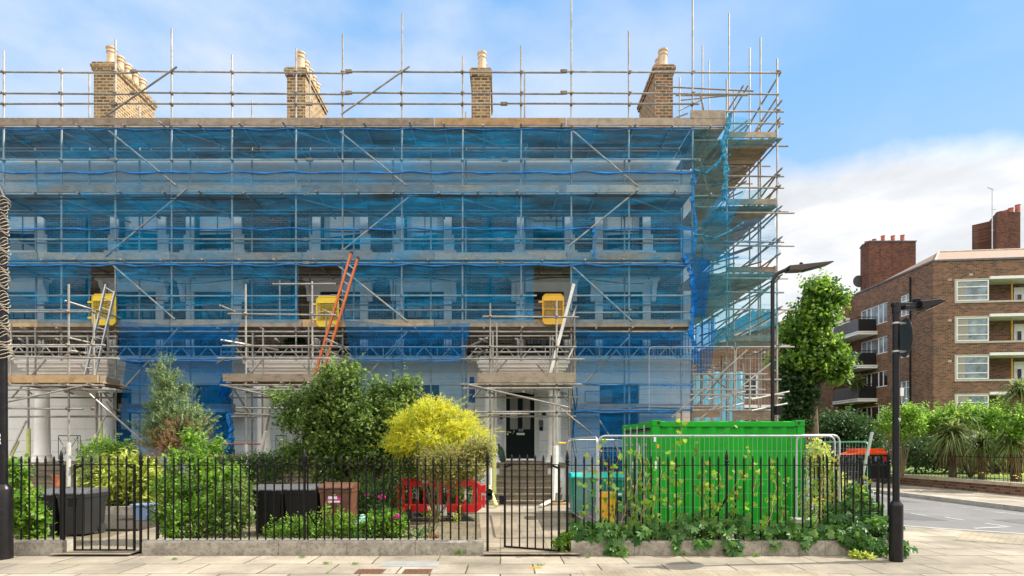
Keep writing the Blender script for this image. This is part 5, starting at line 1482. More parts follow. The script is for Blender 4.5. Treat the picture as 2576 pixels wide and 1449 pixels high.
b = MB(); b.lathe((lx + .30, ly, 3.70), [(.05, 0), (.055, .02), (.055, .05), (.03, .065)], 14); b.build('photocell', M['lamp'], hd, smooth=True)
text('9', 'number', (lx + .020, ly - .0455, PZ(1056.5, ly)), .075, M['white'], lr)
sg = thing('round_road_sign', 'round road sign seen edge on from behind, strapped to the right lamp post', 'road sign', (lx + .09, ly, PZ(898, ly)))
cz = PZ(848, ly)
b = MB(); vs = []; nn = 32
rotm = Matrix.Rotation(R(-18), 3, 'Z')
def disc(b, r, x0, x1, n=32):
    pts = [Vector((x, r * math.cos(2 * math.pi * j / n), r * math.sin(2 * math.pi * j / n))) for x in (x0, x1) for j in range(n)]
    pts = [rotm @ p + Vector((lx + .16, ly + .05, cz)) for p in pts]
    b.add(pts, [tuple(range(n)), tuple(range(2 * n - 1, n - 1, -1))] + [(j, (j + 1) % n, n + (j + 1) % n, n + j) for j in range(n)])
disc(b, .28, 0, .012); b.build('sign_disc', M['bingrey'], sg)
b = MB(); disc(b, .275, .0125, .014); b.build('sign_face', M['white'], sg)
b = MB()
for z in (PZ(813, ly), PZ(884, ly)):
    b.lathe((lx, ly, z), [(.048, -.012), (.048, .012)], 16); b.box(lx + .045, lx + .16, ly - .012, ly + .04, z - .012, z + .012)
b.build('clamp_band', M['galv'], sg)
sp = MB(); sp.box(lx + .048, lx + .10, ly - .02, ly + .04, PZ(996, ly), PZ(976, ly)); tag(sp.build('small_plate', M['reflect'], None, loc=(lx + .07, ly, PZ(996, ly))), 'small white plate strapped to the right side of the right lamp post', 'plate')
# left lamp post
lx2, ly2 = PX(8, 8.15), 8.15
ll = thing('street_lamp', 'black lamp post at the left edge, lettered 36A and wound with wire', 'street lamp', (lx2, ly2, 0), 'black street lamps')
b = MB(); ring(b, lx2, ly2, [(.118, 0), (.116, .3), (.112, 1.0), (.10, 1.04), (.062, 1.09)]); b.build('post_base', M['lamp'], ll, smooth=True)
b = MB(); ring(b, lx2, ly2, [(.057, 1.091), (.05, 3.2), (.045, PZ(500, ly2))]); b.path([(lx2, ly2, PZ(500, ly2)), (lx2 - .1, ly2, PZ(500, ly2) + .25), (lx2 - .5, ly2, PZ(500, ly2) + .35)], .04, 8); b.build('shaft', M['lamp'], ll, smooth=True)
for s_, zz in (('3', 1096), ('6', 1105), ('A', 1114)):
    text(s_, 'letter', (lx2 + .0, ly2 - .0585, PZ(zz, ly2)), .07, M['white'], ll)
rnd = random.Random(3)
pts = []
for i in range(900):
    k = i / 900; z = PZ(905, ly2) + (PZ(500, ly2) - PZ(905, ly2)) * k; a = i * .42
    r = .062 + .014 * math.sin(k * 40) + .010 * math.sin(k * 170 + 1) + (.04 if k < .12 else 0)
    pts.append((lx2 + r * math.cos(a), ly2 + r * math.sin(a), z + .025 * math.sin(i * .9)))
b = MB(); b.path(pts, .005, 5); tag(b.build('wire_coil', M['coping'], None, smooth=True, loc=(lx2, ly2, PZ(905, ly2))), 'loose beige wire coiled around the upper part of the left lamp post', 'wire')
# tall curved lamp
tx, ty = PX(1943.5, 14.2), 14.2
lt = thing('street_lamp', 'tall slender black lamp with a curved neck rising behind the green container', 'street lamp', (tx, ty, 0), 'black street lamps')
zt = PZ(715, ty)
b = MB(); ring(b, tx, ty, [(.08, 0), (.08, 1.4), (.05, 1.45)], 16); b.path([(tx, ty, 1.4), (tx, ty, zt)] + [(tx + .34 * (1 - math.cos(a)), ty, zt + .34 * math.sin(a)) for a in [R(15 * i) for i in range(1, 6)]] + [(PX(1984, ty), ty, PZ(676, ty))], .048, 12); b.build('shaft', M['lamp'], lt, smooth=True)
a = Vector(P(1980, 677, ty)); c = Vector(P(2091, 661, ty))
b = MB(); d = c - a
b.prism([(a.x, a.z - .07), (a.x, a.z + .06), (a.x + d.x * .3, a.z + .09), (a.x + d.x * .98, c.z + .01), (c.x, c.z - .01), (a.x + d.x * .9, c.z - .06), (a.x + d.x * .3, a.z - .06)], ty - .14, ty + .14, axis='y')
hd = b.build('lamp_head', M['lampbrown'], lt, normals=True, bevel=.01)
b = MB(); b.prism([(a.x + d.x * .35, a.z - .062), (a.x + d.x * .88, c.z - .066), (a.x + d.x * .88, c.z - .072), (a.x + d.x * .35, a.z - .068)], ty - .11, ty + .11, axis='y'); b.build('lamp_lens', M['glass'], hd)
b = MB(); b.lathe((a.x + d.x * .32, ty, a.z + .12), [(.04, 0), (.045, .03), (.03, .05)], 12); b.build('photocell', M['lamp'], hd)
b = MB(); b.box(tx + .06, tx + .20, ty - .08, ty + .05, PZ(1044, ty), PZ(1021, ty)); bo = b.build('control_box', M['lamp'], lt, bevel=.008)

# ------------------------------------------------------------------ container
cx0, cx1, cy0, cy1, cz0, cz1 = PX(1641, 10.85), PX(2025, 10.85), 10.85, 13.55, .05, 2.155
ct = thing('shipping_container', 'bright green corrugated steel storage container behind the railings', 'container', ((cx0 + cx1) / 2, (cy0 + cy1) / 2, .05))
b = MB()
def corr(u): # depth of the corrugation at a distance along the wall
    p = (u % .278) / .278
    return 0.0 if p < .25 else (p - .25) / .22 * .036 if p < .47 else .036 if p < .75 else (1 - p) / .25 * .036
n = 220
xa, xb = cx0 + .15, cx1 - .15
prof = [(xa + (xb - xa) * i / n, corr((xb - xa) * i / n + .1)) for i in range(n + 1)]
vs = []; fs = []
for z in (cz0 + .14, cz1 - .13):
    vs += [(x, cy0 + .02 + d, z) for x, d in prof]
k = n + 1
fs = [(i, i + 1, k + i + 1, k + i) for i in range(n)]
b.add(vs, fs)
vs = []
for z in (cz0 + .14, cz1 - .13):
    vs += [(cx1 - .02 - corr(cy1 * i / n * .2 + i * .0122), cy0 + .15 + (cy1 - cy0 - .3) * i / n, z) for i in range(n + 1)]
b.add(vs, fs)
b.quad((cx0, cy1 - .03, cz0), (cx1, cy1 - .03, cz0), (cx1, cy1 - .03, cz1 - .1), (cx0, cy1 - .03, cz1 - .1))
b.build('side_walls', M['container'], ct)
rf = MB()
def rfn(u, v):
    x = cx0 + .06 + (cx1 - cx0 - .12) * u; p = (x % .42) / .42
    h = .03 if .2 < p < .7 else 0
    e = min(1, 12 * v, 12 * (1 - v))
    return (x, cy0 + .03 + (cy1 - cy0 - .06) * v, cz1 - .035 + h * e)
rf.grid(rfn, 110, 16); rf.build('roof', M['container'], ct)
b = MB()
for x in (cx0, cx1 - .15):
    for y in (cy0, cy1 - .15):
        b.box(x + .004, x + .146, y + .004, y + .146, cz0 + .12, cz1 - .12)
b.box(cx0 + .18, cx1 - .18, cy0 + .004, cy0 + .06, cz1 - .13, cz1 - .03); b.box(cx0 + .18, cx1 - .18, cy1 - .06, cy1 - .004, cz1 - .13, cz1 - .03)
b.box(cx0 + .18, cx1 - .18, cy0 + .004, cy0 + .06, cz0 + .02, cz0 + .14)
b.box(cx0 + .006, cx0 + .08, cy0 + .17, cy1 - .17, cz1 - .14, cz1 - .02); b.box(cx1 - .08, cx1 - .006, cy0 + .17, cy1 - .17, cz1 - .13, cz1 - .03)
b.build('frame', M['container'], ct, bevel=.006)
for x in (cx0, cx1 - .178):
    for y in (cy0, cy1 - .16):
        for z in (cz0, cz1 - .118):
            b = MB(); b.box(x - .002, x + .18, y - .002, y + .162, z, z + .118); cc = b.build('corner_casting', M['container'], ct, bevel=.008)
            if y == cy0:
                h = MB(); h.lathe((x + (.12 if x == cx0 else .06), y - .0035, z + .06), [(.032, -.001), (.032, .001)], 14, 'y'); h.build('casting_hole', M['gasket'], cc)
b = MB(); b.box(cx0 + .03, cx0 + .075, cy0 - .002, cy0 + .003, cz1 - .42, cz1 - .33); b.box(cx0 + .05, cx0 + .09, cy0 - .002, cy0 + .003, cz1 - .95, cz1 - .80); b.build('data_label', M['reflect'], ct)
b = MB(); b.box(cx0 + .09, cx0 + .13, cy0 - .002, cy0 + .003, cz1 - .55, cz1 - .47); b.build('warning_label', M['amber'], ct)
# doors on the left end
for s, (ya, yb) in enumerate(((cy0 + .17, (cy0 + cy1) / 2 - .006), ((cy0 + cy1) / 2 + .006, cy1 - .17))):
    b = MB(); b.box(cx0 + .02, cx0 + .05, ya, yb, cz0 + .10, cz1 - .20); dr = b.build('door', M['container'], ct)
    b = MB()
    for z in (.2, .75, 1.3):
        b.box(cx0 + .008, cx0 + .0195, ya + .1, yb - .1, cz0 + z, cz0 + z + .42)
    b.build('door_panel', M['container'], dr, bevel=.004)
    g = MB(); g.box(cx0 + .01, cx0 + .019, ya, yb, cz1 - .205, cz1 - .165); g.build('gasket', M['gasket'], dr)
    for k in (.28, .78):
        yy = ya + (yb - ya) * k
        r_ = MB(); r_.tube((cx0 - .03, yy, cz0 + .05), (cx0 - .03, yy, cz1 - .08), .016, 8)
        for z in (.3, 1.0, 1.6): r_.box(cx0 - .045, cx0 + .02, yy - .04, yy + .04, cz0 + z, cz0 + z + .05)
        r_.build('lock_rod', M['galv'], dr)
    l = MB(); l.box(cx0 - .004, cx0 - .001, yb - .4, yb - .26, cz0 + 1.35, cz0 + 1.6) if s == 0 else l.box(cx0 - .004, cx0 - .001, ya + .2, ya + .3, cz0 + 1.1, cz0 + 1.25)
    l.build('data_label', M['reflect'], dr)
    for z in (.25, .9, 1.5):
        h = MB(); yy = ya + .03 if s == 0 else yb - .03
        h.box(cx0 - .01, cx0 + .02, yy - .05, yy + .05, cz0 + z, cz0 + z + .12); h.build('hinge', M['container'], dr)

# site fence panels round the container
heras('fence_panel', 'round cornered mesh fence panel standing in front of the green container', (PX(1505, 9.9), 9.9, 0), (PX(2100, 9.9), 9.9, 0), .06, PZ(1096.5, 9.9))
heras('fence_panel', 'second mesh fence panel lapped close behind the first, showing at its right end', (PX(2004, 10.0), 10.0, 0), (PX(2112, 10.0), 10.0, 0), .06, PZ(1094.5, 10.0))
heras('fence_panel', 'mesh fence panel turned sideways at the left end, with a blue clip', (PX(1502, 9.95), 9.95, 0), (1.56, 13.2, 0), .06, 1.81)
heras('fence_panel', 'mesh fence panel at the back, running behind the teal bins to the container', (1.56, 13.25, 0), (3.0, 13.75, 0), .06, 1.80)
gpn = heras('fence_panel', 'green topped mesh fence panel sagging to the right of the container', (PX(2029, 13.4), 13.4, 0), (PX(2180, 11.6), 11.6, 0), .10, 1.74, m='greenpaint', lean=.05)
b = MB(); b.tube(P(2160, 1240, 11.5), P(2194, 1087, 11.3), .03, 8); tag(b.build('leaning_pole', M['galv'], None, smooth=True, loc=P(2160, 1240, 11.5)), 'grey steel pole leaning against the green topped fence panel', 'pole')
b = MB(); b.box(PX(1424, 9.9), PX(1436, 9.9), 9.85, 9.93, PZ(1197, 9.9), PZ(1190, 9.9)); tag(b.build('plastic_clip', M['netroll'], None, bevel=.01, loc=(PX(1430, 9.9), 9.9, PZ(1197, 9.9))), 'blue plastic clip tied at the left end of the site fence', 'clip')

# ------------------------------------------------------------------ bins and small things
BG = 'wheelie bins in the front gardens'
def wheelie(label, x0, x1, yt, Y, body, lid, zb=GAR, depth=.55, name='wheelie_bin', sticker=False, dz=.0):
    X0, X1, zt = PX(x0, Y), PX(x1, Y), PZ(yt, Y)
    W = X1 - X0; c = (X0 + X1) / 2
    t = thing(name, label, 'wheelie bin', (c, Y + depth / 2, zb), BG)
    b = MB(); zr = zt - .09
    k = .80
    v = []
    for z, s in ((zb + .04, k), (zb + .16, k + .03), (zr - .06, .98), (zr - .06, 1.03), (zr, 1.03)):
        hw = W / 2 * s * .96; y0 = Y + depth * .5 * (1 - s); y1 = Y + depth * (1 - .5 * (1 - s) * .3)
        v += [(c - hw, y0, z), (c + hw, y0, z), (c + hw, y1, z), (c - hw, y1, z)]
    f = [(3, 2, 1, 0)]
    for i in range(4):
        for j in range(4): f.append((i * 4 + j, i * 4 + (j + 1) % 4, i * 4 + 4 + (j + 1) % 4, i * 4 + 4 + j))
    f.append((16, 17, 18, 19)); b.add(v, f)
    b.build('bin_body', M[body], t, bevel=.012)
    l = MB(); l.prism([(Y - .03, zr + .004), (Y - .03, zr + .035), (Y + .05, zt - .005), (Y + depth * .6, zt + .015), (Y + depth + .02, zt - .02), (Y + depth + .02, zr + .004)], c - W / 2, c + W / 2, axis='x')
    for s in (-.28, .28): l.box(c + s * W - .04, c + s * W + .04, Y - .055, Y - .031, zr - .0, zr + .03)
    l.build('lid', M[lid], t, normals=True, bevel=.01)
    h = MB(); h.tube((c - W * .4, Y + depth + .06, zr + .0), (c + W * .4, Y + depth + .06, zr + .0), .015, 8); h.build('handle', M[body], t)
    for s in (-1, 1):
        wv = MB(); wv.lathe((c + s * W * .40 - .025, Y + depth - .08, zb + .095), [(.03, -.002), (.095, .0), (.095, .05), (.03, .052)], 16, 'x'); wv.build('wheel', M['rubber'], t, smooth=True)
    pn = MB(); pn.path([(c - W * .22, Y + .055, zb + .12), (c - W * .24, Y + .04, zb + .34), (c - W * .16, Y + .035, zb + .38), (c + W * .16, Y + .035, zb + .38), (c + W * .24, Y + .04, zb + .34), (c + W * .22, Y + .055, zb + .12)], .006, 5); pn.build('moulded_rib', M[body], t)
    if sticker:
        q = MB(); q.box(c - .15, c + .10, Y - .001 + .012, Y + .004 + .012, zt - .34, zt - .16); st = q.build('collection_label', M['pink'], t)
        q = MB(); q.box(c - .13, c + .03, Y + .008, Y + .0105, zt - .27, zt - .22); q.box(c - .13, c + .08, Y + .008, Y + .0105, zt - .33, zt - .30); q.box(c - .05, c + .0, Y + .008, Y + .0105, zt - .20, zt - .185); q.build('label_print', M['reflect'], st)
    return t
wheelie('black wheelie bin farthest left, half hidden by the vine on the left railing', 86, 139, 1234, 9.95, 'bin', 'binlid')
wheelie('charcoal grey wheelie bin behind the latch post of the left gate', 141, 216, 1232, 9.9, 'bingrey', 'binlid')
wheelie('black wheelie bin beside the big green shrub, left one of the middle row', 632, 708, 1223, 10.0, 'bin', 'binlid')
wheelie('black wheelie bin between the other black bin and the brown bin', 712, 797, 1222, 10.05, 'bin', 'binlid')
wheelie('brown wheelie bin with a pink and white label', 801, 886, 1218, 10.0, 'binbrown', 'binbrown', sticker=True)
def big_bin(label, x0, x1, Y):
    X0, X1 = PX(x0, Y), PX(x1, Y); zt = PZ(1190, Y); c = (X0 + X1) / 2; W = X1 - X0
    t = thing('recycling_bin', label, 'recycling bin', (c, Y + .3, GAR), 'teal recycling bins')
    b = MB(); v = []
    for z, s in ((GAR + .10, .86), (zt - .18, 1.0), (zt - .18, 1.04), (zt - .12, 1.04)):
        hw = W / 2 * s * .96; v += [(c - hw, Y + .06 * (1 - s) * 5, z), (c + hw, Y + .06 * (1 - s) * 5, z), (c + hw, Y + .62, z), (c - hw, Y + .62, z)]
    f = [(3, 2, 1, 0)] + [(i * 4 + j, i * 4 + (j + 1) % 4, i * 4 + 4 + (j + 1) % 4, i * 4 + 4 + j) for i in range(3) for j in range(4)] + [(12, 13, 14, 15)]
    b.add(v, f); b.build('bin_body', M['teal'], t, bevel=.012)
    l = MB(); l.prism([(Y - .05, zt - .116), (Y - .05, zt - .07), (Y + .1, zt - .01), (Y + .35, zt), (Y + .66, zt - .05), (Y + .66, zt - .116)], c - W / 2, c + W / 2, axis='x'); l.build('lid', M['teallid'], t, normals=True, bevel=.012)
    for s in (-1, 1):
        wv = MB(); wv.lathe((c + s * W * .36, Y + .5, GAR + .07), [(.02, -.001), (.07, 0), (.07, .04), (.02, .041)], 14, 'x'); wv.build('wheel', M['rubber'], t)
    return t
big_bin('teal recycling bin with a bright lid, left one of the two behind the site fence', 1437, 1503, 12.3)
big_bin('teal recycling bin with a bright lid, right one, behind the amber bin', 1505, 1571, 12.25)
t = thing('food_waste_bin', 'small amber yellow bin with a pointed lid in front of the teal bins', 'food bin', (PX(1530, 11.7), 11.8, GAR))
Yb = 11.7; X0, X1 = PX(1511, Yb), PX(1549, Yb); zt = PZ(1252, Yb)
b = MB(); v = []
for z, s in ((GAR, .86), (zt, 1)):
    hw = (X1 - X0) / 2 * s; c = (X0 + X1) / 2; v += [(c - hw, Yb, z), (c + hw, Yb, z), (c + hw, Yb + .3, z), (c - hw, Yb + .3, z)]
b.add(v, [(3, 2, 1, 0), (4, 5, 6, 7)] + [(j, (j + 1) % 4, 4 + (j + 1) % 4, 4 + j) for j in range(4)]); b.build('bin_body', M['amber'], t, bevel=.015)
b = MB(); b.prism([(X0 - .07, zt), (X0 - .02, zt + .035), (X0 + .06, zt + .11), (X1 - .03, zt + .11), (X1 + .01, zt + .03), (X1 + .01, zt + .002)], Yb - .02, Yb + .32, axis='y'); b.build('lid', M['amber'], t, normals=True, bevel=.008)
t = thing('sign_board', 'small teal and black notice board standing at the right of the amber bin', 'notice board', (PX(1558, 11.8), 11.8, GAR))
b = MB(); b.box(PX(1550, 11.8), PX(1567, 11.8), 11.8, 11.83, GAR, PZ(1236, 11.8)); b.build('board', M['teal'], t)
for y0, y1, m in ((1240, 1246, 'reflect'), (1250, 1262, 'bin'), (1268, 1271, 'reflect'), (1282, 1291, 'bin'), (1299, 1302, 'reflect')):
    b = MB(); b.box(PX(1552, 11.8), PX(1564, 11.8), 11.795, 11.799, PZ(y1, 11.8), PZ(y0, 11.8)); b.build('printed_panel', M[m], t)
# red barrier
Y = 12.1
t = thing('road_barrier', 'red plastic pedestrian barrier with white reflective bars behind the mottled small tree', 'barrier', (PX(1100, Y), Y, GAR))
def bx(px): return PX(px, Y)
def bz(py): return PZ(py, Y)
b = MB()
b.prism([(bx(999), bz(1232)), (bx(999), bz(1219)), (bx(1013), bz(1202)), (bx(1190), bz(1203)), (bx(1213), bz(1222)), (bx(1213), bz(1238)), (bx(1203), bz(1238)), (bx(1203), bz(1228)), (bx(1195), bz(1222)), (bx(1012), bz(1222)), (bx(1008), bz(1232))], Y - .035, Y + .035, axis='y')
b.prism([(bx(999), bz(1268)), (bx(1206), bz(1268)), (bx(1212), bz(1262)), (bx(1212), bz(1278)), (bx(1198), bz(1289)), (bx(1004), bz(1286)), (bx(993), bz(1276))], Y - .035, Y + .035, axis='y')
fb = b.build('barrier_frame', M['red'], t, normals=True, bevel=.012)
xs = [1001, 1015, 1033, 1050, 1068, 1090, 1108, 1128, 1150, 1172, 1193, 1206]
for i, x in enumerate(xs):
    b = MB(); wd = 5 if i in (0, len(xs) - 1) else 3.4
    b.box(bx(x - wd), bx(x + wd), Y - .025, Y + .025, bz(1270), bz(1220)); b.build('upright', M['red'], t, bevel=.01)
    if i in (3, 9):
        b = MB(); b.box(bx(x - 3), bx(x + 3), Y - .031, Y - .0265, bz(1256), bz(1230)); b.build('reflective_bar', M['reflect'], t)
b = MB()
b.box(bx(984), bx(993), Y - .03, Y + .03, bz(1242), bz(1233)); b.box(bx(985), bx(989), Y - .03, Y + .03, bz(1278), bz(1244)); b.box(bx(989.2), bx(1000), Y - .03, Y + .03, bz(1264), bz(1257))
b.box(bx(1213), bx(1222), Y - .03, Y + .03, bz(1240), bz(1220)); b.box(bx(1213), bx(1220), Y - .03, Y + .03, bz(1276), bz(1246)); b.build('linking_hook', M['red'], t, bevel=.008)
for a, c, y0, y1 in ((1062, 1080, 1207, 1215), (1076, 1100, 1272, 1281)):
    b = MB(); b.box(bx(a), bx(c), Y - .042, Y - .0365, bz(y1), bz(y0)); b.build('reflective_panel', M['reflect'], t)
for px in (1032, 1158):
    f = MB(); c = bx(px)
    f.prism([(c - .06, .34), (c - .05, GAR + .20), (c - .16, GAR + .09), (c - .30, GAR + .03), (c - .32, GAR), (c + .32, GAR), (c + .30, GAR + .03), (c + .16, GAR + .09), (c + .05, GAR + .20), (c + .06, .34)], Y - .14, Y + .14, axis='y') if px > 1100 else f.prism([(c - .03, .3), (c - .04, GAR + .03), (c - .06, GAR), (c + .06, GAR), (c + .04, GAR + .03), (c + .03, .3)], Y - .36, Y + .36, axis='y')
    f.build('rubber_foot', M['rubber'], t, normals=True)
    s = MB(); s.box(c - .022, c + .022, Y - .145, Y - .142 if px > 1100 else Y - .10, GAR + .17, GAR + .34); s.box(c - .022, c + .022, Y - .142, Y - .0365, GAR + .30, GAR + .339); s.build('yellow_strap', M['yellowdeep'], t)
for k, (x0, y0, x1, y1, yy) in enumerate(((1104, 1270, 1126, 1296, -.03),)):
    b = MB(); b.prism([(bx(x0), bz(y1) - .01), (bx(x1), bz(y1)), (bx(x1) - .02, bz(y0)), (bx(x0) - .03, bz(y0) + .01)], Y - .05 + yy, Y - .048 + yy, axis='y'); b.build('paper_sheet', M['reflect'], t)
# orange topped street cart far behind
Y = 24.0
t = thing('street_cart', 'dark cart with a bright orange lid behind the far railings across the side street', 'cart', (PX(2190, Y), Y, 0))
b = MB(); b.prism([(PX(2139, Y), PZ(1144, Y)), (PX(2165, Y), PZ(1137, Y)), (PX(2240, Y), PZ(1138, Y)), (PX(2241, Y), PZ(1144, Y))], Y, Y + 1.0, axis='y')
for a, c in ((2158, 2189), (2201, 2233)):
    b.prism([(PX(a, Y), PZ(1129, Y)), (PX(c - 5, Y), PZ(1129, Y)), (PX(c, Y), PZ(1137.5, Y)), (PX(a + 3, Y), PZ(1137.5, Y))], Y + .1, Y + .8, axis='y')
b.build('lid', M['orangeplastic'], t, normals=True, bevel=.01)
b = MB(); b.box(PX(2150, Y), PX(2236, Y), Y + .05, Y + .95, .25, PZ(1144.5, Y)); b.build('cart_body', M['bin'], t)
for px in (2160, 2225):
    b = MB(); b.lathe((PX(px, Y), Y + .0, .14), [(.03, 0), (.14, .005), (.14, .045), (.03, .049)], 14, 'y'); b.build('wheel', M['rubber'], t)
for px, m in ((2168, 'bluebucket'), (2190, 'orangeplastic'), (2205, 'bluebucket'), (2228, 'red')):
    b = MB(); b.box(PX(px - 3, Y), PX(px + 3, Y), Y + .02, Y + .048, 1.0, 1.2); b.build('sticker', M[m], t)
# bucket, pots, sacks, planters
def bucket(label, x0, x1, yt, yb, Y, m, name='bucket', rim=.02, z0=None):
    X0, X1 = PX(x0, Y), PX(x1, Y); c = (X0 + X1) / 2; r = (X1 - X0) / 2; zb = PZ(yb, Y) if z0 is None else z0; h = PZ(yt, Y) - zb
    b = MB(); b.lathe((c, Y + r, zb), [(r * .72, 0), (r * .93, h - rim * 1.5), (r, h - rim * 1.4), (r, h), (r * .92, h), (r * .88, h - rim * 2)], 20)
    return tag(b.build(name, M[m], None, smooth=True, loc=(c, Y + r, zb)), label, name.replace('_', ' '))
t = thing('bucket', 'powder blue square bucket with a lid on the cobbles behind the left gate', 'bucket', (PX(350, 11.8), 11.9, GAR))
X0, X1 = PX(331, 11.8), PX(371, 11.8); c = (X0 + X1) / 2
b = MB(); v = []
for z, s in ((GAR, .84), (PZ(1274, 11.8), 1)): v += [(c - s * .165, 11.8, z), (c + s * .165, 11.8, z), (c + s * .165, 12.1, z), (c - s * .165, 12.1, z)]
b.add(v, [(3, 2, 1, 0), (4, 5, 6, 7)] + [(j, (j + 1) % 4, 4 + (j + 1) % 4, 4 + j) for j in range(4)]); b.build('tub', M['bluebucket'], t, bevel=.02)
b = MB(); b.box(c - .20, c + .20, 11.77, 12.13, PZ(1274, 11.8) + .001, PZ(1269, 11.8)); b.build('lid', M['bluebucket'], t, bevel=.012)
b = MB(); b.box(PX(209, 12.7), PX(396, 12.7), 12.65, 12.78, GAR, PZ(1274, 12.7)); b.box(PX(209, 12.7), PX(212, 12.7), 12.785, 13.9, GAR, PZ(1274, 12.7))
tag(b.build('low_bed_wall', M['plinth'], None, loc=(PX(300, 12.7), 12.7, GAR)), 'low stone edging of the raised bed behind the left gate', 'bed edging')
t = thing('plant_trough', 'terracotta trough standing on the low edging behind the left gate', 'planter', (PX(238, 12.9), 12.95, PZ(1273, 12.7)))
b = MB(); b.prism([(PX(212, 12.9), PZ(1274, 12.7)), (PX(266, 12.9), PZ(1274, 12.7)), (PX(270, 12.9), PZ(1258, 12.9)), (PX(208, 12.9), PZ(1258, 12.9))], 12.85, 13.1, axis='y'); b.build('trough', M['terracotta'], t, normals=True, bevel=.008)
bucket('small terracotta pot at the foot of the porch steps, beyond the left black bin', 122, 148, 1196, 1224, 13.0, 'terracotta', 'plant_pot', z0=None)
bucket('black plastic pot on the middle porch landing', 699, 734, 1128, 1163, 16.6, 'bin', 'plant_pot', z0=1.156)
b = MB(); b.box(PX(722, 17.1), PX(746, 17.1), 17.05, 17.09, 1.158, PZ(1124, 17.1)); tag(b.build('cardboard_sheet', M['plaster'], None, loc=(PX(734, 17.1), 17.05, 1.158)), 'brown cardboard sheet behind the black pot on the middle porch', 'cardboard')
def sack(label, cx, yb, w_, h_, Y, m, z0, seed, lean=0):
    rn = random.Random(seed); X = PX(cx, Y)
    prof = [(.02, 0), (.40, .02), (.48, .15), (.50, .35), (.46, .55), (.36, .72), (.22, .85), (.10, .92), (.13, .97), (.05, 1.0)]
    b = MB(); vs = []; n = 18
    for r, z in prof:
        for j in range(n):
            a = 2 * math.pi * j / n; q = r * w_ * (1 + .10 * math.sin(a * 5 + z * 9 + seed) + rn.uniform(-.03, .03))
            vs.append((X + q * math.cos(a) + lean * z * h_, Y + .2 + q * .8 * math.sin(a), z0 + z * h_))
    b.add(vs, [(i * n + j, i * n + (j + 1) % n, (i + 1) * n + (j + 1) % n, (i + 1) * n + j) for i in range(len(prof) - 1) for j in range(n)] + [tuple(range(n - 1, -1, -1))])
    return tag(b.build('refuse_sack', M[m], None, smooth=True, loc=(X, Y + .2, z0)), label, 'sack')
sack('dark green refuse sack slumped on the landing left of the green front door', 1259, 1160, .34, .56, 17.1, 'sack', 1.157, 1, -.12)
sack('pale mint sack lying among the low plants behind the middle railing', 905, 1350, .34, .42, 9.6, 'mint', GAR, 2)
sack('white sack under the creeper just behind the right plinth', 1535, 1330, .22, .22, 9.1, 'reflect', GAR + .05, 3)
for k in range(4):
    pass
b = MB()
for k, (dx, w_) in enumerate(((0, .42), (.03, .40), (-.02, .38), (.05, .34))):
    b.box(PX(2004, 9.6) + dx, PX(2004, 9.6) + dx + w_, 9.6 + k * .02, 9.95, .16 + k * .055, .21 + k * .055)
b.box(PX(2004, 9.6) - .02, PX(2004, 9.6) + .40, 9.58, 9.96, .03, .158)
tag(b.build('slab_stack', M['concrete'], None, loc=(PX(2030, 9.6), 9.8, .03)), 'stack of dark broken slabs at the right foot of the green container', 'slab stack')
b = MB()
for x in range(3): b.box(PX(1452, 11.9) + x * .32, PX(1452, 11.9) + x * .32 + .30, 11.75, 12.1, GAR, GAR + .20)
tag(b.build('block_row', M['slate'], None, loc=(PX(1480, 11.9), 11.9, GAR)), 'row of dark blocks in front of the left teal bin', 'block row')
# covers in the pavement
def cover(label, px, py, w_, d_, m):
    x, y, _ = G(px, py)
    t = thing('manhole_cover', label, 'cover', (x, y, .0))
    b = MB(); b.box(x - w_ / 2, x + w_ / 2, y - d_ / 2, y + d_ / 2, .001, .006); b.build('cover_frame', M[m], t)
    b = MB(); nx = 9; ny = 6
    for i in range(nx):
        for j in range(ny):
            if (i + j) % 2: continue
            b.box(x - w_ * .44 + w_ * .88 * i / nx, x - w_ * .44 + w_ * .88 * (i + .8) / nx, y - d_ * .40 + d_ * .8 * j / ny, y - d_ * .40 + d_ * .8 * (j + .75) / ny, .0062, .012)
    b.build('cover_plate', M[m], t)
cover('rusty brown iron cover in the pavement, left of the pair', 931, 1438, .37, .27, 'iron')
cover('rusty brown iron cover in the pavement, right of the pair', 1050, 1438, .37, .27, 'iron')
cover('small pale marker plate in the pavement in front of the right gate', 1348, 1429, .16, .06, 'yellowdeep')
b = MB(); b.box(G(960, 1418)[0], G(1105, 1418)[0], G(960, 1426)[1], G(960, 1412)[1], .001, .004); b.build('repair_slab', pm('grey_repair_slab', (.27, .27, .25), .8, 0, .15, 6.0), kind='structure')
# ironwork beside the porches
for hh, x0, x1 in ((hB, 147, 202), (hC, 694, 720)):
    b = MB(); Yp = 16.4
    b.box(PX(x0, Yp), PX(x1, Yp), Yp - .01, Yp + .01, PZ(1097, Yp), PZ(1095, Yp))
    for px in (x0, x1, x1 - 6): b.tube(P(px, 1095, Yp), P(px, 1155, Yp), .009, 5)
    for cx, cy, r in ((x0 + 14, 1130, .07), (x0 + 14, 1142, .06), (x0 + 22, 1136, .07)):
        p = P(cx, cy, Yp); b.path([(p[0] + (r * (1 - i / 20)) * math.cos(i * .6), Yp, p[2] + (r * (1 - i / 20)) * math.sin(i * .6)) for i in range(16)], .007, 5, False)
    b.path([P(x0, 1100, Yp), P(x0 + 6, 1112, Yp), P(x0 + 12, 1120, Yp)], .008, 5); b.path([P(x1 - 6, 1098, Yp), P(x1 - 14, 1112, Yp), P(x1 - 22, 1124, Yp)], .008, 5)
    b.build('porch_railing', M['blackiron'], hh)
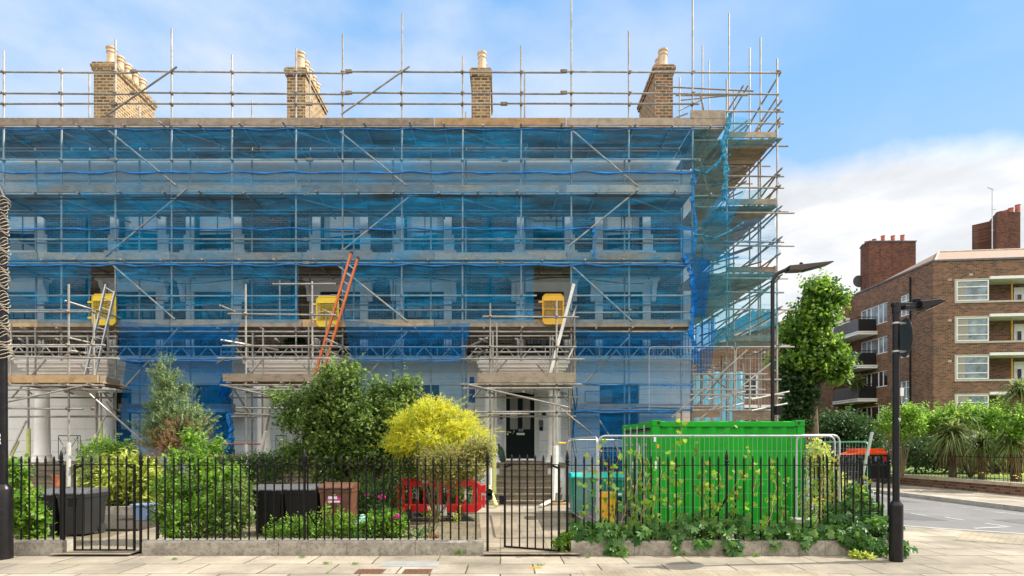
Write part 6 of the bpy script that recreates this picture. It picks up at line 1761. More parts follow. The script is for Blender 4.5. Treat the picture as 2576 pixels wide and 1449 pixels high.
# ------------------------------------------------------------------ buildings on the right
flats = thing('apartment_block', 'five storey red brick apartment block with white windows at the right edge', 'apartment block', (36, 42, 0))
CX, CY = 28.7, 37.0
CS, SN = math.cos(R(6)), math.sin(R(6))
def TF(u, d, z): return (CX + u * CS + d * SN, CY - u * SN + d * CS, z)    # front wall frame; d goes into the building
def uf(px):
    k = (px - VX) / F
    return (CY * k - CX) / (CS + k * SN)
def zf(px, py):
    u = uf(px); return EYE - (py - HY) * (CY - u * SN) / F
ZP = 13.9
fw_ = MB(T=TF); rows_ = [(705, 757), (799, 858), (896, 954), (994, 1052)]
wu = (uf(2405.7), uf(2487)); zs_ = [(zf(2445, b_), zf(2445, a_)) for a_, b_ in rows_]
gu = (uf(2488), 14.0)
ops = []
for z0, z1 in zs_:
    ops.append((wu[0], wu[1], z0, z1)); ops.append((gu[0], gu[1], z0 + .0, z1 + .12))
ops.append((wu[0], wu[1], .9, 2.3))
fw_.wall(0, 16, -.1, ZP, 0, ops, .16)
fw_.build('front_wall', M['redbrick'], flats)
zg = [z for z, _ in zs_]
bw_ = MB(T=TF); bw_.quad((gu[0], 1.3, 0), (16, 1.3, 0), (16, 1.3, ZP), (gu[0], 1.3, ZP)); bw_.quad((gu[0] - .01, .17, 0), (gu[0] - .01, 1.3, 0), (gu[0] - .01, 1.3, ZP), (gu[0] - .01, .17, ZP))
bw_.build('gallery_wall', M['redbrick'], flats)
def flat_window(t, T_, u0, u1, z0, z1, d, bars_h=(), bars_v=(), glass='paleglass', fw=.07, name='window'):
    b = MB(T=T_)
    b.box(u0 + .004, u0 + fw, d, d + .08, z0 + .004, z1 - .004); b.box(u1 - fw, u1 - .004, d, d + .08, z0 + .004, z1 - .004)
    b.box(u0 + fw, u1 - fw, d, d + .08, z0 + .004, z0 + fw); b.box(u0 + fw, u1 - fw, d, d + .08, z1 - fw, z1 - .004)
    for k in bars_h:
        zz = z0 + (z1 - z0) * k; b.box(u0 + fw, u1 - fw, d + .003, d + .07, zz - .03, zz + .03)
    for k in bars_v:
        uu = u0 + (u1 - u0) * k; b.box(uu - .035, uu + .035, d + .005, d + .065, z0 + fw, z1 - fw)
    w_ = b.build(name, M['whiteframe'], t)
    g = MB(T=T_); g.quad((u0 + .02, d + .04, z0 + .02), (u1 - .02, d + .04, z0 + .02), (u1 - .02, d + .04, z1 - .02), (u0 + .02, d + .04, z1 - .02)); g.build('pane', M[glass], w_)
    return w_
for i, (z0, z1) in enumerate(zs_ + [(.9, 2.3)]):
    flat_window(flats, TF, wu[0], wu[1], z0, z1, -.03, (.27, .68))
    s = MB(T=TF); s.box(wu[0] - .12, 16, -.06, -.005, z0 - .14, z0 - .02); s.box(wu[0] - .12, wu[0] - .01, -.045, -.004, z0 - .02, z1 + .1); s.box(wu[0] - .01, wu[1] + .02, -.045, -.004, z1 + .01, z1 + .1)
    s.build('sill', M['concrete'], flats)
    if i < 4:
        sl = MB(T=TF); sl.box(gu[0], 14, -.12, 1.29, z1 + .02, z1 + .20); sl.build('gallery_slab', M['white'], flats)
        u = gu[0]
        flat_window(flats, TF, u + .02, u + .42, z0 - .3, z1 - .35, 1.22, (.3,), (), fw=.05)
        po = MB(T=TF); po.tube(( u + 1.75, .5, z0 - .4), (u + 1.75, .5, z1 + .1), .04, 6); po.build('gas_pipe', M['yellowdeep'], flats)
        dr = MB(T=TF); dr.box(u + 2.4, u + 3.3, 1.18, 1.28, z0 - .5, z1 - .25); dr.box(u + 3.35, u + 5.6, 1.16, 1.28, z0 - .5, z1 - .62); dr.build('flat_door', M['whiteframe'], flats)
        flat_window(flats, TF, u + 3.45, u + 5.5, z1 - .60, z1 - .30, 1.2, (), (.3, .6), 'glass', .04)
        flat_window(flats, TF, u + 2.5, u + 2.85, z0 - .1, z1 - .7, 1.12, (), (), 'glass', .04)
for i, (z0, z1) in enumerate(zs_):
    cu = MB(T=TF); a_, b_ = (wu[0] + .1, wu[0] + .55 + .2 * (i % 2)); cu.quad((a_, .005, z0 + .1), (b_, .005, z0 + .1), (b_, .005, z1 - .1), (a_, .005, z1 - .1)); cu.build('curtain', M['lf_curtain'], flats)
vt = MB(T=TF)
for u_, z_ in ((.9, 12.6), (.9, 9.9), (.9, 7.2), (2.2, 12.9), (6.5, 12.7)): vt.box(u_, u_ + .22, -.012, -.002, z_, z_ + .15)
vt.build('air_brick', M['coping'], flats)
cp = MB(T=TF); cp.box(-.05, 16, -.06, .25, ZP, ZP + .12); cp.build('parapet_coping', M['slate'], flats)
# left wall runs straight back at x = CX
def TL(u, d, z): return (CX + d, CY + u, z)
def ul(px): return CX * F / (px - VX) - CY
def zl(px, py): return EYE - (py - HY) * (CX * F / (px - VX)) / F
LW = MB(T=TL); lops = []
wins = []
for (yt, yb) in ((736, 790), (841, 896), (956, 1014), (1058, 1120)):       # small windows, right column, measured at px 2290
    z1, z0 = zl(2290, yt), zl(2290, yb); wins.append((ul(2290), ul(2265), z0, z1, 's'))
for (yt, yb) in ((758, 809), (843, 886), (930, 971), (1018, 1060), (1113, 1146)):       # wide windows, measured at px 2232
    z1, z0 = zl(2232, yt), zl(2232, yb); wins.append((ul(2232), ul(2165), z0, z1, 'w'))
wins = [(a, b_, max(.6, z0), z1, k) for a, b_, z0, z1, k in wins if z1 > 1.2]
LW.wall(0, 9.0, -.1, ZP, 0, [w_[:4] for w_ in wins], .15)
LW.build('side_wall', M['redbrick'], flats)
for a, b_, z0, z1, k in wins:
    if k == 'w': flat_window(flats, TL, a, b_, z0, z1, .05, (), (.17, .34, .62, .78), 'glass' if random.random() < .6 else 'paleglass')
    else: flat_window(flats, TL, a, b_, z0, z1, .05, (.7,), (.5,), 'paleglass')
cp = MB(T=TL); cp.box(-.06, 9, -.06, .3, ZP + .001, ZP + .121); cp.build('parapet_coping', M['slate'], flats)
# wing projecting further back
Wx, Wy = 27.1, 45.8
wg = MB(); wg.quad((Wx, Wy, 0), (CX + 4, Wy, 0), (CX + 4, Wy, ZP - .15), (Wx, Wy, ZP - .15)); wg.quad((Wx, Wy + 22, 0), (Wx, Wy, 0), (Wx, Wy, ZP - .15), (Wx, Wy + 22, ZP - .15)); wg.quad((Wx, Wy, ZP - .15), (CX + 12, Wy, ZP - .15), (CX + 12, Wy + 22, ZP - .15), (Wx, Wy + 22, ZP - .15))
wg.build('rear_wing_wall', M['redbrick'], flats)
for k in range(5):
    z = 1.4 + k * 2.62
    w2_ = MB(); w2_.box(Wx - .04, Wx - .004, Wy + 3, Wy + 5, z, z + 1.4)
    w2_.build('window', M['whiteframe'], flats)
    w3 = MB()
    for j in range(2): w3.box(Wx - .05, Wx - .041, Wy + 3.12 + j * .95, Wy + 3.9 + j * .95, z + .1, z + 1.3)
    w3.build('pane', M['glass'], flats)
for k in range(2):
    b = MB(); z = 10.7 - k * 2.62
b = MB(); b.box(Wx - .0 + .02, CX - .05, Wy - .03, Wy - .004, PZ(860, 45.8), PZ(800, 45.8)); b.build('white_tiled_panel', M['white'], flats)
# balconies
for yt in (843, 928, 1012):
    z = PZ(yt - 8, 42.5)
    s = MB(); s.box(27.2, CX - .005, 42.5, 45.75, z - .18, z - .02); s.box(27.16, CX - .006, 42.46, 45.74, z - .015, z + .06); s.build('balcony_slab', M['white'], flats)
    p = MB(); p.box(27.25, 27.29, 42.56, 45.7, z + .10, z + 1.0); p.build('balcony_side_panel', M['binlid'], flats)
    p = MB(); p.box(27.30, CX - .05, 42.56, 42.6, z + .10, z + 1.0); p.build('balcony_end_panel', M['bin'], flats)
    r_ = MB(); r_.tube((27.27, 42.58, z + 1.15), (27.27, 45.7, z + 1.15), .03, 6); r_.tube((27.27, 42.58, z + 1.15), (CX - .02, 42.58, z + 1.15), .03, 6)
    for q in ((27.27, 42.58), (27.27, 44.1), (27.27, 45.6), (28.0, 42.58), (28.64, 42.58)): r_.tube((*q, z + .02), (*q, z + 1.15), .022, 5)
    r_.build('balcony_rail', M['blackiron'], flats)
dp = MB(); dp.tube(TL(2.0, -.08, 0.3), TL(2.0, -.08, ZP - .4), .055, 6); dp.build('drainpipe', M['blackiron'], flats)
# hipped roof
rfm = MB(); e = [TF(.3, .35, ZP + .05), TF(16, .35, ZP + .05)]; rl = [TF(3.2, 4.6, ZP + 2.1), TF(16, 4.6, ZP + 2.1)]; lb_ = TL(9.5, .35, ZP + .05); lr_ = TL(9.5, 4.6, ZP + 2.1)
rfm.quad(e[0], e[1], rl[1], rl[0]); rfm.quad(lb_, e[0], rl[0], lr_); rfm.quad(TL(30, .35, ZP - .1), lb_, lr_, TL(30, 4.6, ZP + 1.9)); rfm.build('tiled_roof', M['tile'], flats)
hr = MB(); hr.path([e[0], rl[0], rl[1]], .1, 6); hr.build('hip_tiles', M['coping'], flats)
# chimneys of the block
Yc = 45.0
b = MB(); x0, x1 = PX(2187, Yc), PX(2304, Yc); zt = PZ(608, Yc); bz_ = 13.0
b.prism([(x0, Yc), (x1, Yc), (x1, Yc + 1.6), (x0 + .3, Yc + 1.6), (PX(2169, Yc + .9), Yc + .9)], bz_, zt, axis='z'); c1 = b.build('chimney', M['darkbrick'], flats, normals=True)
b = MB(); b.prism([(x0 - .05, Yc - .05), (x1 + .05, Yc - .05), (x1 + .05, Yc + 1.65), (x0 + .25, Yc + 1.65), (PX(2169, Yc + .9) - .05, Yc + .9)], zt + .002, zt + .08, axis='z'); b.build('chimney_cap', M['slate'], c1, normals=True)
for px, dy, h in ((2180, 1.0, .3), (2199, .5, .3), (2221, .3, .5), (2234, 1.0, .35), (2246, .3, .5), (2258, 1.0, .35), (2270, .3, .55), (2280, 1.2, .3)):
    p = MB(); p.lathe((PX(px, Yc + dy), Yc + dy, zt + .08), [(.17, 0), (.15, .04), (.14, h - .05), (.17, h - .03), (.17, h), (.12, h)], 12); p.build('chimney_pot', M['redpot'], c1)
Yd = 43.0
b = MB(); x0, x1 = PX(2507, Yd), PX(2567, Yd); zt = PZ(533, Yd)
b.prism([(x0, Yd), (x1, Yd), (x1, Yd + 2.6), (x0 + .3, Yd + 2.6), (PX(2494, Yd + 1.6), Yd + 1.8)], 14, zt, axis='z'); c2 = b.build('chimney', M['darkbrick'], flats, normals=True)
for px, dy, h in ((2560, .4, .7), (2543, .4, .45), (2532, .8, .45), (2517, .8, .35), (2506, 1.4, .3)):
    p = MB(); p.lathe((PX(px, Yd + dy), Yd + dy, zt), [(.19, 0), (.17, .04), (.16, h - .05), (.19, h - .03), (.19, h), (.13, h)], 12); p.build('chimney_pot', M['redpot'], c2)
an = MB(); a = P(2496, 628, 42.5); c = P(2496, 474, 42.5); an.tube(a, c, .035, 5); an.tube((c[0] - .35, c[1], c[2] + .08), (c[0] + .1, c[1], c[2] - .1), .03, 4); an.tube((c[0] - .05, c[1], c[2] - 1.6), (c[0] + .3, c[1], c[2] - 1.6), .03, 4); an.tube((c[0] - .1, c[1], c[2] - 3.2), (c[0] + .1, c[1], c[2] - 3.2), .03, 4)
an.build('aerial_mast', M['galv'], flats)
ds = MB(); p = P(2158, 709, 46.5); ds.lathe(p, [(.50, -.14), (.42, -.05), (.25, 0.0), (.02, .03)], 24, 'y'); ds.tube((p[0] + .5, p[1], p[2]), (p[0], p[1] - .4, p[2]), .03, 5); ds.build('satellite_dish', M['binlid'], flats)
tw = MB(); tw.prism([(PX(2135, 50), ZP - .4), (PX(2170, 50), ZP + 1.4), (PX(2260, 50), ZP + 1.4), (PX(2260, 50), ZP - .4)], 50, 60, axis='y'); tw.build('rear_roof', M['tile'], flats)
# brick houses further down the side street
far = thing('brick_houses', 'far red brick houses down the side street, glimpsed between the gable scaffolding and the tree', 'brick houses', (24, 60, 0))
def TQ(u, d, z): return (23.2 + d, 50 + u, z)
b = MB(T=TQ); fo = [(2 + i * 4.2, 3.6 + i * 4.2, 1.2 + k * 2.8, 2.9 + k * 2.8) for i in range(8) for k in range(4)]
b.wall(0, 38, 0, 12.2, 0, fo, .12); b.T = None; b.box(23.2, 33, 49.99, 50, 0, 12.2); b.build('wall', M['redbrick'], far)
for f in fo: flat_window(far, TQ, *f, .04, (.5,), (.5,), 'glass', .16)
b = MB(); b.quad((22.9, 49.8, 12.2), (22.9, 88, 12.2), (27, 88, 14.6), (27, 49.8, 14.6)); b.build('tiled_roof', M['tile'], far)
f2 = thing('brick_houses', 'dark brick house front with white bay seen through the gable scaffolding above the container', 'brick houses', (16, 42, 0))
def TR_(u, d, z): return (15.6 + u, 38 + d, z)
ro = [(.9, 1.9, 4.9, 6.6), (3.2, 4.4, 4.9, 6.6), (.9, 1.9, 2.3, 3.9), (3.2, 4.4, 2.3, 3.9)]
b = MB(T=TR_); b.wall(0, 5.4, 0, 8.4, 0, ro, .12); b.T = None; b.box(15.61, 20.9, 39, 60, 0, 8.39); b.build('wall', M['redbrick'], f2)
for f in ro: flat_window(f2, TR_, *f, .03, (.5,), (.5,), 'glass', .1)
b = MB(T=TR_); b.box(0, 5.4, -.12, -.004, 4.25, 4.45); b.box(2.9, 4.7, -.5, -.004, 6.75, 6.95); b.build('white_band', M['white'], f2)
sb = MB(); sb.box(PX(1887, 70), PX(1958, 70), 70, 82, 0, PZ(785, 70)); 
for px in (1893, 1905, 1918, 1931, 1945): sb.box(PX(px, 71), PX(px + 6, 71), 71, 73, PZ(785, 70), PZ(776, 70))
sbt = thing('sheeted_house', 'distant house wrapped in teal sheeting behind the top of the gable scaffolding', 'house', (33, 76, 0)); sb.build('sheeted_wall', M['netrollteal'], sbt)
# far garden wall and railings
fw2 = thing('garden_wall', 'low brick garden wall with stone cap and black railings across the side street', 'garden wall', (17.35, 30, 0))
b = MB(); b.box(17.22, 17.48, 12, 75, 0, .30); b.build('wall', M['redbrick'], fw2)
b = MB(); b.box(17.15, 17.55, 12, 75, .301, .42); b.build('wall_cap', M['coping'], fw2)
r_ = MB(); r_.box(17.42, 17.45, 12, 75, 1.24, 1.265); r_.box(17.42, 17.45, 12, 75, .50, .52); r_.build('rail', M['blackiron'], fw2)
y = 12.2; k = 0; rest = MB()
def fpk():
    b = MB(); b.tube((0, 0, .42), (0, 0, 1.27), .009, 5); b.lathe((0, 0, 1.26), [(.009, 0), (.016, .03), (.004, .1)], 6); return b
while y < 60:
    if 15 < y < 32 and k < 98:
        put(fw2, 'picket', 'fpk', fpk, (17.435, y, 0)); k += 1
        y += .17
    else:
        b = fpk(); rest.add([(p[0] + 17.435, p[1] + y, p[2]) for p in b.v], b.f); y += .17
rest.build('pickets', M['blackiron'], fw2)['kind'] = 'stuff'
lw = MB(); lw.quad((17.49, 10, .33), (90, 10, .33), (90, 160, .33), (17.49, 160, .33)); lw.build('lawn', M['lawn'], kind='structure')

# ------------------------------------------------------------------ foliage
rg = np.random.default_rng(11)
def mesh_np(name, V, Fc, m, parent=None, loc=None, nper=3):
    org = np.array(parent['_o'] if parent is not None else (loc or (0, 0, 0)))
    V = V - org
    me = bpy.data.meshes.new(name)
    me.vertices.add(len(V)); me.vertices.foreach_set('co', V.astype(np.float32).ravel())
    me.loops.add(Fc.size); me.loops.foreach_set('vertex_index', Fc.astype(np.int32).ravel())
    me.polygons.add(len(Fc)); me.polygons.foreach_set('loop_start', np.arange(0, Fc.size, nper, dtype=np.int32))
    me.update(calc_edges=True); me.materials.append(m)
    o = bpy.data.objects.new(name, me); C.objects.link(o)
    if parent is not None: o.parent = parent
    else: o.location = tuple(org)
    o['_o'] = tuple(org)
    return o
def nrm(a): return a / np.maximum(1e-9, np.linalg.norm(a, axis=1, keepdims=True))
def leaf_arrays(pts, size, w=.42, up=.6, out=None, outk=.7, fold=.10, var=.35, droop=0.0, nd=None):
    n = len(pts)
    d = nrm(rg.normal(size=(n, 3)))
    if out is not None: d = nrm(d * (1 - outk) + out * outk)
    d[:, 2] -= droop; d = nrm(d)
    nn = nrm(rg.normal(size=(n, 3)) * .8 + np.array([0.05, -.25, up]) * 1.4) if nd is None else nd
    s = nrm(np.cross(d, nn)); nn = nrm(np.cross(s, d))
    L = size * (1 + rg.uniform(-var, var, (n, 1)))
    b = pts; t = pts + d * L - nn * L * .08
    l = pts + d * L * .42 - s * L * w * .5 + nn * L * fold; r = pts + d * L * .42 + s * L * w * .5 + nn * L * fold
    l2 = pts + d * L * .75 - s * L * w * .32 + nn * L * fold * .5; r2 = pts + d * L * .75 + s * L * w * .32 + nn * L * fold * .5
    V = np.stack([b, l, l2, t, r2, r], 1).reshape(-1, 3)
    i = np.arange(n)[:, None] * 6
    Fc = np.concatenate([i + np.array([0, 3, 2, 1]), i + np.array([0, 5, 4, 3])], 0)
    return V, Fc
def leafobj(name, pts, size, m, parent, **k):
    V, Fc = leaf_arrays(np.asarray(pts, float), size, **k)
    return mesh_np(name, V, Fc, M[m], parent, nper=4)
def ell(cx, cy, rx, ry, Y, dy):
    return np.array([*P(cx, cy, Y), rx * Y / F, dy, ry * Y / F])
def sample(ells, n, shell=.55, gap=.0, zmin=.05):
    ells = np.array(ells); wt = (ells[:, 3] * ells[:, 5]) ** 1.0; wt /= wt.sum()
    out = []; dirs = []
    while len(out) < n:
        e = ells[rg.choice(len(ells), p=wt)]
        d = rg.normal(size=3); d /= np.linalg.norm(d)
        if d[1] > .5 and rg.random() < .6: d[1] *= -1
        r = shell + (1.06 - shell) * rg.random() ** .6
        q0 = e[:3] + d * e[3:]; kk = 2.6 / max(.25, min(e[3], e[5]))
        r *= 1 + .24 * math.sin(q0[0] * kk + 2 * math.sin(q0[2] * kk * .7)) * math.sin(q0[2] * kk * 1.1 + 1.3 * q0[1] * kk)
        p = e[:3] + d * e[3:] * r
        ins = False
        for o in ells:
            q = (p - o[:3]) / o[3:]
            if (q ** 2).sum() < (shell * .8) ** 2: ins = True; break
        if ins or p[2] < zmin: continue
        if gap and (math.sin(p[0] * 9.1 + 2 * math.sin(p[2] * 7)) * math.sin(p[2] * 8.3 + p[1] * 5)) > 1 - gap: continue
        out.append(p); dirs.append(d)
    return np.array(out), np.array(dirs)
def cloud(ells, nc, per, sig, shell=.55, gap=.25, zmin=.05):
    c, d = sample(ells, nc, shell, gap, zmin)
    pts = np.repeat(c, per, 0) + rg.normal(size=(nc * per, 3)) * sig
    pts = pts[pts[:, 2] > zmin * .6]
    return pts, c, d
def stems(parent, base, targets, r=.012, m='stem', name='stem', n=10, bend=.3):
    b = MB(); base = Vector(base)
    idx = rg.choice(len(targets), min(n, len(targets)), replace=False)
    for i in idx:
        t = Vector(targets[i]); mid = base.lerp(t, .5) + Vector((rg.normal() * bend * .2, rg.normal() * bend * .2, bend * .3))
        b.path([base, base.lerp(mid, .5), mid, mid.lerp(t, .5), t], [r, r * .85, r * .65, r * .45, r * .2], 5)
    return b.build(name, M[m], parent)
def bush(name, label, cat, base, ells, nc, per, sig, size, m, w=.45, gap=.25, stem_r=.012, stem_n=14, group=None, shell=.55, zmin=.05, extra=None, shoots=0, shoot_len=.28, **k):
    t = thing(name, label, cat, base, group)
    pts, c, d = cloud(ells, nc, per, sig, shell, gap, zmin)
    leafobj('foliage', pts, size, m, t, w=w, **k)
    stems(t, base, c, stem_r, n=stem_n)
    if shoots:
        k2 = min(shoots, len(c)); idx = rg.choice(len(c), k2, replace=False)
        up = nrm(d[idx] * .6 + np.array([0, -.1, .9]))
        sprays('young_foliage', c[idx], up, shoot_len, 11, size * .85, w, m, t, curve=.18, spread=.75)
    return t, pts, c
def sprays(name, bases, dirs, L, n, leaf, w, m, parent, curve=.15, spread=.7, gravity=0.0):
    k = len(bases); t = np.linspace(.08, 1, n)[None, :, None]
    dirs = nrm(dirs + rg.normal(size=dirs.shape) * .25)
    Ls = L * rg.uniform(.6, 1.25, (k, 1, 1))
    p = bases[:, None, :] + dirs[:, None, :] * t * Ls + np.array([0, 0, -gravity]) * (t ** 2) * Ls
    perp = nrm(np.cross(dirs, rg.normal(size=dirs.shape)))
    p = p + perp[:, None, :] * curve * (t ** 2) * Ls
    side = nrm(np.cross(dirs, perp)); sg = np.where(np.arange(n) % 2 == 0, 1, -1)[None, :, None]
    out = dirs[:, None, :] * (1 - spread) + side[:, None, :] * sg * spread + rg.normal(size=p.shape) * .12
    return leafobj(name, p.reshape(-1, 3), leaf, m, parent, out=nrm(out.reshape(-1, 3)), outk=.9, w=w, fold=.03)

# big round leaved shrub in the middle
t, pts, c = bush('garden_tree', 'large rounded mid green tree in front of the middle porch, behind the brown bin', 'tree', (PX(930, 12.6), 12.6, GAR),
    [ell(858, 948, 52, 30, 12.3, .4), ell(805, 985, 34, 20, 12.4, .3), ell(850, 1012, 72, 42, 12.6, .6), ell(720, 1003, 32, 14, 12.2, .2), ell(742, 1062, 50, 14, 12.2, .25), ell(790, 1050, 60, 35, 12.5, .5), ell(915, 1062, 82, 52, 12.6, .8), ell(985, 1032, 55, 44, 12.5, .5), ell(1015, 985, 30, 30, 12.4, .25), ell(955, 990, 22, 28, 12.4, .2), ell(860, 1110, 85, 55, 12.7, .8), ell(940, 1130, 90, 60, 12.7, .8), ell(1000, 1100, 35, 50, 12.6, .4), ell(930, 1215, 75, 60, 12.9, .6), ell(850, 1180, 60, 45, 12.9, .5), ell(760, 1150, 50, 35, 13.2, .4)],
    1700, 15, .085, .095, 'lf_mid', w=.52, gap=.55, shoots=420, shoot_len=.34, stem_r=.05, stem_n=30, group='garden trees and shrubs')
b = MB()
for dx, dy, r in ((0, 0, .06), (.12, .05, .045), (-.1, .03, .04)):
    b.path([(PX(930, 12.6) + dx, 12.6 + dy, GAR), (PX(935, 12.6) + dx * 2, 12.6, .7), (PX(925, 12.6) + dx * 5, 12.6, 1.5), (PX(900, 12.6) + dx * 8, 12.5, 2.4)], [r, r * .8, r * .6, r * .3], 8)
b.build('trunk', M['bark'], t)
# golden shrub
t = thing('golden_shrub', 'bright golden yellow spiky shrub between the green tree and the right porch', 'shrub', (PX(1100, 11.7), 11.7, GAR), 'garden trees and shrubs')
ye = [ell(1092, 1042, 44, 26, 11.5, .4), ell(1045, 1070, 44, 26, 11.5, .4), ell(1140, 1072, 50, 28, 11.5, .4), ell(1178, 1108, 40, 26, 11.5, .4), ell(1075, 1105, 60, 32, 11.4, .5), ell(1130, 1128, 60, 28, 11.4, .5), ell(1018, 1115, 34, 24, 11.5, .3), ell(1206, 1136, 18, 14, 11.4, .2)]
c, d = sample(ye, 2100, .6, .3)
d2 = nrm(d + np.array([.15, -.2, .75])); sprays('foliage', c, d2, .22, 26, .034, .38, 'lf_lime', t, curve=.25, gravity=.1)
ix = rg.choice(len(c), 160, replace=False); sprays('foliage_tips', c[ix], nrm(d[ix] * .9 + np.array([.25, -.1, .7])), .50, 34, .032, .36, 'lf_lime', t, curve=.3, gravity=.15)
c2, d = sample(ye, 500, .3, .0); sprays('inner_foliage', c2, nrm(d + np.array([0, 0, .5])), .25, 18, .035, .35, 'lf_vary', t)
leafobj('under_foliage', cloud([ell(1090, 1165, 95, 26, 11.9, .4), ell(1180, 1150, 42, 25, 11.8, .3), ell(1040, 1165, 50, 30, 11.9, .4)], 420, 10, .07, .5, .2)[0], .075, 'lf_mid', t)
stems(t, (PX(1100, 11.7), 11.7, GAR), c, .02, n=7)
# small mottled tree behind the railing
t, pts, c = bush('small_tree', 'small twisted tree with pinkish green leaves behind the middle railing', 'tree', (PX(1078, 9.25), 9.25, GAR),
    [ell(1085, 1175, 35, 28, 9.35, .25), ell(1135, 1165, 60, 35, 9.4, .3), ell(1195, 1140, 38, 32, 9.5, .25), ell(1120, 1200, 38, 18, 9.3, .25), ell(1180, 1180, 38, 20, 9.3, .2), ell(1215, 1135, 16, 14, 9.5, .1), ell(1150, 1235, 12, 9, 9.3, .08), ell(1085, 1340, 12, 8, 9.2, .1)],
    560, 9, .055, .06, 'lf_acer', w=.42, gap=.4, stem_r=.008, stem_n=1, shoots=90, shoot_len=.16, group='garden trees and shrubs')
b = MB()
for pth, r in (([(1080, 1358), (1088, 1330), (1100, 1300), (1122, 1270), (1136, 1240), (1148, 1205), (1150, 1170)], .020), ([(1080, 1358), (1078, 1325), (1088, 1295), (1090, 1260), (1098, 1220), (1090, 1180)], .014), ([(1104, 1296), (1108, 1250), (1120, 1215), (1118, 1180)], .010), ([(1136, 1240), (1160, 1215), (1190, 1180), (1205, 1150)], .010), ([(1090, 1260), (1070, 1240), (1062, 1215)], .006)):
    b.path([P(x, y, 9.25 + .002 * i) for i, (x, y) in enumerate(pth)], [r * (1 - .6 * i / len(pth)) for i in range(len(pth))], 7)
b.build('trunk', M['bark'], t)
# conifer
t = thing('conifer', 'blue green feathery conifer leaning left of the middle porch', 'tree', (PX(440, 13.9), 13.9, GAR), 'garden trees and shrubs')
ce = [ell(418, 945, 16, 30, 13.9, .2), ell(425, 985, 32, 32, 13.9, .4), ell(435, 1020, 42, 30, 13.9, .5), ell(448, 1055, 58, 28, 13.9, .6), ell(500, 1060, 26, 18, 13.9, .3), ell(415, 1085, 50, 30, 13.9, .5), ell(475, 1085, 45, 28, 13.8, .5), ell(425, 1115, 50, 25, 13.9, .5)]
c, d = sample(ce, 1300, .35, .5)
sprays('foliage', c, nrm(d * .7 + np.array([.15, -.15, .95])), .30, 28, .05, .30, 'lf_conifer', t, curve=.2)
c3, d3 = sample([ell(440, 1120, 62, 30, 13.7, .6), ell(465, 1090, 40, 34, 13.6, .5)], 420, .3, .1)
sprays('dead_foliage', c3, nrm(d3 + np.array([0, -.2, .6])), .24, 22, .04, .2, 'lf_brown', t)
stems(t, (PX(440, 13.9), 13.9, GAR), c, .03, 'bark', 'trunk', n=12)
# variegated bush and others on the left
bush('variegated_bush', 'dense yellow and green variegated bush in the raised bed behind the left gate', 'bush', (PX(320, 13.3), 13.3, .1),
     [ell(300, 1215, 72, 50, 13.3, .5), ell(370, 1210, 40, 50, 13.2, .4), ell(260, 1185, 35, 30, 13.4, .3), ell(345, 1190, 50, 40, 13.2, .4)], 560, 10, .08, .13, 'lf_vary', w=.40, gap=.25, shoots=90, shoot_len=.3, group='garden trees and shrubs', droop=.35)
bush('green_bush', 'mid green leafy bush rising behind the variegated bush', 'bush', (PX(270, 14.2), 14.2, GAR), [ell(270, 1140, 45, 28, 14.2, .4), ell(235, 1160, 30, 25, 14.2, .3), ell(300, 1150, 35, 30, 14.1, .3)], 200, 10, .07, .09, 'lf_bright', shoots=70, shoot_len=.3, group='garden trees and shrubs')
bush('olive_shrub', 'thin grey green shrub in the terracotta trough', 'shrub', (PX(238, 12.95), 12.95, .28), [ell(232, 1190, 22, 45, 12.9, .2), ell(238, 1160, 18, 22, 12.9, .2)], 130, 8, .05, .06, 'lf_conifer', w=.25, group='garden trees and shrubs')
bush('leafy_shrub', 'tall bright green leafy shrub pressed behind the railing under the conifer', 'shrub', (PX(500, 9.5), 9.5, GAR),
     [ell(480, 1108, 11, 26, 9.6, .1), ell(505, 1128, 14, 20, 9.6, .1), ell(548, 1120, 9, 18, 9.7, .1), ell(455, 1165, 26, 22, 9.5, .2), ell(505, 1165, 30, 24, 9.5, .2), ell(420, 1225, 26, 24, 9.4, .2), ell(470, 1225, 36, 34, 9.4, .2), ell(530, 1215, 34, 30, 9.5, .2), ell(585, 1195, 26, 22, 9.7, .2), ell(425, 1300, 30, 36, 9.3, .2), ell(480, 1300, 36, 44, 9.25, .25), ell(535, 1295, 36, 44, 9.25, .25), ell(450, 1340, 40, 16, 9.1, .2), ell(555, 1260, 26, 24, 9.4, .2)], 820, 9, .05, .066, 'lf_bright', w=.6, gap=.45, shoots=150, shoot_len=.26, group='garden trees and shrubs')
bush('ivy_shrub', 'grey green lobed shrub beside the left black bin of the middle row', 'shrub', (PX(600, 9.3), 9.3, GAR), [ell(600, 1255, 34, 55, 9.3, .25), ell(575, 1310, 50, 35, 9.2, .25)], 300, 9, .045, .05, 'lf_mid', w=.7, gap=.4, shoots=60, shoot_len=.15, group='garden trees and shrubs')
bush('shade_bush', 'darker bush between the bright green shrub and the porch steps', 'bush', (PX(600, 12.8), 12.8, GAR), [ell(600, 1175, 60, 28, 12.8, .5), ell(670, 1190, 55, 32, 12.9, .4), ell(700, 1165, 30, 25, 13.4, .3), ell(645, 1160, 40, 16, 13, .3)], 420, 11, .07, .065, 'lf_dark', group='garden trees and shrubs')
bush('vine', 'light green vine growing up the left railing beside the left lamp post', 'vine', (PX(60, 8.95), 8.95, GAR), [ell(42, 1190, 18, 30, 8.8, .12), ell(52, 1250, 26, 40, 8.8, .15), ell(55, 1315, 32, 35, 8.75, .15), ell(85, 1300, 28, 35, 8.75, .12), ell(100, 1330, 14, 25, 8.75, .1)], 240, 7, .05, .085, 'lf_bright', w=.7, gap=.5, shoots=30, shoot_len=.2, group='garden trees and shrubs', droop=.3)
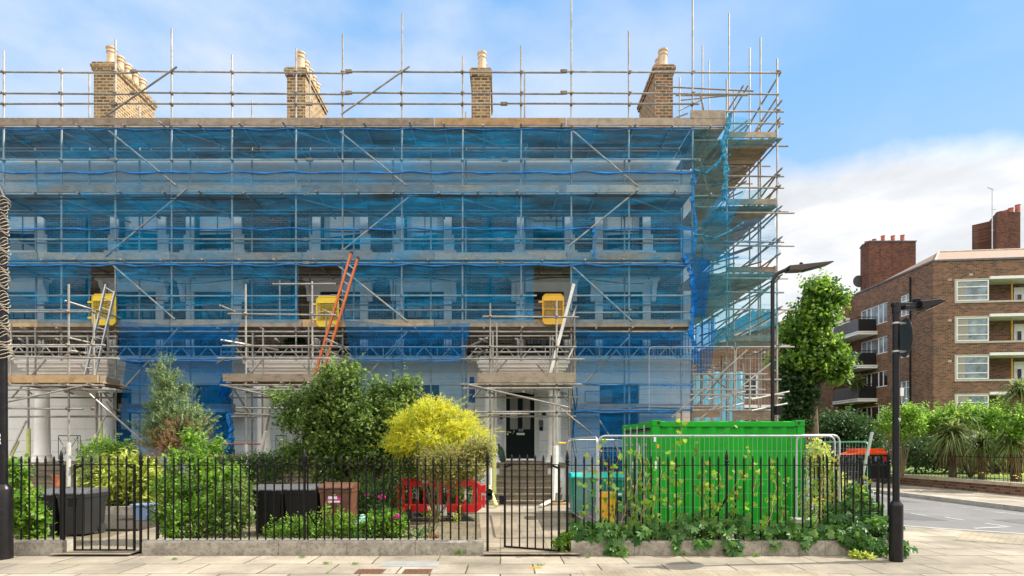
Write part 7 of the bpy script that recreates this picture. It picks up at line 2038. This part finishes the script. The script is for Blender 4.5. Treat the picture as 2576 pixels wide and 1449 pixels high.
lowp = [ell(690 + i * 30, 1335 + 6 * math.sin(i * 2.1), 24, 22 + 8 * abs(math.sin(i * 1.7)), 8.95, .14) for i in range(9)]
bush('low_plants', 'row of low bright green plants along the foot of the middle railing', 'plants', (PX(790, 8.95), 8.95, GAR), lowp + [ell(820, 1300, 12, 28, 9.0, .1), ell(870, 1310, 30, 22, 9.0, .12), ell(776, 1315, 18, 20, 9.0, .1)], 480, 8, .035, .042, 'lf_bright', w=.6, gap=.35, shoots=110, shoot_len=.14, stem_r=.006, group='garden trees and shrubs')
t, pts, c = bush('rose_bush', 'low rose bush with magenta flowers behind the middle railing', 'rose bush', (PX(975, 9.0), 9.0, GAR), [ell(955, 1325, 32, 32, 9.0, .2), ell(1000, 1325, 30, 30, 9.0, .2), ell(975, 1305, 30, 20, 9.0, .15)], 300, 8, .035, .05, 'lf_bright', w=.65, gap=.3, shoots=60, shoot_len=.12, stem_r=.006, group='garden trees and shrubs')
def flowers(t, spots, Y, r=.03, m='petal', name='flower'):
    for px, py in spots:
        p = np.array(P(px, py, Y)); n = 14; a = np.arange(n) * 2.4
        out = np.stack([np.cos(a), -.6 + 0 * a, np.sin(a)], 1)
        V, Fc = leaf_arrays(np.repeat(p[None], n, 0), r, w=.9, out=nrm(out), outk=.92, fold=.15, var=.15)
        mesh_np(name, V, Fc, M[m], t, nper=4)
flowers(t, ((986, 1306), (994, 1301), (1000, 1296), (990, 1312), (1003, 1300)), 8.85)
bush('flowering_bush', 'dark bush dotted with small pink flowers left of the red barrier', 'bush', (PX(960, 10.8), 10.8, GAR), [ell(930, 1250, 40, 45, 10.9, .3), ell(985, 1240, 28, 50, 11.2, .25), ell(945, 1290, 50, 28, 10.8, .3)], 380, 9, .055, .06, 'lf_dark', group='garden trees and shrubs')
bush('barrier_hedge', 'dark leafy bush filling the gap behind the red barrier', 'bush', (PX(1090, 12.8), 12.8, GAR), [ell(1040 + i * 42, 1235, 34, 45, 12.8, .3) for i in range(4)], 420, 10, .07, .07, 'lf_dark', group='garden trees and shrubs', shoots=60)
flowers(C.objects['flowering_bush'], ((920, 1247), (925, 1244), (954, 1249), (958, 1253), (968, 1250), (962, 1246)), 10.5, .028)
bush('border_plants', 'small plants and red seedlings around the trunk of the mottled tree', 'plants', (PX(1060, 9.0), 9.0, GAR), [ell(1050, 1352, 28, 10, 8.9, .15), ell(1062, 1340, 16, 10, 8.95, .1)], 60, 8, .03, .05, 'lf_conifer', w=.5, stem_r=.004, group='garden trees and shrubs')
bush('red_leaved_plant', 'tiny rust red plant at the plinth right of the mottled tree', 'plant', (PX(1090, 8.85), 8.85, GAR), [ell(1092, 1352, 18, 6, 8.85, .08)], 24, 7, .02, .04, 'lf_brown', w=.5, stem_r=.003, group='garden trees and shrubs')
bush('barrier_weed', 'yellowish weeds under the red barrier', 'weeds', (PX(1085, 11.9), 11.9, GAR), [ell(1085, 1297, 26, 10, 11.9, .15), ell(1015, 1300, 10, 8, 11.9, .08), ell(1150, 1300, 10, 6, 11.9, .08)], 60, 8, .03, .045, 'lf_vary', w=.5, stem_r=.004, group='garden trees and shrubs')
bush('yellow_green_shrub', 'yellow green shrub to the right of the container behind the mesh fence', 'shrub', (PX(2060, 10.6), 10.6, GAR), [ell(2058, 1170, 26, 55, 10.7, .25), ell(2080, 1230, 40, 60, 10.6, .3), ell(2050, 1270, 32, 50, 10.5, .25), ell(2110, 1270, 30, 45, 10.4, .25), ell(2050, 1120, 14, 16, 10.8, .1)], 560, 9, .05, .055, 'lf_vary', w=.5, gap=.35, group='garden trees and shrubs')
# creeper: palmate leaves
def palmate(name, pts, size, m, parent, face=(0, -1, .35), k=5):
    pts = np.asarray(pts, float); n = len(pts)
    nn = nrm(rg.normal(size=(n, 3)) * .45 + np.array(face)); a = nrm(np.cross(nn, rg.normal(size=(n, 3)))); dn = np.array([[0, 0, -1.0]])
    a = nrm(a * .6 + dn - nn * (nn @ dn.T)); bb = nrm(np.cross(nn, a))
    V = []; Fs = []
    szs = size * rg.uniform(.6, 1.25, (n, 1)); off = 0
    for j in range(k):
        ang = (j - (k - 1) / 2) * .72
        d = a * math.cos(ang) + bb * math.sin(ang)
        sc_ = 1 - .16 * abs(j - (k - 1) / 2)
        s = nrm(np.cross(d, nn)); L = szs * sc_
        b0 = pts; t_ = pts + d * L - nn * L * .12
        l = pts + d * L * .5 - s * L * .24 + nn * L * .07; r = pts + d * L * .5 + s * L * .24 + nn * L * .07
        l2 = pts + d * L * .8 - s * L * .16; r2 = pts + d * L * .8 + s * L * .16
        V.append(np.stack([b0 + 0 * t_, l, l2, t_, r2, r], 1))
    V = np.stack(V, 1)        # n,k,6,3
    # leaflets of one leaf share the stalk point so they count as one island
    idx = np.arange(n * k * 6).reshape(n, k, 6); idx[:, :, 0] = idx[:, :1, 0]
    Fc = np.concatenate([idx[:, :, [0, 3, 2, 1]].reshape(-1, 4), idx[:, :, [0, 5, 4, 3]].reshape(-1, 4)], 0)
    return mesh_np(name, V.reshape(-1, 3), Fc, M[m], parent, nper=4)
cr = thing('creeper', 'dark five fingered creeper spilling over the plinth and climbing the railing before the green container', 'creeper', (PX(1830, 8.7), 8.7, .1))
low = []
for i in range(36):
    x = 1450 + i * 22.3; h = 1334 + 9 * math.sin(i * 1.3) - (18 if 1700 < x < 1860 or x > 2080 else 0)
    low.append(ell(x, h, 20, 24, 8.66, .30))
low += [ell(1545, 1375, 26, 22, 8.36, .05), ell(1562, 1392, 12, 9, 8.3, .04), ell(1840, 1378, 18, 26, 8.34, .05), ell(1775, 1362, 22, 10, 8.36, .05), ell(1702, 1372, 8, 16, 8.36, .04), ell(2150, 1350, 40, 26, 8.36, .08), ell(2190, 1375, 36, 28, 8.32, .09), ell(2262, 1380, 28, 22, 8.25, .12), ell(1952, 1372, 8, 14, 8.36, .04), ell(2020, 1366, 14, 8, 8.36, .04), ell(2120, 1290, 40, 40, 8.9, .15), ell(2190, 1300, 34, 50, 8.85, .15), ell(2150, 1240, 24, 30, 9.0, .12)]
pl_, c, d = cloud(low, 1700, 1, .02, .5, .0, .03)
palmate('foliage', pl_, .105, 'lf_creeper', cr)
vines = [(1548, 1130, 1330, 1), (1575, 1180, 1330, 1), (1600, 1130, 1330, 1), (1650, 1150, 1330, 2), (1705, 1075, 1330, 3), (1765, 1105, 1330, 3), (1800, 1190, 1330, 2), (1850, 1180, 1330, 2), (1890, 1130, 1330, 1), (1960, 1150, 1330, 2), (1940, 1180, 1330, 2), (2060, 1120, 1330, 1), (2100, 1150, 1320, 2), (1625, 1150, 1320, 2), (1480, 1150, 1330, 1), (1520, 1100, 1320, 1), (2175, 1200, 1320, 2)]
vb = MB(); ypts = []; gpts = []
for x, y0, y1, dens in vines:
    pts = []; n = 22
    for i in range(n + 1):
        k = i / n; yy = y1 + (y0 - y1) * k
        pts.append(P(x + 10 * math.sin(k * 5 + x) + 4 * math.sin(k * 13 + x), yy, 8.70 + .25 * math.sin(k * 3 + x)))
    vb.path(pts, [.006 * (1 - .7 * i / n) + .0012 for i in range(n + 1)], 4)
    for i in range(1, n + 1):
        k = i / n
        for _ in range(dens if k < .6 else 1):
            p = np.array(pts[i]) + rg.normal(size=3) * np.array([.07, .05, .05])
            (ypts if rg.random() < .05 + .55 * k * k else gpts).append(p)
for q in ((1712, 1080, 1705, 1055), (1705, 1105, 1722, 1062), (1790, 1100, 1850, 1070)):
    vb.path([P(q[0], q[1], 8.7), P((q[0] + q[2]) / 2 + 3, (q[1] + q[3]) / 2, 8.7), P(q[2], q[3], 8.7)], .002, 4)
    ypts.append(np.array(P(q[2], q[3], 8.7)))
vb.build('vine_stem', M['vinestem'], cr)
palmate('young_foliage', ypts, .060, 'lf_young', cr, face=(0, -1, .1)); palmate('climbing_foliage', gpts, .066, 'lf_bright', cr, face=(0, -1, .15))
bush('creeper_tuft', 'yellowing creeper end trailing over the paving at the foot of the right lamp post', 'creeper', (PX(2190, 8.2), 8.2, .0), [ell(2180, 1405, 26, 7, 8.15, .08), ell(2150, 1398, 12, 5, 8.2, .05)], 40, 7, .025, .055, 'lf_vary', w=.5, stem_r=.003, stem_n=8, zmin=.01)
bush('gate_weed', 'leafy weed growing between the right gate post and the plinth', 'weed', (PX(1425, 8.6), 8.6, .02), [ell(1422, 1360, 20, 22, 8.6, .1), ell(1405, 1368, 12, 12, 8.5, .06)], 60, 8, .03, .06, 'lf_bright', w=.6, stem_r=.004, stem_n=8, zmin=.02)
# grass tufts in the paving joints
GT = 'grass tufts in the paving'
for i, (px, py, s, lab) in enumerate(((838, 1392, .09, 'grass tuft against the middle plinth, nearest its left end'), (1850 / 1982 * 691 * 0 + 1156, 1396, .10, 'grass tuft against the middle plinth, nearest its right end'), (822, 1420, .04, 'short moss strip on the paving left of the two iron covers'), (893, 1421, .04, 'small moss strip above the left iron cover'), (760, 1404, .04, 'low weed in a paving joint left of the middle of the kerb line'), (1358, 1424, .04, 'weed beside the small marker plate'), (1478, 1404, .035, 'tiny weed in front of the right plinth, left part'), (1720, 1398, .05, 'weed at the foot of the right plinth near its middle'), (1900, 1401, .05, 'weed at the foot of the right plinth, right part'), (440, 1409, .035, 'flat weed on the paving below the conifer'))):
    x, y, _ = G(px, py); n = 46
    p = np.stack([x + rg.normal(size=n) * s * .7, y + rg.normal(size=n) * s * .35, np.full(n, .001)], 1)
    V, Fc = leaf_arrays(p, s, w=.10, out=np.tile([[0, 0, 1.0]], (n, 1)) + rg.normal(size=(n, 3)) * .3, outk=.9, fold=.02)
    tag(mesh_np('grass_tuft', V, Fc, M['lf_bright'], None, loc=(x, y, 0), nper=4), lab, 'grass tuft', GT)

# fallen leaves and petals swept against the plinths
n = 420; xs_ = np.where(rg.random(n) < .6, rg.uniform(-5.4, -.3, n), rg.uniform(.4, 6.2, n)); ys_ = 8.40 - np.abs(rg.normal(size=n)) * .10
ys_[:90] = rg.uniform(7.1, 8.3, 90)
V, Fc = leaf_arrays(np.stack([xs_, ys_, np.full(n, .006)], 1), .022, w=.6, out=nrm(rg.normal(size=(n, 3)) * np.array([1, 1, .02])), outk=.97, fold=.05, nd=np.tile([[0, 0, 1.0]], (n, 1)))
lit = mesh_np('leaf_litter', V, Fc, M['lf_brown'], None, loc=(0, 8.4, 0), nper=4); lit['kind'] = 'stuff'; lit['label'] = 'small brown fallen leaves along the plinths'; lit['category'] = 'leaf litter'
# street tree wrapped in ivy
t = thing('street_tree', 'tall lumpy tree with an ivy clad trunk between the scaffolding and the apartment block', 'tree', (PX(2040, 26), 26, 0))
te = [ell(2062, 738, 30, 30, 26, .6), ell(2098, 756, 24, 18, 26, .45), ell(2040, 775, 28, 20, 26, .5), ell(2008, 815, 30, 24, 26, .6), ell(2060, 805, 38, 24, 26, .7), ell(2000, 850, 34, 20, 26, .6), ell(1998, 905, 40, 38, 26, .8), ell(2055, 870, 40, 26, 26, .8), ell(2085, 895, 30, 20, 26, .6), ell(2112, 915, 22, 12, 26, .4), ell(2055, 925, 38, 20, 26, .6), ell(2100, 945, 26, 10, 26, .35)]
pts, c, d = cloud(te, 950, 10, .15, .5, .6); leafobj('crown', pts, .20, 'lf_tree', t, w=.7)
ix = rg.choice(len(c), 260, replace=False); sprays('twig_leaves', c[ix], nrm(d[ix] + np.array([0, 0, .6])), .6, 10, .17, .7, 'lf_tree', t)
pts, c2, d = cloud([ell(1992, 955, 30, 50, 26, .6), ell(1998, 1030, 28, 45, 26, .5), ell(2025, 990, 26, 55, 26, .5), ell(2010, 1060, 26, 25, 26, .4)], 700, 10, .12, .4, .1); leafobj('ivy', pts, .15, 'lf_ivy', t, w=.8)
b = MB()
for q, r in (([(2048, 1185), (2045, 1100), (2043, 1030), (2040, 960), (2035, 880), (2070, 790), (2080, 740)], .28), ([(2040, 960), (2005, 900), (2005, 840)], .14), ([(2043, 1000), (2080, 940), (2110, 925)], .12)):
    b.path([P(x, y, 26) for x, y in q], [r * (1 - .1 * i) for i in range(len(q))], 10)
b.build('trunk', M['bark'], t)
SH = 'shrubs and trees across the side street'
bush('dark_shrub', 'dark green shrub mass behind the container and the sagging fence panel', 'shrub', (PX(2100, 30), 30, .3), [ell(2080, 1075, 55, 32, 30, 1.2), ell(2135, 1085, 55, 38, 30, 1.2), ell(2110, 1060, 45, 20, 30, 1), ell(2175, 1110, 30, 25, 30, .8), ell(2060, 1110, 40, 25, 30, .8), ell(2120, 1125, 80, 25, 30, 1)], 800, 10, .20, .17, 'lf_ivy', w=.55, gap=.15, group=SH, stem_r=.06, zmin=.3)
bush('light_shrub', 'airy yellow green tree left of and behind the right lamp post', 'tree', (PX(2270, 22.6), 22.6, .33), [ell(2225, 1070, 20, 14, 22.6, .4), ell(2255, 1050, 30, 22, 22.6, .5), ell(2245, 1085, 30, 12, 22.6, .4), ell(2285, 1040, 25, 16, 22.6, .4), ell(2290, 1070, 26, 20, 22.6, .4), ell(2260, 1105, 14, 10, 22.6, .3)], 300, 10, .10, .11, 'lf_lime2', w=.6, gap=.35, group=SH, stem_r=.03, zmin=.3) if False else \
bush('light_shrub', 'airy yellow green tree left of and behind the right lamp post', 'tree', (PX(2270, 22.6), 22.6, .33), [ell(2225, 1070, 20, 14, 22.6, .4), ell(2255, 1050, 30, 22, 22.6, .5), ell(2245, 1085, 30, 12, 22.6, .4), ell(2285, 1040, 25, 16, 22.6, .4), ell(2290, 1070, 26, 20, 22.6, .4), ell(2260, 1105, 14, 10, 22.6, .3)], 240, 9, .10, .11, 'lf_bright', w=.6, gap=.5, shoots=90, shoot_len=.4, group=SH, stem_r=.03, zmin=.3)
bush('spreading_tree', 'broad light green tree spreading above the strap leaved palms', 'tree', (PX(2440, 23.5), 23.5, .33), [ell(2370, 1055, 60, 22, 23.2, .7), ell(2440, 1050, 70, 24, 23.4, .8), ell(2500, 1075, 45, 25, 23.2, .7), ell(2540, 1090, 40, 25, 23.2, .6), ell(2520, 1130, 35, 18, 23, .5), ell(2556, 1065, 26, 34, 20.2, .3), ell(2320, 1070, 30, 22, 23.2, .5)], 700, 10, .13, .13, 'lf_bright', w=.6, gap=.5, shoots=200, shoot_len=.5, group=SH, stem_r=.05, zmin=.3)
def cordyline(label, px, py, Y, R_, nleaf, trunk_y=None, group=SH, seed=0):
    base = P(px, trunk_y or py, Y); head = np.array(P(px, py, Y)); r = R_
    t = thing('palm', label, 'palm', (base[0], Y, .33), group)
    V = []; Fs = []; off = 0
    def strap(n, lo, hi, L, mname, nm):
        vs = []; fs = []
        for i in range(n):
            az = rg.uniform(0, 2 * math.pi); el = R(rg.uniform(lo, hi)); LL = L * rg.uniform(.75, 1.15); wd = .028 * rg.uniform(.8, 1.3)
            d = np.array([math.cos(az) * math.cos(el), math.sin(az) * math.cos(el), math.sin(el)]); s = np.array([-math.sin(az), math.cos(az), 0]); o = head + rg.normal(size=3) * np.array([.08, .08, .14])
            b0 = len(vs)
            for k in range(6):
                q = k / 5; p = o + d * LL * q + np.array([0, 0, -1]) * LL * .55 * q ** 2.2; w_ = wd * (1 - q) ** .6 * (1 if k else .5) + .001
                vs += [p - s * w_, p + s * w_]
            for k in range(5): fs.append((b0 + 2 * k, b0 + 2 * k + 1, b0 + 2 * k + 3, b0 + 2 * k + 2))
        mesh_np(nm, np.array(vs), np.array(fs), M[mname], t, nper=4)
    strap(nleaf, -25, 85, r, 'lf_palm', 'leaves'); strap(nleaf // 4, -75, -35, r * .8, 'lf_dry', 'dead_leaves')
    b = MB(); b.tube((base[0], Y, .33), tuple(head), .10, 8); b.build('trunk', M['bark'], t)
cordyline('spiky strap leaved palm with the widest head, left of the palms behind the far railings', 2395, 1095, 22.3, 1.25, 420)
cordyline('low spiky palm between the widest palm and the drooping palms at the right edge', 2470, 1120, 21.5, .95, 260)
cordyline('taller palm clump above the broad palm, its spikes showing through the light tree', 2400, 1050, 23.0, .9, 220)
cordyline('drooping palm at the right edge of the photo, lowest head', 2550, 1110, 20.8, 1.1, 300)
cordyline('palm head cut by the right edge, high above the others', 2562, 985, 20.6, .75, 240)
bush('far_flowers', 'small yellow flowers in the grass behind the far railings', 'flowers', (PX(2540, 18.6), 18.6, .33), [ell(2530, 1194, 45, 4, 18.6, .3), ell(2470, 1190, 20, 3, 19.4, .2)], 26, 1, .05, .05, 'lf_yellowfl', w=.8, stem_r=.003, stem_n=4, zmin=.34, group=SH)
bush('balcony_plant', 'spiky plant on the balcony of the apartment block, lower middle balcony', 'plant', (27.9, 42.9, PZ(962, 42.5)), [ell(2152, 962, 12, 9, 42.8, .3)], 50, 8, .12, .45, 'lf_palm', w=.12, stem_n=4, zmin=1)
bush('hedge_left', 'dark hedge mass glimpsed at the foot of the apartment block behind the palms', 'hedge', (PX(2500, 27), 27, .33), [ell(2300 + i * 40, 1140, 40, 40, 27, 1.0) for i in range(9)], 700, 10, .2, .17, 'lf_ivy', w=.6, gap=.1, group=SH, stem_r=.05, zmin=.3)
bush('balcony_ivy', 'dark climbing plant on the balcony ironwork between the orange ladder and the left gate', 'climbing plant', (PX(770, 17.2), 17.2, ZB), [ell(752, 855, 26, 18, 17.7, .2), ell(735, 870, 18, 12, 17.7, .2)], 120, 9, .07, .07, 'lf_ivy', w=.7, stem_n=6, zmin=4)
for o in C.objects:
    if '_o' in o: del o['_o']
